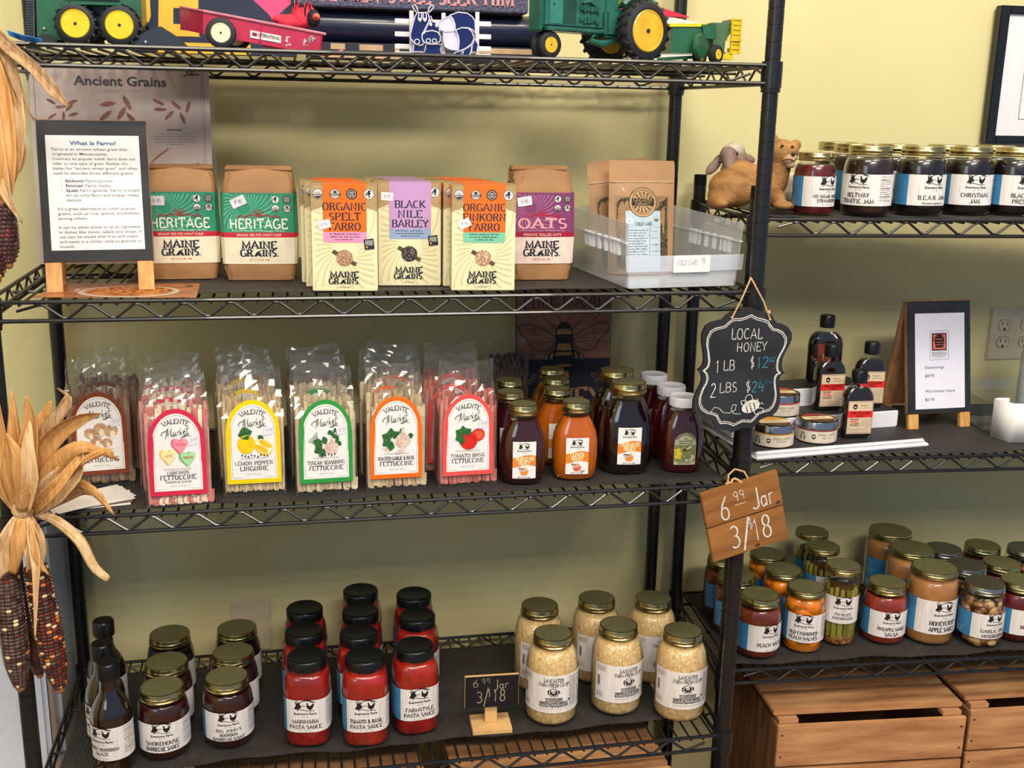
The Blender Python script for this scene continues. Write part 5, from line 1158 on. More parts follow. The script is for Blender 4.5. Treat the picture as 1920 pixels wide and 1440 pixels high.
# hanging chalkboard: local honey prices
TW = M('jute_twine', '#c89f72', .85, var=.15, scale=300)
k_ = .000945; cx0, cy0 = 1400, 690
def q_(px, py): return ((px-cx0)*k_, -(py-cy0)*k_)
def z5(x, y): return q_(1280+x/3.789, 520+y/3.789)
t = thing('hanging_chalkboard', 'scalloped black chalkboard hanging by twine with local honey prices', 'sign', (1.1545, -.031, -.1225), .03)
out = [z5(*p) for p in ((485, 235), (530, 258), (590, 272), (625, 285), (645, 315), (672, 345), (710, 352), (750, 372), (782, 415), (786, 455), (772, 495), (748, 540), (732, 580), (728, 630), (738, 668), (757, 686), (735, 695), (722, 712), (718, 750), (726, 800), (737, 850), (735, 905), (718, 950), (690, 975), (640, 988), (605, 1000), (575, 1035), (548, 1060), (515, 1056), (478, 1052), (440, 1068), (405, 1082), (370, 1066), (330, 1058), (298, 1060), (280, 1035), (262, 1000), (230, 985), (185, 975), (140, 945), (117, 900), (117, 850), (135, 790), (160, 745), (168, 705), (158, 670), (133, 645), (155, 628), (168, 610), (172, 570), (162, 510), (148, 450), (150, 400), (170, 352), (205, 330), (245, 322), (285, 312), (312, 285), (345, 262), (400, 262), (445, 252))][::-1]
mb = MB(); mb.prism(out, 0, .006, M('board_edge_dark', '#2a211d', .6)); mb.build('board', t)
a = Art(); a.poly(out, CHALK, 1)
ci = (sum(p[0] for p in out)/len(out), sum(p[1] for p in out)/len(out))
for f_, wv in ((.885, .0016), (.855, .0011)): a.line([(ci[0]+(x-ci[0])*f_, ci[1]+(y-ci[1])*f_) for x, y in out], wv, CWHITE, 2, closed=True)
def ht(s, x0, y0, x1, y1, m=CWHITE): (ax, ay), (bx, by) = z5(x0, y1), z5(x1, y0); a.text(s, ax, ay, by-ay, m, 'hand', wid=bx-ax, al='l', L=3, jit=.03)
ht('LOCAL', 350, 375, 570, 445); ht('HONEY', 395, 468, 610, 528); ht('1', 255, 582, 285, 665); ht('LB', 308, 585, 390, 652); ht('$', 498, 570, 530, 645); ht('12', 545, 570, 632, 642, CBLUE); ht('00', 632, 572, 676, 594, CBLUE)
ht('2', 228, 738, 268, 830); ht('LBS', 290, 735, 415, 802); ht('$', 478, 735, 515, 805); ht('24', 522, 735, 612, 808, CBLUE); ht('00', 618, 732, 662, 752, CBLUE)
a.line([z5(632, 602), z5(672, 600)], .0012, CBLUE, 3)
a.line([z5(*p) for p in ((240, 935), (265, 900), (300, 910), (330, 940), (375, 945), (415, 925), (420, 890), (395, 888), (385, 920), (405, 950), (455, 955))], .0009, CWHITE, 3)
a.ell(*z5(525, 905), .0165, .0105, CWHITE, 3, 18, .35)
for dx in (-30, 0, 28): a.line([z5(515+dx, 880), z5(535+dx, 945)], .0016, CHALK, 4)
for (x, y, rx, ry, ro) in ((507, 862, .0068, .0098, 0), (480, 882, .0075, .0045, -.5), (585, 940, .0085, .0055, .2)):
    c, s_ = math.cos(ro), math.sin(ro); o_ = z5(x, y); a.line([(o_[0]+u*c-v*s_, o_[1]+u*s_+v*c) for u, v in arc(0, 0, rx, ry, 0, 345, 14)], .0012, CWHITE, 5, closed=True)
a.line([z5(560, 890), z5(575, 865), z5(568, 852)], .001, CWHITE, 3); a.line([z5(580, 900), z5(605, 882), z5(612, 895)], .001, CWHITE, 3)
a.build('chalk_face', flat(-.0002), t)
mb = MB(); p1, p2, p3 = z5(345, 300), z5(470, 65), z5(615, 318); p3b = z5(495, 75)
mb.tube([(p1[0], -.002, p1[1]), ((p1[0]+p2[0])/2-.001, -.001, (p1[1]+p2[1])/2), (p2[0], .008, p2[1]), (p2[0]+.004, .014, p2[1]+.004)], .0014, TW, 6); mb.tube([(p2[0]+.004, .014, p2[1]+.004), (p3b[0], .008, p3b[1]), ((p3b[0]+p3[0])/2+.001, -.001, (p3b[1]+p3[1])/2), (p3[0], -.002, p3[1])], .0014, TW, 6)
mb.ball((p3[0]-.003, -.002, p3[1]+.012), (.0028, .0028, .004), TW, 8, 6); mb.ball((p1[0], -.0015, p1[1]), .0024, TW, 8, 6); mb.ball((p3[0], -.0015, p3[1]), .0024, TW, 8, 6); mb.build('twine', t)

# wooden price board
t = thing('wooden_price_sign', 'tilted two plank wooden sign with jar prices hanging on the shelf post', 'sign', (1.178, -.030, -.383), .03, roll=-math.radians(14.3))
PL = M('stained_plank', '#a06b35', .55, var=.12, scale=7, stretch=(.8, 1, 7), col2='#7e5026', bump=.3, bscale=60)
for z0_, z1_ in ((-.0655, -.0022), (.0, .0640)):
    mb = MB(); mb.box(-.0715, .0705, 0, .010, z0_, z1_, PL, .0012); mb.build('plank', t)
a = Art()
def wt(s, x0, z0_, x1, z1_): a.text(s, x0, z0_, z1_-z0_, CWHITE, 'hand', wid=x1-x0, al='l', L=2, jit=.02)
wt('6', -.045, .006, -.026, .048); wt('99', -.016, .033, .005, .051); a.line([(-.016, .026), (.006, .026)], .0011, CWHITE, 2); wt('J', .014, .008, .031, .047); wt('ar', .031, .008, .055, .048)
wt('3', -.035, -.051, -.015, -.010); wt('/', -.013, -.056, .005, -.006); wt('$', .002, -.026, .010, -.006); wt('1', .010, -.050, .020, -.008); wt('8', .023, -.050, .043, -.008)
a.ell(.062, .007, .0042, .0032, M('wood_knot', '#5a3416', .6), 1, 14); a.ell(.012, -.059, .005, .003, M('wood_knot', '#5a3416', .6), 1, 14)
a.build('chalk_writing', flat(-.0002), t)
mb = MB(); r = random.Random(2)
mb.tube([(-.022+.0035*k+.0015*math.sin(k*1.3), .004+.003*math.cos(k*1.3), .064+.006*math.sin(k*.45)+.0015*math.cos(k*1.3)) for k in range(12)], .0023, TW, 6); mb.tube([(-.020, .004, .064), (-.012, .012, .078), (.002, .016, .083), (.016, .012, .075), (.018, .004, .064)], .0017, TW, 6)
mb.build('twine', t)

# little chalk price tag on the lowest shelf
t = thing('price_stand', 'small chalk price board on a pale wooden stand beside the sauerkraut', 'sign', (.762, .085, zD+TOP), -.04)
mb = MB(); mb.box(-.036, .036, -.028, .028, 0, .010, M('raw_pine', '#d9ae74', .6, var=.06, scale=30), .001); mb.build('stand_base', t)
mb = MB(); mb.box(-.011, .011, -.0045, .0035, .0102, .064, M('raw_pine', '#d9ae74', .6), .0006, Matrix.Rotation(-.05, 4, 'X')); mb.build('stem', t)
mb = MB(); mb.box(-.049, .049, -.0100, -.0048, .045, .108, M('raw_pine', '#d9ae74', .6), .0006); mb.build('board', t)
a = Art(); a.rect(-.0485, .0455, .0485, .1072, M('slate_black', '#101116', .5), 1); 
def tg(s, x0, z0_, x1, z1_): a.text(s, x0, z0_, z1_-z0_, M('chalk_tan', '#a89a82', .8, var=.15, scale=300), 'hand', wid=x1-x0, al='l', L=2, jit=.02)
tg('6', -.036, .087, -.024, .102); tg('99', -.019, .092, -.003, .103); tg('J', .003, .078, .012, .100); tg('ar', .013, .081, .030, .100); tg('3', -.029, .055, -.016, .077); tg('/', -.015, .050, -.006, .081); tg('$', -.007, .066, -.002, .080); tg('1', .003, .056, .010, .079); tg('8', .013, .056, .025, .079)
a.build('chalk_face', flat(-.0101), t)

# ---------------- clear bin with herb pouches ----------------
BINM = clear('frosted_bin_plastic', tint=(.93, .95, 1), rough=.18, refl=1.0, base=.05, haze=.26, hazecol=(.95, .97, 1))
BINR = clear('bin_rib_plastic', tint=(.93, .95, 1), rough=.2, haze=.7, hazecol=(1, 1, 1))
t = thing('plastic_bin', 'clear plastic bin with a low open front holding the herb pouches', 'bin', (1.060, .024, zB+TOP), .10)
def panel(name, pts, y_or, m=BINM, th=.002):
    mb = MB(); mb.prism(pts, 0, th, m, y_or); return mb.build(name, t)
W_, D_, H_ = .204, .262, .112; w2 = W_/2
SL = Matrix(((0, 1, 0, 0), (1, 0, 0, 0), (0, 0, 1, 0), (0, 0, 0, 1)))
panel('front_wall', [(-w2+.008, .001), (w2-.008, .001), (w2-.002, .052), (-w2+.002, .052)], Matrix.Translation((0, 0, 0)))
panel('front_lip', [(-w2, .028), (w2+.004, .028), (w2+.006, .054), (-w2-.002, .054)], Matrix.Translation((0, -.005, 0)))
for s_ in (-1, 1):
    pr_ = [(.002, .001), (D_-.002, .001), (D_, H_), (-.004, H_-.006), (-.002, .052)]
    T = Matrix.Translation((s_*(w2-.006), 0, 0)) @ Matrix.Rotation(s_*.06, 4, 'Y') @ SL; o = panel('side_wall', pr_, T)
    mb = MB(); mb.box(-.003, .003, -.004, D_, H_*.66, H_*.68, BINR, 0, Matrix.Translation((s_*(w2-.005), 0, 0)) @ Matrix.Rotation(s_*.06, 4, 'Y'))
    for k, y_ in enumerate((.03, .036, .046, .052, .064, .085, .092, .115, .122, .145, .158, .166, .176, .184)): mb.box(-.0022, .0022, y_, y_+.0016, .052, .078, BINR, 0, Matrix.Translation((s_*(w2-.0045), 0, 0)) @ Matrix.Rotation(s_*.06, 4, 'Y'))
    mb.build('side_ribs', o)
panel('back_wall', [(-w2+.008, .001), (w2-.008, .001), (w2, H_), (-w2, H_)], Matrix.Translation((0, D_-.002, 0)))
mb = MB(); mb.box(-w2+.008, w2-.008, .003, D_-.003, .0006, .0028, BINM); mb.build('bin_floor', t)
a = Art(); a.rrect(-.026+.006, .026, .046, .054, .002, PAPER, 1); a.text('COLD CARE', -.014, .038, .008, INK, 'hand', wid=.036, al='l', slant=.3, L=2); a.text('9-', .030, .040, .009, INK, 'hand', wid=.012, al='l', L=2); a.build('sticker', flat(-.0055), t)
HERB = M('dried_herbs', '#5c5238', .8, var=.3, scale=240, col2='#2e2a20', bump=1, bscale=260, ramp=(.4, .6))
def pouch(x, y, rz, tilt, lab, face=True):
    t = thing('herb_pouch', lab, 'pouch', (x, y, zB+TOP+.0034), rz, 'kraft herb pouches in the clear bin', tilt)
    W_, H_ = .114, .186
    def dp(z): return .018*max(0, 1-(z/.150))**.6+.0012
    mb = MB(); vs = []; fs = []; rows = [0, .008, .02, .04, .06, .08, .1, .12, .14, .15, .158, .170, .182, H_]; n = 12
    for s_ in (-1, 1):
        for z in rows:
            for i in range(n+1):
                u = -1+2*i/n; rr = max(0, z-(H_-.008))/.008; x_ = u*(W_/2-.0025*rr**2); vs.append(Vector((x_, s_*dp(z)*(1-u**4), z)))
    m_ = (n+1); R_ = len(rows)
    for s_ in (0, 1):
        for j in range(R_-1):
            for i in range(n): b_ = s_*R_*m_; f = (b_+j*m_+i, b_+j*m_+i+1, b_+(j+1)*m_+i+1, b_+(j+1)*m_+i); fs.append(f if s_ == 0 else f[::-1])
    mb.add(vs, fs, M('pouch_kraft', '#b98d62', .5, var=.05, scale=20, coat=.25), True); mb.build('pouch', t)
    fr = lambda x, y, o: (x, -dp(y)*(1-min(1, abs(x)/(W_/2))**4)-.0006-o, y)
    a = Art(); a.rect(-W_/2+.010, .008, W_/2-.012, .128, M('pouch_window', '#a57f58', .25, var=.05, coat=.6), 1, nx=10, ny=12)
    r = random.Random(3); top = [(-W_/2+.012+(W_-.026)*k/14, .112+.014*math.sin(k*.5+.5)+r.uniform(-.004, .004)) for k in range(15)]
    for k in range(14): a.F.append(([(top[k][0], .010), (top[k+1][0], .010), (top[k+1][0], .055), (top[k][0], .055)], 2, HERB)); a.F.append(([(top[k][0], .055), (top[k+1][0], .055), top[k+1], top[k]], 2, HERB))
    hm = [M('herb_stalk', '#8a7a52', .8), M('herb_dark', '#2a2a1e', .8), M('herb_pale', '#a5946a', .8)]
    for k in range(170): x_, y_ = r.uniform(-.044, .042), r.uniform(.014, .118); an = r.uniform(0, PI); l = r.uniform(.002, .005); a.line([(x_, y_), (x_+l*math.cos(an), y_+l*math.sin(an))], .0008, r.choice(hm), 3)
    if face:
        lb = M('pale_blue_label', '#b9cbd6', .45); a.rect(-.031, .004, .029, .104, lb, 4, nx=6, ny=8)
        bw = M('badge_kraft', '#c59a6c', .5); cy = .118; a.ell(-.001, cy, .0245, .0245, INK, 5, 32); a.ell(-.001, cy, .0235, .0235, bw, 6, 32); a.ell(-.001, cy, .0195, .0195, INK, 7, 30); a.ell(-.001, cy, .0188, .0188, bw, 8, 30)
        a.rect(-.0195, cy-.0055, .0175, cy+.0065, INK, 9); a.text('LANCASTER', -.001, cy+.0012, .0046, bw, 'sans', wid=.032, L=10); a.text('FARMACY', -.001, cy-.0046, .0046, bw, 'sans', wid=.026, L=10)
        for k in range(14):
            an = 2*PI*k/14
            if abs(math.sin(an)) > .35: a.line([(-.001+.009*math.cos(an), cy+.008*math.sin(an)), (-.001+.0165*math.cos(an+.1), cy+.0165*math.sin(an+.1))], .0012, INK, 9); a.ell(-.001+.0155*math.cos(an+.1), cy+.0155*math.sin(an+.1), .002, .0013, INK, 9, 8, an)
        a.text('HERBAL MEDICINE', 0, 0, .0022, INK, 'thin', wid=.040, L=9, warp=lambda x, y: (-.001+(.0203+y)*math.sin(x/.0203), cy+(.0203+y)*math.cos(x/.0203)))
        a.text('COLD CARE', 0, .0800, .0052, INK, 'sans', wid=.029, L=6); a.rect(-.029, .0765, .027, .0773, INK, 5); a.rect(.010, .014, .0106, .0765, INK, 5); a.rect(-.029, .0125, .027, .0133, INK, 5)
        for k in range(11): a.words(-.028, .008-(k % 3)*.003, .0715-k*.0044, .0020, TXT, 5, k)
        for k in range(5): a.words(.013, .026, .070-k*.011, .0016, TXT, 5, k+30)
        a.text('LANCASTERFARMACY.COM', -.001, .0075, .0028, INK, 'thin', wid=.05, L=5)
        badge(a, .022, .091, .0046, 'usda', 5); a.rrect(-.030, .083, -.018, .092, .001, PRICE, 6); a.text('9-', -.027, .085, .0045, NAVY, 'hand', wid=.006, al='l', L=7)
    a.build('front_print', fr, t, .00015)
    mb = MB(); mb.box(-W_/2+.002, W_/2-.002, -.0024, .0024, .150, .1525, M('pouch_zip', '#c9a780', .35), .0005); mb.build('zip_strip', t); t.scale = (1.05, 1.05, 1.05); return t
p = onY(1199, 500, .17); pouch(p.x, .165, .02, -.08, 'front kraft pouch of dried herbs with pale blue cold care label')
p = onY(1172, 500, .215); o = pouch(p.x, .21, .05, -.06, 'kraft herb pouch standing behind and left of the front one', False); o.rotation_euler.y = -.09
# ---------------- stepped riser, seasonings and sauces ----------------
zf = zF+TOP
WHP = M('white_riser', '#e9e6ea', .35, var=.02); BTOP = M('black_riser_top', '#2d2b2e', .55, var=.1)
t = thing('display_riser', 'stepped white display riser with black treads holding tins and bottles', 'riser', (1.245, .089, zf), .10)
mb = MB(); mb.box(-.003, .368, -.004, .24, 0, .007, WHP, .003); mb.build('base_board', t)
mb = MB(); mb.box(.0, .362, .002, .234, .0072, .014, WHP, .003); mb.build('base_lip', t)
mb = MB(); mb.box(-.001, .357, .008, .088, .0142, .0150, BTOP); mb.build('tread', t)
for (x1, y0, h) in ((.362, .090, .047), (.340, .165, .082)):
    mb = MB(); mb.box(-.002, x1, y0, y0+.074, .0142, h, WHP, .002); b_ = mb.build('step_block', t)
    mb = MB(); mb.box(.001, x1-.003, y0+.002, y0+.071, h+.0001, h+.001, BTOP); mb.build('tread', b_)
TINM = M('brushed_tin', '#a9abb3', .22, 1, var=.04)
def tin_proto(key, band, l1, l2):
    t = empty('tin', (0, 0, -50)); R = .0372; TL = M('tin_label', '#dccfbd', .5, var=.03)
    mb = MB(); mb.lathe([(R-.002, 0), (R, .0015), (R, .028), (R-.001, .0285)], TINM, n=48); mb.build('tin_body', t)
    mb = MB(); mb.lathe([(R+.0002, .0270), (R+.0010, .0272), (R+.0012, .0285), (R+.0008, .030), (R+.0008, .0385), (R, .0405), (R-.002, .0412), (R-.003, .0406), (.001, .0406)], TINM, n=48); mb.build('lid', t)
    a = Art(); a.rect(-.085, .002, .085, .0262, TL, 1, nx=44); bd = M(key+'_band', band, .5); a.rect(-.085, .0240, .085, .0262, bd, 2, nx=44)
    a.text(l1, .003, .0160, .0040, INK, 'light', wid=.034, L=2); a.text(l2, .003, .0100, .0044, INK, 'light', wid=.020, L=2); a.text('NET WT 4 OZ (113G)', .002, .0045, .0017, INK, 'thin', wid=.02, L=2)
    a.ell(-.0215, .014, .0038, .0050, INK, 2, 14); a.rect(-.0238, .0125, -.0192, .0155, TL, 3); a.ell(-.0215, .0185, .0030, .0008, TL, 3, 10)
    a.text('EAT', -.043, .0150, .0046, INK, 'bold', wid=.0085, L=2); a.rect(-.048, .0060, -.038, .0138, INK, 2); a.words(-.047, -.039, .009, .002, TL, 3, 4)
    a.build('label', wrapper(R+.0003), t)
    a = Art(); a.ell(0, 0, R*.80, R*.80, M(key+'_disc', '#e2cf9e', .5), 1, 36); a.poly(arc(0, 0, R*.8, R*.8, 20, 160, 14), bd, 2); a.poly(arc(0, 0, R*.8, R*.8, 200, 340, 14), M('tin_disc_dark', '#5a3a2a', .5), 2); a.text(l2, 0, -.003, .006, INK, 'light', wid=.03, L=3)
    a.build('lid_sticker', lambda x, y, o: (x, y, .0408+o), t); PROTO[key] = t
tin_proto('salt', '#c94a34', 'BOURBON SMOKED', 'SEA SALT'); tin_proto('pepper', '#d9962c', 'BOURBON SMOKED', 'PEPPER'); tin_proto('garlicsalt', '#8e3a34', 'BOURBON SMOKED', 'GARLIC SALT')
GT = 'round seasoning tins'
RZ = .10; RO = Vector((1.245, .089, zf)); Ru = Vector((math.cos(RZ), math.sin(RZ), 0)); Rv = Vector((-math.sin(RZ), math.cos(RZ), 0))
def onr(u, v, h): p = RO+Ru*u+Rv*v; return p.x, p.y, zf+h+.0004
for k, u, v, h, rz, lb in (('pepper', .058, .047, .0152, -.05, 'smoked pepper tin at the left on the lower tread'), ('garlicsalt', .152, .050, .0152, -.0, 'smoked garlic salt tin beside the front sauce bottle'), ('salt', .116, .128, .0482, -.15, 'smoked sea salt tin up on the second step beside the chalkboard')):
    place(k, 'seasoning_tin', lb, 'tin', *onr(u, v, h), rz, GT)
def wbottle(key, W_, D_, H_, lz, lw, lh, side=False):
    t = empty('bottle', (0, 0, -50)); sec = (W_/2, D_/2, 4.5); g = M('dark_worcester', '#1a0c0a', .15, coat=.5); nk = .0118
    rows = [(.90, .001), (1.0, .006), (1.0, H_*.56), (.97, H_*.62), (.88, H_*.68), (.66, H_*.735), (.50, H_*.765)]
    def body(mb, m, ins, upto):
        vs = []; R_ = [(q, z, 0) for q, z in rows]+[(0, H_*.79, 1), (0, H_*.93, 1)]; R_ = [q for q in R_ if q[1] <= upto]; n = 40
        for q, z, rd in R_:
            for j in range(n):
                th = 2*PI*j/n
                if rd: vs.append(((nk-ins)*math.cos(th), (nk-ins)*math.sin(th), z))
                else:
                    e = section(th, sec); g_ = max(0, (z/H_-.62)/.17); f_ = 1-min(1, g_)**2; x, y = e[0]*q-math.copysign(ins, e[0]) if abs(e[0]) > ins else e[0]*q, e[1]*(q if z < H_*.6 else 1-.35*min(1, g_))*.995-math.copysign(ins, e[1]) if abs(e[1]) > ins else e[1]
                    vs.append((x, y, z+(ins if z < .01 else 0)))
        fs = [(i*n+j, i*n+(j+1) % n, (i+1)*n+(j+1) % n, (i+1)*n+j) for i in range(len(R_)-1) for j in range(n)]+[tuple(range(n-1, -1, -1)), tuple((len(R_)-1)*n+j for j in range(n))]; mb.add(vs, fs, m, True)
    mb = MB(); body(mb, GLASS, 0, H_); mb.build('glass_body', t); mb = MB(); body(mb, g, .0013, H_*.745); mb.build('contents', t)
    mb = MB(); mb.lathe([(.0135, H_*.82), (.0148, H_*.825), (.0148, H_-.003), (.0134, H_), (.001, H_)], BLID, n=32); mb.build('cap', t)
    a = Art(); TL = M('bottle_label_tan', '#d9bfa0', .5, var=.04)
    if side: a.rect(-lw/2, lz, lw/2, lz+lh, M('red_brown_label', '#8e3a2c', .5), 1); a.rect(-lw*.1, lz+.01, -lw*.04, lz+lh-.02, TL, 2)
    else:
        a.rect(-lw/2, lz, lw/2, lz+lh, TL, 1); a.line([(-lw/2+.0015, lz+.0015), (lw/2-.0015, lz+.0015), (lw/2-.0015, lz+lh-.0015), (-lw/2+.0015, lz+lh-.0015)], .0005, INK, 2, closed=True)
        rd = M('label_scarlet', '#e2251f', .45, var=.02); a.rect(-lw/2, lz+lh*.50, lw/2, lz+lh*.70, rd, 3); a.text('WORCESTERSHIRE', 0, lz+lh*.60, lh*.072, INK, 'slab', wid=lw*.8, L=4); a.text('SAUCE', 0, lz+lh*.52, lh*.062, INK, 'slab', wid=lw*.3, L=4)
        a.ell(-lw*.22, lz+lh*.83, lw*.09, lh*.085, INK, 2, 14); a.rect(-lw*.26, lz+lh*.80, -lw*.18, lz+lh*.84, TL, 3); a.text('BOURBON', lw*.16, lz+lh*.84, lh*.045, TXT, 'light', wid=lw*.28, L=2); a.words(lw*.04, lw*.38, lz+lh*.78, .0014, TXT, 2, 3); a.rect(0, lz+lh*.72, .0003, lz+lh*.94, TXT, 2)
        a.text('BOURBON', -lw*.20, lz+lh*.425, lh*.045, INK, 'bold', wid=lw*.36, L=2); a.text('BARREL', -lw*.20, lz+lh*.345, lh*.06, rd, 'bold', wid=lw*.34, L=2); a.text('AGED', -lw*.20, lz+lh*.24, lh*.085, INK, 'bold', wid=lw*.36, L=2)
        a.rect(lw*.03, lz+lh*.2, lw*.036, lz+lh*.46, TXT, 2)
        for k in range(5): a.words(lw*.08, lw*.42, lz+lh*(.42-k*.05), .0013, TXT, 2, k)
        for k in range(3): a.words(-lw*.42, lw*.40, lz+lh*(.15-k*.05), .0013, TXT, 2, k+8)
    a.build('label', flat(-D_/2-.0006), t); PROTO[key] = t
wbottle('worc', .060, .032, .130, .010, .049, .064); wbottle('tall', .070, .036, .138, .012, .026, .070, True)
GW = 'worcestershire sauce bottles'
place('worc', 'sauce_bottle', 'front small bottle of worcestershire sauce on the lower tread', 'bottle', *onr(.233, .046, .0152), -.06, GW)
place('worc', 'sauce_bottle', 'worcestershire bottle up on the second step, left of the front one', 'bottle', *onr(.222, .127, .0482), -.02, GW)
place('worc', 'sauce_bottle', 'worcestershire bottle on the second step behind the front one, at right', 'bottle', *onr(.315, .130, .0482), -.12, GW)
place('tall', 'sauce_bottle', 'taller dark bottle with red brown label standing at the back step', 'bottle', *onr(.256, .202, .0832), -.5)
drop_protos()
a = Art(); a.rect(-.0545, .040, .0575, .232, M('glossy_sheet', '#e4e2ef', .25, var=.01), 1)
a.line([(-.021, .138), (.0205, .139), (.0205, .197), (-.021, .196)], .0006, TXT, 2, closed=True); a.rect(-.017, .157, .0165, .192, INK, 2); a.rect(-.0145, .1595, .014, .1895, M('logo_coral', '#dd6a50', .5), 3)
a.ell(0, .187, .0085, .0022, INK, 4, 14); a.poly([(-.0095, .185), (.0095, .185), (.011, .176), (.0085, .163), (-.0085, .163), (-.011, .176)], INK, 4)
for z in (.168, .173, .179): a.rect(-.008, z, .008, z+.0012, M('logo_coral', '#dd6a50', .5), 5)
a.line([(-.011, .185), (-.014, .177), (-.008, .174)], .0012, INK, 4); a.text('BOURBON', 0, .1465, .0080, INK, 'light', wid=.034, L=3); a.rect(-.014, .1435, .014, .1441, TXT, 3)
a.font('Seasonings', -.0330, .121, .0060, TXT, 'l', 2, .005, wid=.044); a.font('$8.95', -.0330, .104, .0062, TXT, 'l', 2, .005, wid=.021); a.font('Worchester Sauce', -.0330, .073, .0060, TXT, 'l', 2, .005, wid=.068); a.font('$5.95', -.0330, .056, .0062, TXT, 'l', 2, .005, wid=.021)
a_frame((1.7035, .236, zf), .03, .144, .030, .2525, .20, 'black easel sign with a white sheet listing seasonings and sauce prices', a, .20)
# acrylic holder and card
AC = clear('clear_acrylic', tint=(.95, .97, .97), rough=.03, refl=1.2, base=.08)
t = thing('acrylic_holder', 'clear acrylic box holder standing right of the seasonings easel', 'holder', (onY(1880, 800, .21).x, .205, zf), -.15)
mb = MB()
for b_ in ((-.045, .075, 0, .002, .0, .060), (-.045, -.043, 0, .10, 0, .060), (-.045, .075, .098, .10, 0, .085), (-.045, .075, 0, .10, .0, .002)): mb.box(*b_, AC, .0004)
mb.build('clear_box', t)
t = thing('paper_card', 'blank curled white card standing at the right edge of the seasonings shelf', 'card', (onY(1898, 800, .13).x, .135, zf), -.2)
mb = MB(); vs = []; fs = []
for i in range(13):
    th = -1.9+i*.24; x_, y_ = (-.004+.030*math.cos(th+PI), .010+.022*math.sin(th+PI)) if i < 6 else (-.0045+.010*(i-6), -.012)
    for z in (0, .078): vs.append(Vector((x_, y_, z+.0006)))
for i in range(12): fs.append((2*i, 2*i+2, 2*i+3, 2*i+1))
mb.add(vs, fs, PAPER, True); o = mb.build('card_sheet', t); md = o.modifiers.new('s', 'SOLIDIFY'); md.thickness = .0004
t = thing('oil_bottle', 'clear wrapped bottle with olive branch print cut by the right edge', 'bottle', (onY(1932, 800, .285).x, .285, zf), .25)
mb = MB(); mb.lathe([(.030, .001), (.036, .004), (.036, .135), (.030, .165), (.016, .19), (.014, .235), (.016, .237), (.016, .26), (.001, .261)], M('pale_bottle_wrap', '#b9bcc4', .3, coat=.5, var=.05), n=36); mb.build('bottle_body', t)
a = Art(); a.rect(-.05, .052, .05, .060, M('wrap_green', '#24624a', .5), 1, nx=16); a.rect(-.05, .060, .05, .068, M('wrap_maroon', '#7c3a44', .5), 1, nx=16); a.text('FRP', -.014, .128, .010, INK, 'sans', wid=.026); a.text('PPP', -.016, .112, .010, INK, 'sans', wid=.030); a.text('FA', -.010, .101, .006, INK, 'thin', wid=.012)
ol_ = M('olive_print', '#6d7a45', .5); a.ell(-.016, .088, .0065, .0055, ol_, 2, 14); a.line([(-.03, .07), (-.022, .083), (-.008, .094)], .0012, ol_, 2); a.ell(-.006, .078, .010, .003, ol_, 2, 12, .4)
a.build('print', wrapper(.0364), t)

# ---------------- lion and lamb figurine ----------------
def fur(name, c1, c2): return M(name, c1, .7, col2=c2, scale=28, bump=1, bscale=230, stretch=(1, 1, 2.2), ramp=(.3, .7))
def blob(name, balls, m, parent, vox=.0022, smooth=8):
    mb = MB()
    for c, r_, *ro in balls: mb.ball(c, r_, m, 16, 10, ro[0] if ro else None)
    o = mb.build(name, parent); md = o.modifiers.new('r', 'REMESH'); md.mode = 'VOXEL'; md.voxel_size = vox; md.use_smooth_shade = True; md = o.modifiers.new('s', 'SMOOTH'); md.iterations = smooth; md.factor = .6; return o
LF = fur('lion_fur', '#b88750', '#855a30'); LF2 = fur('lion_muzzle', '#d9c3a4', '#b08458'); LW = fur('lamb_wool', '#d8cdbd', '#a89a8a'); LG = M('lamb_face_grey', '#8a7266', .6, var=.15, scale=60); DKE = M('eye_dark', '#120d0a', .15, coat=1)
fig = thing('animal_figurine', 'lion cub and lamb figurine lying together on the upper right shelf', 'figurine', (0, 0, zE+TOP))
FZ = zE+TOP
def F(px, py, Y): p = onY(px, py, Y); return Vector((p.x, p.y, p.z-FZ))
kx = .00090
def capsule(a_, b_, ra, rb, n=7): return [(tuple(a_.lerp(b_, i/(n-1))), ra+(rb-ra)*i/(n-1)) for i in range(n)]
haunch = F(1378, 345, .21); chest = F(1450, 345, .205); neck = F(1462, 318, .20); head = F(1468, 286, .19)
hz = Matrix.Rotation(.0, 3, 'Y')
blob('lion_body', [(tuple(F(1375, 352, .215)), (.046, .040, .036)), (tuple(F(1388, 336, .215)), (.040, .034, .034)), (tuple(F(1356, 368, .21)), (.028, .034, .022)), (tuple(F(1412, 345, .21)), (.040, .034, .034)), (tuple(F(1440, 345, .205)), (.030, .030, .036))]+capsule(F(1448, 340, .205), F(1462, 305, .195), .028, .022)+
     [(tuple(F(1466, 287, .19)), (.026, .024, .025)), (tuple(F(1480, 284, .186)), (.017, .02, .017)), (tuple(F(1452, 370, .175)), (.017, .030, .018)), (tuple(F(1468, 385, .150)), (.018, .017, .0085)), (tuple(F(1478, 386, .165)), (.016, .017, .008)), (tuple(F(1345, 380, .19)), (.018, .03, .012))]
     +[(tuple(F(1450, 262, .20)), (.011, .006, .011)), (tuple(F(1492, 272, .198)), (.011, .007, .0105))], LF, fig)
blob('lion_muzzle', [(tuple(F(1478, 299, .172)), (.0125, .012, .0095)), (tuple(F(1482, 309, .172)), (.009, .010, .006)), (tuple(F(1487, 296, .172)), (.008, .009, .0065))], LF2, fig, .0016, 5)
mb = MB(); mb.ball(F(1488, 289, .162), (.0042, .0036, .0032), DKE, 10, 7); mb.build('lion_nose', fig)
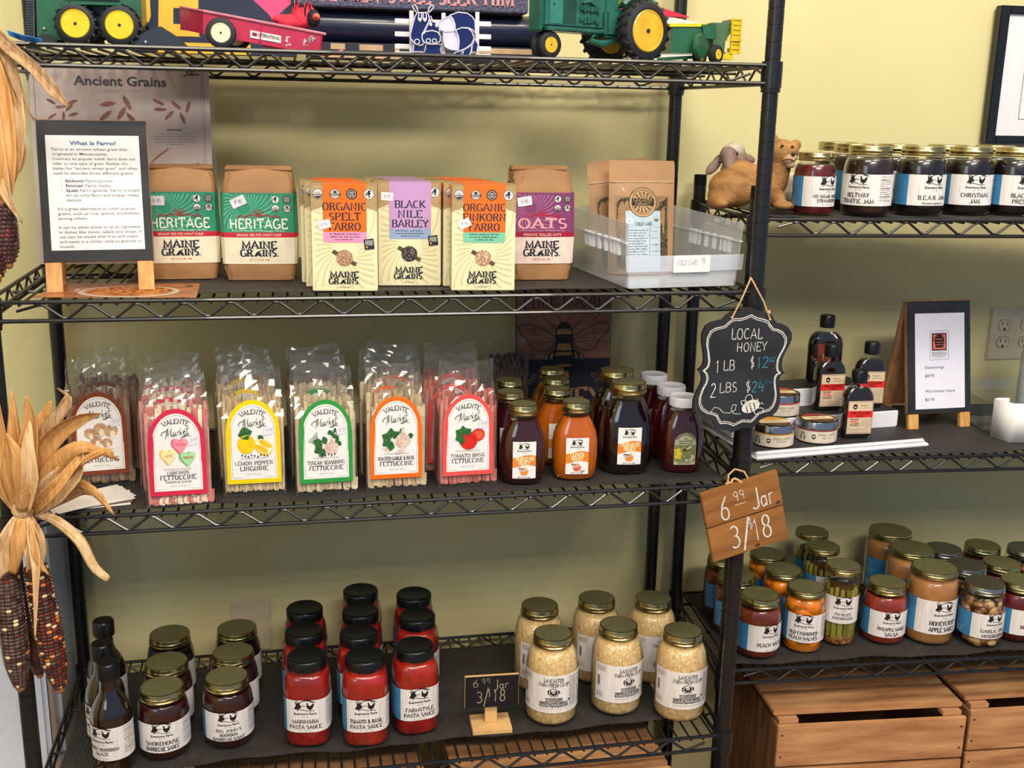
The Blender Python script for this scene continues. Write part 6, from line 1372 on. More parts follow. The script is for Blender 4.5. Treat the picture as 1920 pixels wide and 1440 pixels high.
for px_, py_ in ((1467, 273), (1486, 275)):
    mb = MB(); mb.ball(F(px_, py_, .168), (.0030, .003, .0024), DKE, 10, 7); mb.build('lion_eye', fig)
mb = MB(); mb.tube([F(1466, 303, .160), F(1474, 299, .156), F(1482, 299, .156), F(1489, 302, .160)], .0009, DKE, 6); mb.build('lion_mouth', fig)
blob('lamb_body', [(tuple(F(1470, 352, .275)), (.045, .035, .030)), (tuple(F(1480, 372, .26)), (.036, .03, .026)), (tuple(F(1400, 330, .275)), (.04, .03, .03)), (tuple(F(1376, 322, .265)), (.026, .024, .03)), (tuple(F(1334, 385, .21)), (.008, .008, .008))], LW, fig)
blob('lamb_head', [(tuple(F(1372, 288, .24)), (.021, .02, .018)), (tuple(F(1378, 283, .25)), (.019, .018, .017))], LW, fig, .0018, 5)
blob('lamb_face', capsule(F(1366, 292, .225), F(1370, 322, .210), .0165, .0085)+[(tuple(F(1388, 300, .228)), (.010, .01, .012))], LG, fig, .0016, 5)
E1 = Matrix.Rotation(.75, 3, 'Y'); E2 = Matrix.Rotation(-1.15, 3, 'Y')
blob('lamb_ear', [(tuple(F(1338, 312, .235)), (.0095, .006, .020), E1), (tuple(F(1347, 300, .238)), (.008, .006, .014), E1)], LG, fig, .0016, 4)
blob('lamb_ear', [(tuple(F(1400, 297, .238)), (.009, .005, .018), Matrix.Rotation(-1.3, 3, 'Y')), (tuple(F(1392, 292, .24)), (.009, .005, .012), Matrix.Rotation(-1.1, 3, 'Y'))], LG, fig, .0016, 4)
for px_, py_ in ((1349, 303), (1382, 288)):
    mb = MB(); mb.ball(F(px_, py_, .212 if px_ < 1370 else .214), (.0028, .0028, .0036), DKE, 10, 7); mb.build('lamb_eye', fig)

# ---------------- dried corn bunches ----------------
HUSK = M('dried_husk', '#d9a566', .7, col2='#b87c40', scale=26, bump=.8, bscale=60, stretch=(6, 6, .7), ramp=(.3, .7)); HUSKP = M('dried_husk_pale', '#e2c294', .7, col2='#c99f6c', scale=26, bump=.8, bscale=60, stretch=(6, 6, .7)); HUSKG = M('dried_husk_tan', '#c09c72', .75, col2='#94714c', scale=26, bump=.8, bscale=60, stretch=(6, 6, .7))
def husk(pts, ws, m, parent, curl=.35, twist=0, seed=0):
    """leaf through picture traced points given as (px, py, Y)"""
    P_ = [onY(*p) for p in pts]; r = random.Random(seed+len(pts)*7+int(pts[0][0])); Q = []; Wd = []
    n = 14
    for k in range(n+1):      # Catmull-Rom through the points
        f = k/n*(len(P_)-1); i = min(int(f), len(P_)-2); u = f-i
        a_, b_, c_, d_ = P_[max(i-1, 0)], P_[i], P_[i+1], P_[min(i+2, len(P_)-1)]
        Q.append(.5*((2*b_)+(c_-a_)*u+(2*a_-5*b_+4*c_-d_)*u*u+(3*b_-a_-3*c_+d_)*u**3)); Wd.append((ws[i]*(1-u)+ws[i+1]*u)*.00076)
    vs = []; fs = []; nc = 7; root = parent.matrix_world.inverted() if False else None
    for k, q in enumerate(Q):
        t_ = (Q[min(k+1, n)]-Q[max(k-1, 0)]).normalized(); side = t_.cross(Vector((0, -1, 0))).normalized(); nn = side.cross(t_).normalized()
        tw = twist*k/n; side2 = side*math.cos(tw)+nn*math.sin(tw); nn2 = nn*math.cos(tw)-side*math.sin(tw)
        for j in range(nc+1):
            u = -1+2*j/nc; rip = .0007*math.sin(j*2.6+k*.5+seed)*min(1, Wd[k]/.008); vs.append(q+side2*(u*Wd[k]/2)+nn2*((curl*(u*u-.5))*Wd[k]*.5+rip)-parent.location)
    for k in range(n):
        for j in range(nc): fs.append((k*(nc+1)+j, k*(nc+1)+j+1, (k+1)*(nc+1)+j+1, (k+1)*(nc+1)+j))
    mb = MB(); mb.add(vs, fs, m, True); o = mb.build('husk_leaf', parent); md = o.modifiers.new('s', 'SOLIDIFY'); md.thickness = .0005; return o
KERN = [M('kernel_dark', '#4a2a26', .3, var=.25, scale=90, coat=.3), M('kernel_grey', '#5c4a42', .35, var=.2, scale=90, coat=.2), M('kernel_red', '#6e2a1e', .3, coat=.3), M('kernel_orange', '#cf7c3c', .3, coat=.3), M('kernel_cream', '#dcc393', .35, coat=.3)]
COB = M('cob', '#a06b45', .8)
def ear(a_, b_, R, parent, wts, seed, name='corn_ear'):
    A, B = onY(*a_), onY(*b_); L_ = (B-A).length; ax = (B-A).normalized(); u = ax.cross(Vector((0, 1, 0))).normalized(); v = ax.cross(u); r = random.Random(seed)
    mb = MB(); nr = 14; step = .0056; n = int(L_/step)
    def rad(f): return R*(.90+.12*math.sin(PI*min(1, f*1.1)))*(1 if f < .75 else 1-.45*((f-.75)/.25)**1.6)
    mb.tube([A+ax*(L_*i/10)-parent.location for i in range(11)], [rad(i/10)*.86 for i in range(11)], KERN[0], 14); mb.ball(B+ax*.002-parent.location, (R*.36, R*.36, R*.42), COB, 10, 7)
    rot = Matrix((u, v, ax)).transposed()
    for i in range(n):
        f = (i+.5)/n; rr = rad(f)
        for j in range(nr):
            th = 2*PI*(j+.5*0)/nr+f*.35*seed; d = u*math.cos(th)+v*math.sin(th)
            if d.y > .55: continue
            s = rr*PI/nr*.98; T = Matrix((d, ax.cross(d), ax)).transposed(); m = r.choices(KERN, wts)[0]
            mb.ball(A+ax*(f*L_+r.uniform(-.0003, .0003))+d*(rr*.86)-parent.location, (s*.62, s, step*.52), m, 6, 4, T)
    return mb.build(name, parent)
t = thing('corn_bunch', 'lower bunch of dried dark corn ears with golden husks tied at the left post', 'dried corn', (.03, -.06, -.32))
YC = -.075
ear((10, 1066, YC), (38, 1285, YC), .0205, t, (3, 8, .3, .2, .35), 1); ear((66, 1062, YC+.004), (112, 1288, YC+.004), .0205, t, (6, 1, 3.2, 1.2, .9), 2); ear((52, 1120, YC+.035), (74, 1262, YC+.035), .016, t, (8, 0, 3, 0, 0), 3)
lv = [([(38, 962, YC), (22, 900, YC-.01), (26, 820, YC-.015), (22, 732, YC-.01)], [14, 40, 26, 3], HUSK), ([(42, 962, YC), (48, 890, YC-.02), (58, 800, YC-.03), (50, 742, YC-.03)], [16, 46, 34, 4], HUSK), ([(48, 960, YC), (70, 880, YC), (92, 800, YC-.01), (130, 752, YC-.01), (108, 728, YC)], [14, 40, 30, 14, 3], HUSKG),
  ([(46, 962, YC), (62, 880, YC-.015), (100, 820, YC-.03), (150, 785, YC-.04), (188, 776, YC-.05)], [16, 40, 38, 26, 4], HUSK), ([(50, 965, YC), (86, 900, YC-.02), (122, 855, YC-.04), (160, 838, YC-.05), (224, 862, YC-.03)], [18, 46, 34, 22, 3], HUSK),
  ([(54, 965, YC), (100, 918, YC-.03), (140, 880, YC-.04), (152, 842, YC-.05)], [20, 56, 44, 8], HUSKP), ([(56, 966, YC), (104, 930, YC-.01), (142, 908, YC-.02), (178, 926, YC-.03), (214, 966, YC-.04)], [18, 34, 24, 22, 4], HUSK), ([(34, 962, YC), (8, 880, YC-.01), (-2, 800, YC), (-6, 730, YC)], [16, 40, 30, 3], HUSK),
  ([(40, 958, YC-.02), (40, 900, YC-.035), (28, 850, YC-.03), (12, 812, YC-.02)], [18, 40, 30, 4], HUSK), ([(46, 960, YC-.02), (56, 900, YC-.04), (52, 840, YC-.04), (56, 790, YC-.03)], [18, 30, 22, 4], HUSKP), ([(44, 960, YC), (70, 870, YC+.01), (104, 790, YC+.02), (124, 740, YC+.02)], [14, 36, 30, 4], HUSKG), ([(44, 960, YC), (60, 860, YC+.01), (76, 800, YC+.01), (96, 752, YC+.01)], [14, 36, 30, 5], HUSK),
  ([(60, 966, YC), (118, 936, YC+.01), (158, 922, YC), (196, 938, YC)], [14, 20, 20, 3], HUSKP), ([(56, 962, YC), (88, 930, YC-.045), (116, 900, YC-.055), (150, 860, YC-.05), (190, 842, YC-.04)], [16, 24, 20, 14, 3], HUSK),
  ([(60, 962, YC), (104, 976, YC-.02), (150, 1015, YC-.03), (176, 1062, YC-.03), (204, 1086, YC-.03)], [14, 20, 22, 18, 12], HUSKP), ([(50, 975, YC-.02), (66, 1040, YC-.03), (68, 1110, YC-.035), (66, 1200, YC-.03)], [14, 20, 12, 2], HUSKP), ([(60, 975, YC-.02), (66, 1040, YC-.03), (92, 1078, YC-.03)], [12, 14, 3], HUSK),
  ([(34, 972, YC-.015), (16, 1010, YC-.025), (8, 1045, YC-.022), (14, 1078, YC-.016)], [20, 36, 38, 30], HUSKP), ([(40, 972, YC-.02), (34, 1010, YC-.03), (28, 1040, YC-.028), (22, 1074, YC-.018)], [16, 30, 30, 18], HUSK), ([(46, 972, YC-.018), (58, 1010, YC-.025), (66, 1040, YC-.022), (62, 1070, YC-.016)], [18, 34, 38, 26], HUSKP), ([(54, 970, YC-.01), (70, 1005, YC-.012), (76, 1035, YC-.012), (72, 1060, YC-.01)], [14, 24, 26, 18], HUSKP),
  ([(38, 962, YC+.01), (2, 900, YC+.01), (-20, 840, YC), (-30, 780, YC)], [16, 40, 34, 4], HUSKP), ([(120, 900, YC-.03), (150, 868, YC-.05), (196, 846, YC-.06), (214, 858, YC-.06)], [6, 14, 16, 3], HUSK)]
for i, (p, w_, m) in enumerate(lv): husk(p, w_, m, t, .5 if i % 2 else -.4, (.6 if i % 3 else -.5), i)
mb = MB(); c = onY(45, 968, YC)-t.location; mb.lathe([(.012, -.022), (.0165, -.010), (.0125, 0), (.0165, .010), (.013, .022)], HUSKP, c=c, n=20, cap=False); mb.lathe([(.0130, -.003), (.0142, -.001), (.0142, .001), (.0130, .003)], M('dark_tie', '#5a3a22', .8), c=c, n=20, cap=False); mb.build('husk_tie', t)
t = thing('corn_bunch', 'upper bunch of dried corn with long pale husks and blue ribbon at top left', 'dried corn', (-.02, -.08, .1))
YT = -.085
ear((4, 380, YT), (16, 492, YT), .0175, t, (9, .6, 1, 0, 0), 4); ear((-14, 400, YT), (-6, 520, YT), .0175, t, (9, .6, 1, .4, 0), 5)
for i, (p, w_, m) in enumerate([([(-20, 60, YT), (10, 130, YT), (28, 230, YT-.01), (30, 300, YT-.01), (22, 352, YT)], [40, 44, 40, 26, 3], HUSKP), ([(-30, 90, YT), (2, 180, YT-.01), (14, 300, YT-.02), (8, 400, YT-.01), (14, 430, YT)], [40, 34, 30, 16, 3], HUSK), ([(-20, 70, YT+.02), (8, 90, YT), (30, 150, YT-.01), (52, 210, YT-.01), (68, 226, YT-.01)], [40, 26, 18, 9, 3], HUSKG),
    ([(-10, 62, YT), (28, 98, YT-.02), (66, 130, YT-.03), (100, 170, YT-.03), (128, 200, YT-.03)], [24, 22, 20, 22, 3], HUSKG), ([(-20, 200, YT-.01), (0, 320, YT-.02), (14, 370, YT-.02), (42, 418, YT-.01)], [34, 30, 18, 2], HUSKP), ([(-10, 90, YT), (16, 200, YT-.005), (36, 290, YT), (24, 335, YT)], [30, 30, 24, 3], HUSK)]): husk(p, w_, m, t, .5, .3 if i % 2 else -.3, i+40)
mb = MB(); bl = M('blue_raffia', '#2b7cc4', .5); 
for k in range(5): mb.tube([onY(14+k, 58+k*2, -.05)-t.location, onY(40, 66+k*2.2, -.035+k*.004)-t.location, onY(78, 74+k*1.5, .0)-t.location], .0010, bl, 5)
mb.build('blue_ribbon', t)
# folded papers under the lower bunch
t = thing('paper_stack', 'loose stack of printed recipe cards on the pasta shelf under the corn husks', 'papers', (.105, .055, zC+TOP), .35)
for k in range(4):
    mb = MB(); mb.box(-.062, .062, -.035, .035, .0012*k, .0012*k+.0009, (PAPER, M('glossy_card', '#5a4a44', .3, var=.3, scale=50), PAPER, PAPER)[k], 0, Matrix.Rotation(.14*k-.2, 4, 'Z')); mb.build('card', t)
# ---------------- toys and signs on the top shelf ----------------
zt_ = zA+.0036
JG = M('toy_green', '#205a3e', .38, var=.08, scale=40, coat=.3); JY = M('toy_yellow', '#e8c51e', .38, var=.06, coat=.3); JT = M('toy_tire', '#1e2026', .6, var=.1); JD = M('toy_dark', '#22262c', .5); CRH = M('cream_hub', '#e3dfb8', .5)
def wheel(parent, c, r, wd, hub, hm, lugs=0, rot=0, name='wheel'):
    """wheel facing -Y; hub is a part of the wheel"""
    T = Matrix.Translation(c) @ Matrix.Rotation(rot, 4, 'Z'); mb = MB()
    mb.lathe([(hub, -wd*.30), (hub*1.04, -wd*.5), (r*.80, -wd*.5), (r*.94, -wd*.42), (r, -wd*.22), (r, wd*.22), (r*.94, wd*.42), (r*.8, wd*.5), (hub, wd*.5)], JT, axis='Y', n=40, T=T)
    for k in range(lugs):
        for s_ in (-1, 1):
            th = 2*PI*(k+(.5 if s_ > 0 else 0))/lugs; Q = T @ Matrix.Rotation(th, 4, 'Y') @ Matrix.Rotation(s_*.55, 4, 'X')
            mb.box(r*.90, r*1.045, -wd*.48 if s_ < 0 else 0.0, 0 if s_ < 0 else wd*.48, -r*.055, r*.055, JT, .0004, Q)
    o = mb.build(name, parent); mb = MB()
    mb.lathe([(hub*1.01, -wd*.46), (hub*.95, -wd*.50), (hub*.86, -wd*.34), (hub*.80, -wd*.16), (hub*.45, -wd*.12), (hub*.30, -wd*.34), (hub*.26, -wd*.38), (.0003, -wd*.38)], hm, axis='Y', n=32, T=T)
    for k in range(8 if lugs else 5):
        th = 2*PI*k/(8 if lugs else 5); mb.ball(T @ Vector((hub*.70*math.cos(th), -wd*.16, hub*.70*math.sin(th))), hub*.07, hm, 8, 5)
    mb.lathe([(hub*.12, -wd*.46), (hub*.10, -wd*.50), (.0003, -wd*.51)], JD, axis='Y', n=12, T=T); mb.build('hub', o); return o
def at(root, px, py, Y): return onY(px, py, Y)-root.location
def poly_part(root, name, pts, Y, depth, m, bev=0):
    q = [at(root, a, b, Y) for a, b in pts]; mb = MB(); mb.prism([(p.x, p.z) for p in q], Y-root.location.y, Y-root.location.y+depth, m); return mb.build(name, root)
# green loader with tandem wheels
t = thing('toy_loader', 'green toy loader with four yellow hubbed wheels at the left of the top shelf', 'toy', (onY(165, 60, .07).x, .07, zt_))
p = onY(165, 60, .07); r_ = .0278
for px_ in (144, 226):
    for Y in (.045, .135):
        q = onY(px_, 50, .045); wheel(t, (q.x-t.location.x, Y-.07, r_), r_, .026, .0195, JY, 16)
poly_part(t, 'body', [(70, 74), (64, -90), (262, -90), (266, 40), (255, 66), (215, 70), (185, 58), (160, 70), (105, 76)], .062, .058, JG)
poly_part(t, 'fender', [(106, 12), (136, 3), (222, 6), (232, 12), (222, 10), (137, 8), (110, 17)], .034, .03, JG)
poly_part(t, 'grille', [(49, 70), (48, -90), (63, -90), (65, 74)], .064, .05, M('grille_grey', '#565a62', .6))
poly_part(t, 'rear_wedge', [(60, 79), (78, 62), (92, 64), (112, 84)], .050, .07, JD)
poly_part(t, 'bucket', [(236, 86), (262, 66), (290, 50), (303, 50), (322, 62), (350, 87)], .040, .085, M('bucket_blue_black', '#1d2738', .5))
for px_, py_ in ((83, 54), (273, 79)):
    mb = MB(); q = at(t, px_, py_, .039 if px_ > 200 else .061); mb.ball(q, .0026, M('pin_steel', '#c9c2b4', .3, .8), 10, 6); mb.build('pin', t)
mb = MB()
for k in range(14): q = at(t, 56, 68-k*5, .0635); mb.box(q.x-.005, q.x+.005, q.y-.0012, q.y+.001, q.z, q.z+.0016, JD)
mb.build('grille_bars', t)
poly_part(t, 'cab_window', [(120, -2), (118, -80), (222, -80), (224, 2)], .0595, .003, M('cab_dark_glass', '#1b2230', .15, coat=.5))
# yellow lettered board with heart
t = thing('lettered_board', 'navy board with large yellow letters and part of a pink heart behind the toys', 'sign', (onY(400, 60, .25).x, .25, zt_))
Y = .25; q = [onY(262, -120, Y), onY(548, -120, Y)]; bx0, bx1 = q[0].x, q[1].x; NV = M('board_navy', '#1c2340', .55, var=.08)
mb = MB(); mb.box(bx0-t.location.x-.02, bx1-t.location.x, 0, .012, 0, .22, NV, .001); mb.build('board', t)
YL = M('letter_yellow', '#f0b83c', .5, var=.05, scale=12); a = Art()
def bp(pts): return [((onY(x, y, Y)-t.location).x, max(.001, (onY(x, y, Y)-t.location).z)) for x, y in pts]
a.poly(bp([(262, 60), (262, -60), (275, -30), (281, 0), (283, 30), (276, 50)]), YL, 1)
a.poly(bp([(298, 128), (298, -60), (372, -60), (372, 16), (325, 15), (325, 45), (374, 46), (374, 128)]), YL, 1)
a.poly(bp([(374, 68), (374, 128), (470, 128), (470, 84), (420, 82)]), YL, 1); a.rect(*bp([(330, 79)])[0], *bp([(470, 72)])[0], NV, 2)
hc = bp([(512, -12)])[0]; a.poly([(hc[0]+.0027*16*math.sin(u)**3, hc[1]+.0027*(13*math.cos(u)-5*math.cos(2*u)-2*math.cos(3*u)-math.cos(4*u))) for u in [2*PI*k/30 for k in range(30)] if hc[0]+.0027*16*math.sin(u)**3 < bx1-t.location.x-.002], M('heart_pink', '#e8487c', .5), 2)
a.build('lettering', flat(-.0003), t)
# black box with tan bands, tube and plaque
t = thing('banded_box', 'long black wooden box with tan blocks along its front under the tube', 'box', (onY(800, 80, .24).x, .24, zt_))
zb1 = onY(800, 84, .24).z-zt_; xa, xb = onY(575, 90, .24).x-t.location.x, onY(1010, 90, .24).x-t.location.x
mb = MB(); mb.box(xa, xb, 0, .10, 0, zb1, M('box_black_blue', '#171d33', .5), .0015); mb.build('box_body', t)
tn = M('tan_block', '#b99a78', .6); a = Art()
for u0, u1, z0, z1 in ((.10, .16, .55, .92), (.22, .32, .52, .9), (.37, .39, .5, .9), (.05, .40, .02, .20), (.70, .97, .55, .9), (.80, 1.0, .04, .3)): a.rect(xa+(xb-xa)*u0, zb1*z0, xa+(xb-xa)*u1, zb1*z1, tn, 1)
a.build('tan_blocks', flat(-.0003), t)
ztube = zt_+zb1; rt = (onY(760, 22, .27).z-ztube)/2; rt = max(.022, min(rt, .045))
t2 = thing('storage_tube', 'thick dark blue black tube lying behind the cow ornament', 'tube', (onY(780, 45, .27).x, .275, ztube+rt+.0003))
xl, xr = onY(520, 45, .27).x-t2.location.x, onY(1015, 45, .27).x-t2.location.x
mb = MB(); mb.lathe([(rt*.92, xl), (rt, xl+.004), (rt, xr-.004), (rt*.92, xr)], M('tube_navy', '#1a2038', .35, coat=.3), axis='X', n=44); mb.build('tube', t2)
xc = onY(800, 60, .25).x-t2.location.x; mb = MB(); mb.box(xc-.006, xc+.005, -rt-.010, -rt+.004, -rt-.0, rt*.35, JD, .002); mb.box(xc-.0065, xc+.0, -rt-.0105, -rt-.009, rt*.18, rt*.24, SILV); mb.box(xc-.0065, xc+.0, -rt-.0105, -rt-.009, -rt*.92, -rt*.86, SILV); mb.build('latch', t2)
t = thing('slate_plaque', 'slate plaque with rose lettering reading men still seek him above the tube', 'sign', (onY(772, 10, .245).x, .232, ztube+2*rt+.0006))
x0, x1 = onY(553, 10, .232).x-t.location.x, onY(991, 10, .232).x-t.location.x
mb = MB(); mb.box(x0, x1, 0, .050, 0, .085, M('slate_glitter', '#4a4a66', .55, var=.35, scale=240, bump=.6, bscale=220), .002); mb.build('plaque', t)
a = Art(); a.text('WISE MEN STILL SEEK HIM', (x0+x1)/2-.012, .010, .024, M('rose_lettering', '#c98a8c', .5), 'didone', wid=(x1-x0)*1.02 if False else (x1-x0)*.93, L=1); a.rect(x0+.02, .05, x1-.02, .0512, M('rose_lettering', '#c98a8c', .5), 1); a.build('lettering', flat(-.0004), t)
# red wagon
t = thing('toy_wagon', 'chipped red toy trailer with a cream hubbed wheel tipped down to the right', 'toy', (onY(430, 80, .08).x, .08, zt_))
RW = M('toy_red', '#b01f44', .4, var=.08, scale=30, coat=.3); RWD = M('toy_red_edge', '#d9788a', .5, var=.1)
A1, B1, C1, D1 = at(t, 381, 22, .045), at(t, 606, 64, .045), at(t, 600, 101, .045), at(t, 381, 61, .045); E1, F1 = at(t, 338, 14, .105), at(t, 338, 56, .105)
def plate(name, P, th, m, parent):
    n = (P[1]-P[0]).cross(P[2]-P[0]).normalized()*th; mb = MB(); k = len(P); mb.add(list(P)+[v+n for v in P], [tuple(range(k))[::-1], tuple(range(k, 2*k))]+[(i, (i+1) % k, k+(i+1) % k, k+i) for i in range(k)], m); return mb.build(name, parent)
s1 = plate('side_panel', [D1, C1, B1, A1], -.002, RW, t); plate('end_panel', [F1, D1, A1, E1], -.002, RW, t)
off = E1-A1; plate('side_panel', [D1+off, C1+off, B1+off, A1+off], -.002, RW, t); plate('end_panel', [C1, C1+off, B1+off, B1], -.002, RW, t); plate('bed_floor', [D1, D1+off, C1+off, C1], .002, RW, t)
mb = MB(); mb.tube([A1+Vector((0, -.001, .001)), B1+Vector((.004, -.001, 0))], .0022, RWD, 6); mb.tube([A1+Vector((0, -.001, .001)), E1+Vector((0, 0, .001))], .0018, RWD, 6); mb.build('rim', t)
for f_ in (.20, .48): g_ = A1.lerp(B1, f_); h_ = D1.lerp(C1, f_); mb = MB(); mb.tube([g_+Vector((0, -.0008, -.002)), h_+Vector((0, -.0008, .001))], .0012, RW, 6); mb.build('side_rib', t)
wr = .0215; q = at(t, 415, 77, .038); wheel(t, (q.x, q.y, wr), wr, .016, .0138, CRH); wheel(t, (q.x+.018, q.y+.075, wr), wr, .016, .0138, CRH)
mb = MB(); mb.tube([(q.x, q.y, wr), (q.x+.018, q.y+.075, wr)], .002, JD, 8); mb.tube([((D1+C1)/2+Vector((0, .02, -.001))), C1+Vector((.01, .02, .0)), (C1.x+.035, C1.y+.02, .003)], .0026, RW, 8); mb.build('axle_and_hitch', t)
ux = (C1-D1).normalized(); uz = (A1-D1).normalized(); oo = at(t, 469, 70.5, .0445)
a = Art(); a.rect(0, 0, .0445, .0105, M('decal_cream', '#ddd6d4', .45), 1); a.rect(.003, .003, .010, .008, RW, 2); a.text('IH', .0065, .0033, .0042, INK, 'bold', L=3); a.text('INTERNATIONAL', .0270, .0040, .0042, INK, 'bold', wid=.031, L=2)
a.build('decal', lambda x, y, o: tuple(oo+ux*x+uz*y+Vector((0, -.0006-o, 0))), t)
a = Art(); r = random.Random(5)
for k in range(14): cx_, cy_ = r.choice(((.145, .012), (.12, .009), (.155, .018))); a.poly([(cx_+r.uniform(-.006, .006)+u*r.uniform(.0006, .0016), cy_+r.uniform(-.008, .008)+v*r.uniform(.0005, .002)) for u, v in ((0, 0), (1, .2), (.8, 1))], M('bare_metal_chip', '#b9a9b4', .5), 1)
a.build('paint_chips', lambda x, y, o: tuple(D1+ux*x+uz*y+Vector((0, -.0006-o, 0))), t)
# cardinal
t = thing('cardinal_figure', 'red feathered cardinal with a black face perched in the red trailer', 'bird figure', (onY(560, 55, .08).x, .08, onY(560, 62, .08).z))
CRD = M('cardinal_red', '#e0344c', .8, var=.2, scale=60, bump=1, bscale=160); CBK = M('cardinal_black', '#1a1626', .7)
blob('bird_body', [(tuple(at(t, 545, 42, .075)), (.020, .014, .012)), (tuple(at(t, 565, 34, .075)), (.015, .013, .016)), (tuple(at(t, 580, 28, .075)), (.011, .011, .013)), (tuple(at(t, 528, 36, .075)), (.016, .008, .006))], CRD, t, .0016, 4)
mb = MB(); mb.ball(at(t, 588, 34, .066), (.010, .009, .013), CBK, 12, 8); mb.build('face_mask', t); mb = MB(); mb.lathe([(.0058, 0), (.005, .004), (.0005, .011)], M('beak_coral', '#ef6a58', .5), c=(0, 0, 0), axis='Y', n=10, T=Matrix.Translation(at(t, 593, 32, .059)) @ Matrix.Rotation(PI, 4, 'Z')); mb.build('beak', t)
mb = MB(); r = random.Random(3)
for k in range(46):
    b0 = at(t, 560+r.uniform(-12, 26), 24+r.uniform(-6, 14), .072+r.uniform(-.008, .008)); d = Vector((r.uniform(-.2, .7)*.5, r.uniform(-.4, .1), 1)).normalized()*r.uniform(.010, .019); mb.tube([b0, b0+d*.6, b0+d], [.0012, .0009, .0002], CRD if k % 3 else CBK, 4)
mb.build('crest_feathers', t); poly_part(t, 'tail', [(512, 30), (530, 26), (556, 30), (552, 44), (522, 42)], .073, .008, M('cardinal_tail', '#b03048', .7))
# stained glass cow with picket fence
t = thing('cow_ornament', 'navy and white stained glass cow standing in front of a small white fence', 'ornament', (onY(832, 90, .03).x, .03, zt_))
CW = M('leading_white', '#cfcbe0', .5, var=.05); FW = M('fence_white', '#dcd8dc', .6, var=.03); NG = M('glass_navy', '#17255a', .12, coat=.6, var=.03); WG = M('glass_white', '#cfcfe2', .2, coat=.4)
def c9(x, y, Y=.03): return at(t, 730+x/9.6, y/9.6, Y)
Yf = .040
for xa_, xb_, ya_, yb_ in ((365, 440, 190, 985), (940, 1015, 232, 985), (1545, 1622, 215, 1010)):
    p0, p1 = c9(xa_, yb_, Yf), c9(xb_, ya_, Yf); mb = MB(); mb.box(p0.x, p1.x, p0.y, p0.y+.004, .0002, p1.z, FW, .0006); mb.build('fence_post', t)
for yl_, yr_ in ((380, 415), (612, 650), (822, 880), (968, 1022)):
    p0, p1 = c9(110, yl_, Yf-.0042), c9(1850, yr_, Yf-.0042); zc1 = (p0.z+p1.z)/2; mb = MB(); mb.box(p0.x, p1.x, p0.y+.0086, p0.y+.0115, max(.0003, zc1-.0036), max(.0036, zc1+.0036), FW, .0006); mb.build('fence_rail', t)
def glass(name, pts, m, Y=.03, wire=True, rr=.0010):
    q = [c9(x, y, Y) for x, y in pts]; mb = MB(); mb.prism([(p.x, p.z) for p in q], q[0].y, q[0].y+.002, m); o = mb.build(name, t)
    if wire: mb = MB(); mb.tube([p+Vector((0, -.0004, 0)) for p in q+q[:1]], rr, CW, 6); mb.build('leading', o)
    return o
glass('body_panel', [(1090, 275), (1240, 220), (1400, 240), (1490, 300), (1540, 380), (1550, 600), (1500, 540), (1420, 505), (1300, 500), (1190, 545), (1180, 440), (1150, 350)], NG); glass('body_panel', [(1190, 545), (1300, 500), (1420, 510), (1490, 580), (1525, 690), (1480, 790), (1380, 870), (1300, 905), (1240, 910), (1255, 760), (1240, 640)], NG)
glass('body_panel', [(905, 390), (985, 330), (1085, 290), (1150, 380), (1180, 540), (930, 550), (900, 470)], WG); glass('body_panel', [(975, 575), (1150, 560), (1215, 650), (1245, 780), (1225, 905), (1100, 890), (1000, 840), (970, 700)], WG)
glass('head_panel', [(500, 230), (690, 225), (720, 330), (700, 410), (620, 570), (585, 620), (600, 740), (620, 790), (560, 820), (470, 800), (385, 700), (375, 620), (420, 450), (460, 300)], NG, .029); glass('muzzle_panel', [(590, 620), (660, 570), (770, 550), (870, 580), (920, 650), (915, 740), (850, 795), (700, 790), (620, 760), (585, 690)], NG, .0275)
glass('neck_panel', [(720, 400), (760, 380), (880, 430), (905, 560), (900, 600), (770, 548), (640, 570)], NG, .0305); glass('front_leg', [(660, 800), (940, 800), (915, 900), (950, 1018), (605, 1000), (640, 910)], NG, .031); glass('front_leg', [(440, 800), (610, 815), (605, 935), (430, 935)], NG, .0315)
glass('hind_leg', [(1190, 940), (1320, 925), (1250, 1022), (1130, 1018)], NG, .031); glass('hind_leg', [(1330, 910), (1480, 820), (1470, 930), (1425, 1025), (1310, 1022)], NG, .031); glass('hind_leg', [(1540, 700), (1600, 800), (1575, 930), (1480, 935), (1490, 810)], NG, .0315)
mb = MB()
for lp in ([(490, 225), (430, 150), (415, 95), (445, 75), (490, 120), (515, 210)], [(695, 225), (715, 140), (760, 88), (795, 95), (790, 140), (720, 225)], [(535, 230), (520, 340), (545, 372), (578, 340), (580, 230)], [(610, 230), (608, 340), (635, 372), (670, 340), (662, 230)], [(700, 250), (720, 330), (745, 400), (770, 350), (740, 285)]): mb.tube([c9(x, y, .0275) for x, y in lp], .0009, CW, 6)
for cx_, cy_, rr in ((498, 750, 45), (702, 735, 38), (812, 738, 38)): mb.tube([c9(cx_+rr*math.cos(u*PI/8), cy_+rr*math.sin(u*PI/8), .0262) for u in range(17)], .0008, CW, 6)
mb.build('wire_details', t)
mb = MB()
for x_, y_ in ((550, 360), (640, 360), (745, 440), (850, 460)): mb.ball(c9(x_, y_, .0268), (.0024, .0018, .0030), FW, 10, 7)
mb.build('beads', t)
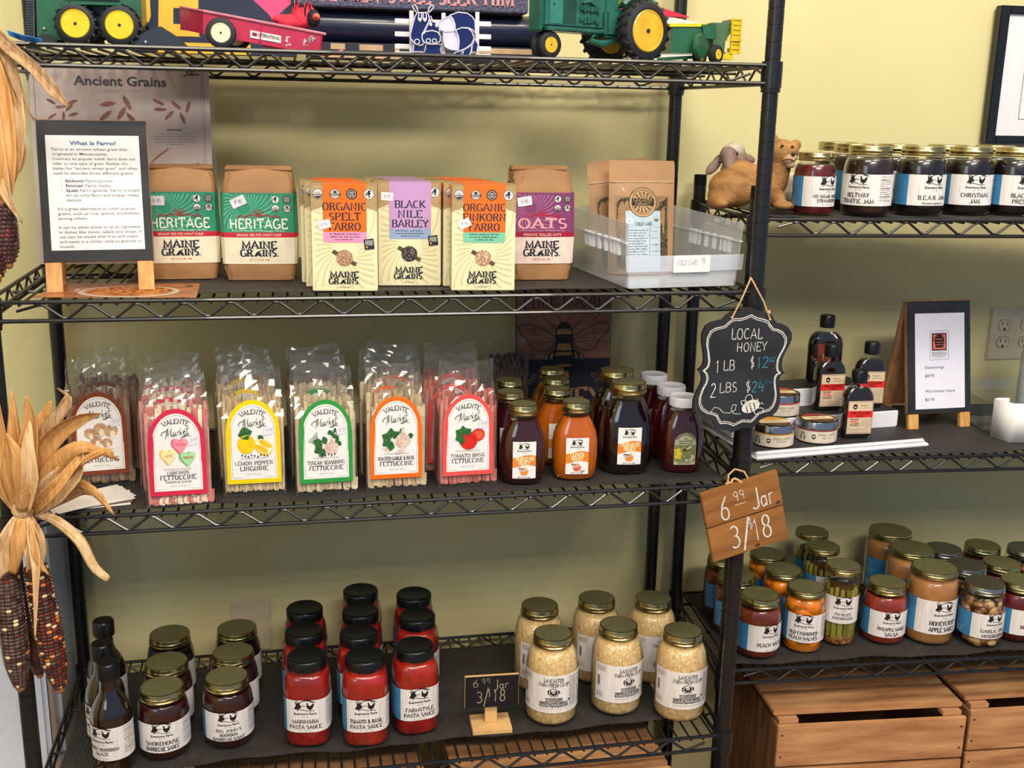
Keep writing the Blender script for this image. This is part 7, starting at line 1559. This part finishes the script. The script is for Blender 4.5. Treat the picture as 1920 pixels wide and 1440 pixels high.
# tractor
TY = .085; ps = .40; q = onY(1205, 57, TY)
rt_ = .0455; Rm = Matrix.Rotation(ps, 3, 'Z'); base_ = q-Rm @ Vector((0, -.044, 0)); t = thing('toy_tractor', 'large green toy tractor with yellow wheels facing left on the top shelf', 'toy', (base_.x, base_.y, zt_), ps)
def wheel2(c, r, wd, hub, lugs):
    return wheel(t, c, r, wd, hub, M('worn_yellow', '#e3b02f', .4, var=.1, scale=50, coat=.3), lugs)
wheel2((0, -.044, rt_*1.04), rt_, .030, .0320, 18); wheel2((0, .048, rt_*1.04), rt_, .030, .0320, 18)
for y_ in (-.009, .010): wheel2((-.158, y_, .0205), .0205, .011, .0118, 0)
TG = M('tractor_green', '#245f50', .4, var=.15, scale=35, coat=.3, bump=.2, bscale=90)
mb = MB(); mb.box(-.178, -.058, -.018, .018, .046, .102, TG, .004); mb.box(-.182, -.176, -.016, .016, .040, .098, TG, .002); mb.build('hood', t)
mb = MB(); mb.box(-.170, -.052, -.019, .019, .041, .048, TG, .0015)
for k in range(9): mb.ball((-.150+k*.011, -.0192, .0445), (.0016, .001, .0016), TG, 8, 5)
mb.build('frame_rail', t)
a = Art(); a.rect(-.166, .052, -.142, .094, M('tractor_side_panel', '#31776a', .4), 1)
for k in range(12): a.rect(-.139+k*.0021, .052, -.1382+k*.0021, .096, JD, 1)
a.ell(-.158, .080, .0022, .0022, JD, 2, 12)
a.build('side_grille', flat(-.0185), t)
mb = MB(); r = random.Random(8)
for k in range(12): x_, z_ = -.108+.0065*(k % 6)+r.uniform(-.001, .001), .056+.016*(k//6)+r.uniform(-.002, .002); mb.box(x_, x_+.005, -.0225, -.017, z_, z_+r.uniform(.005, .012), TG, .001)
mb.tube([(-.105, -.021, .085), (-.09, -.022, .088), (-.075, -.021, .080)], .0022, TG, 6); mb.build('engine_block', t)
mb = MB(); mb.box(-.060, .034, -.026, .026, .036, .080, TG, .005); mb.box(-.062, -.030, -.022, .022, .07, .102, TG, .004); mb.tube([(-.07, -.012, .040), (-.085, -.014, .030), (-.06, -.014, .026), (-.03, -.014, .034)], .006, TG, 8); mb.build('transmission', t)
mb = MB(); mb.tube([(0, -.05, rt_*1.04), (0, .05, rt_*1.04)], .008, JD, 12); mb.build('rear_axle', t); mb = MB(); mb.tube([(-.158, -.012, .0205), (-.158, .012, .0205)], .003, JD, 8); mb.tube([(-.158, 0, .0205), (-.158, 0, .050)], .004, JD, 8); mb.build('front_axle', t)
mb = MB(); mb.box(-.012, .022, -.016, .016, .088, .096, JY, .003); mb.build('seat', t)
for s_ in (-1, 1): mb = MB(); mb.tube([(.0+.052*math.cos(u), s_*.034, .047+.052*math.sin(u)) for u in [PI*(.25+.06*k) for k in range(9)]], .006, TG, 6); mb.build('fender', t)
mb = MB(); mb.tube([(-.02, 0, .10), (-.038, 0, .112)], .002, JD, 6); mb.lathe([(.014, 0), (.016, .001), (.014, .002)], JD, n=24, c=(-.02, 0, .112)); mb.build('steering_wheel', t)
# baler
t = thing('toy_baler', 'green and yellow toy hay baler at the right end of the top shelf', 'toy', (onY(1330, 90, .10).x, .10, zt_))
poly_part(t, 'main_housing', [(1256, 99), (1262, 50), (1330, 52), (1324, 100)], .085, .050, JG); poly_part(t, 'yellow_rail', [(1256, 44), (1326, 44), (1326, 50), (1256, 50)], .083, .050, JY)
poly_part(t, 'upper_housing', [(1316, 46), (1343, 46), (1343, 74), (1322, 72)], .080, .050, JG); poly_part(t, 'chute', [(1336, 104), (1338, 42), (1366, 44), (1372, 36), (1372, 58), (1360, 78), (1358, 96), (1366, 104)], .095, .040, M('baler_green_grey', '#4a6b4c', .5))
q = at(t, 1314, 86, .079); mb = MB(); T = Matrix.Translation(q) @ Matrix.Rotation(.7, 4, 'Z')
mb.lathe([(.013, -.004), (.0195, -.004), (.0205, 0), (.0195, .004), (.013, .004)], JG, axis='Y', n=32, T=T)
for k in range(5): th = 2*PI*k/5; mb.tube([T @ Vector((0, 0, 0)), T @ Vector((.014*math.cos(th), 0, .014*math.sin(th)))], .0018, JG, 6)
mb.build('flywheel', t)
q = at(t, 1342, 98, .075); wheel(t, (q.x, q.y, .0150), .0150, .012, .0082, JY, 0, .6); wheel(t, (q.x-.004, q.y+.062, .0150), .0150, .012, .0082, JY, 0, .6)
x0_, x1_ = at(t, 1372, 60, .085).x, at(t, 1393, 60, .085).x; z0_, z1_ = at(t, 1380, 100, .085).z, at(t, 1380, 36, .085).z
mb = MB(); T = Matrix.Translation((x0_, at(t, 1372, 60, .085).y, 0)) @ Matrix.Rotation(.25, 4, 'Z'); wd_ = x1_-x0_
for a_, b_ in ((0, .0025), (wd_-.0025, wd_)): mb.box(a_, b_, 0, .003, z0_, z1_, JY, .0005, T)
for k in range(8): z_ = z0_+(z1_-z0_)*k/7; mb.box(0, wd_, .0005, .0025, z_-.0012, z_+.0012, JY, 0, T)
mb.box(0, wd_, .0022, .0034, z0_, z1_, JY, 0, T); mb.box(-.009, wd_+.001, -.001, .001, z0_+.019, z0_+.0215, JY, 0, T); mb.build('bale_gate', t)
poly_part(t, 'lower_arm', [(1352, 104), (1372, 96), (1372, 90), (1376, 112), (1350, 110)], .088, .02, JY); poly_part(t, 'drawbar', [(1236, 108), (1300, 104), (1300, 110), (1236, 114)], .095, .012, JG)
mb = MB(); q = at(t, 1285, 106, .1); mb.box(q.x-.003, q.x+.003, q.y-.003, q.y+.003, .0003, .012, JD, .0005); mb.build('drawbar_stand', t)
t = thing('toy_trailer', 'red and white sloped toy partly hidden behind the tractor wheel', 'toy', (onY(1255, 60, .25).x, .25, zt_))
poly_part(t, 'white_body', [(1180, 125), (1180, 25), (1250, 30), (1318, 44), (1318, 62), (1318, 125)], .235, .05, M('toy_white', '#e2dfd6', .45)); poly_part(t, 'red_top', [(1180, -8), (1246, 16), (1294, 32), (1250, 31), (1180, 26)], .233, .054, M('toy_bright_red', '#d92845', .45))
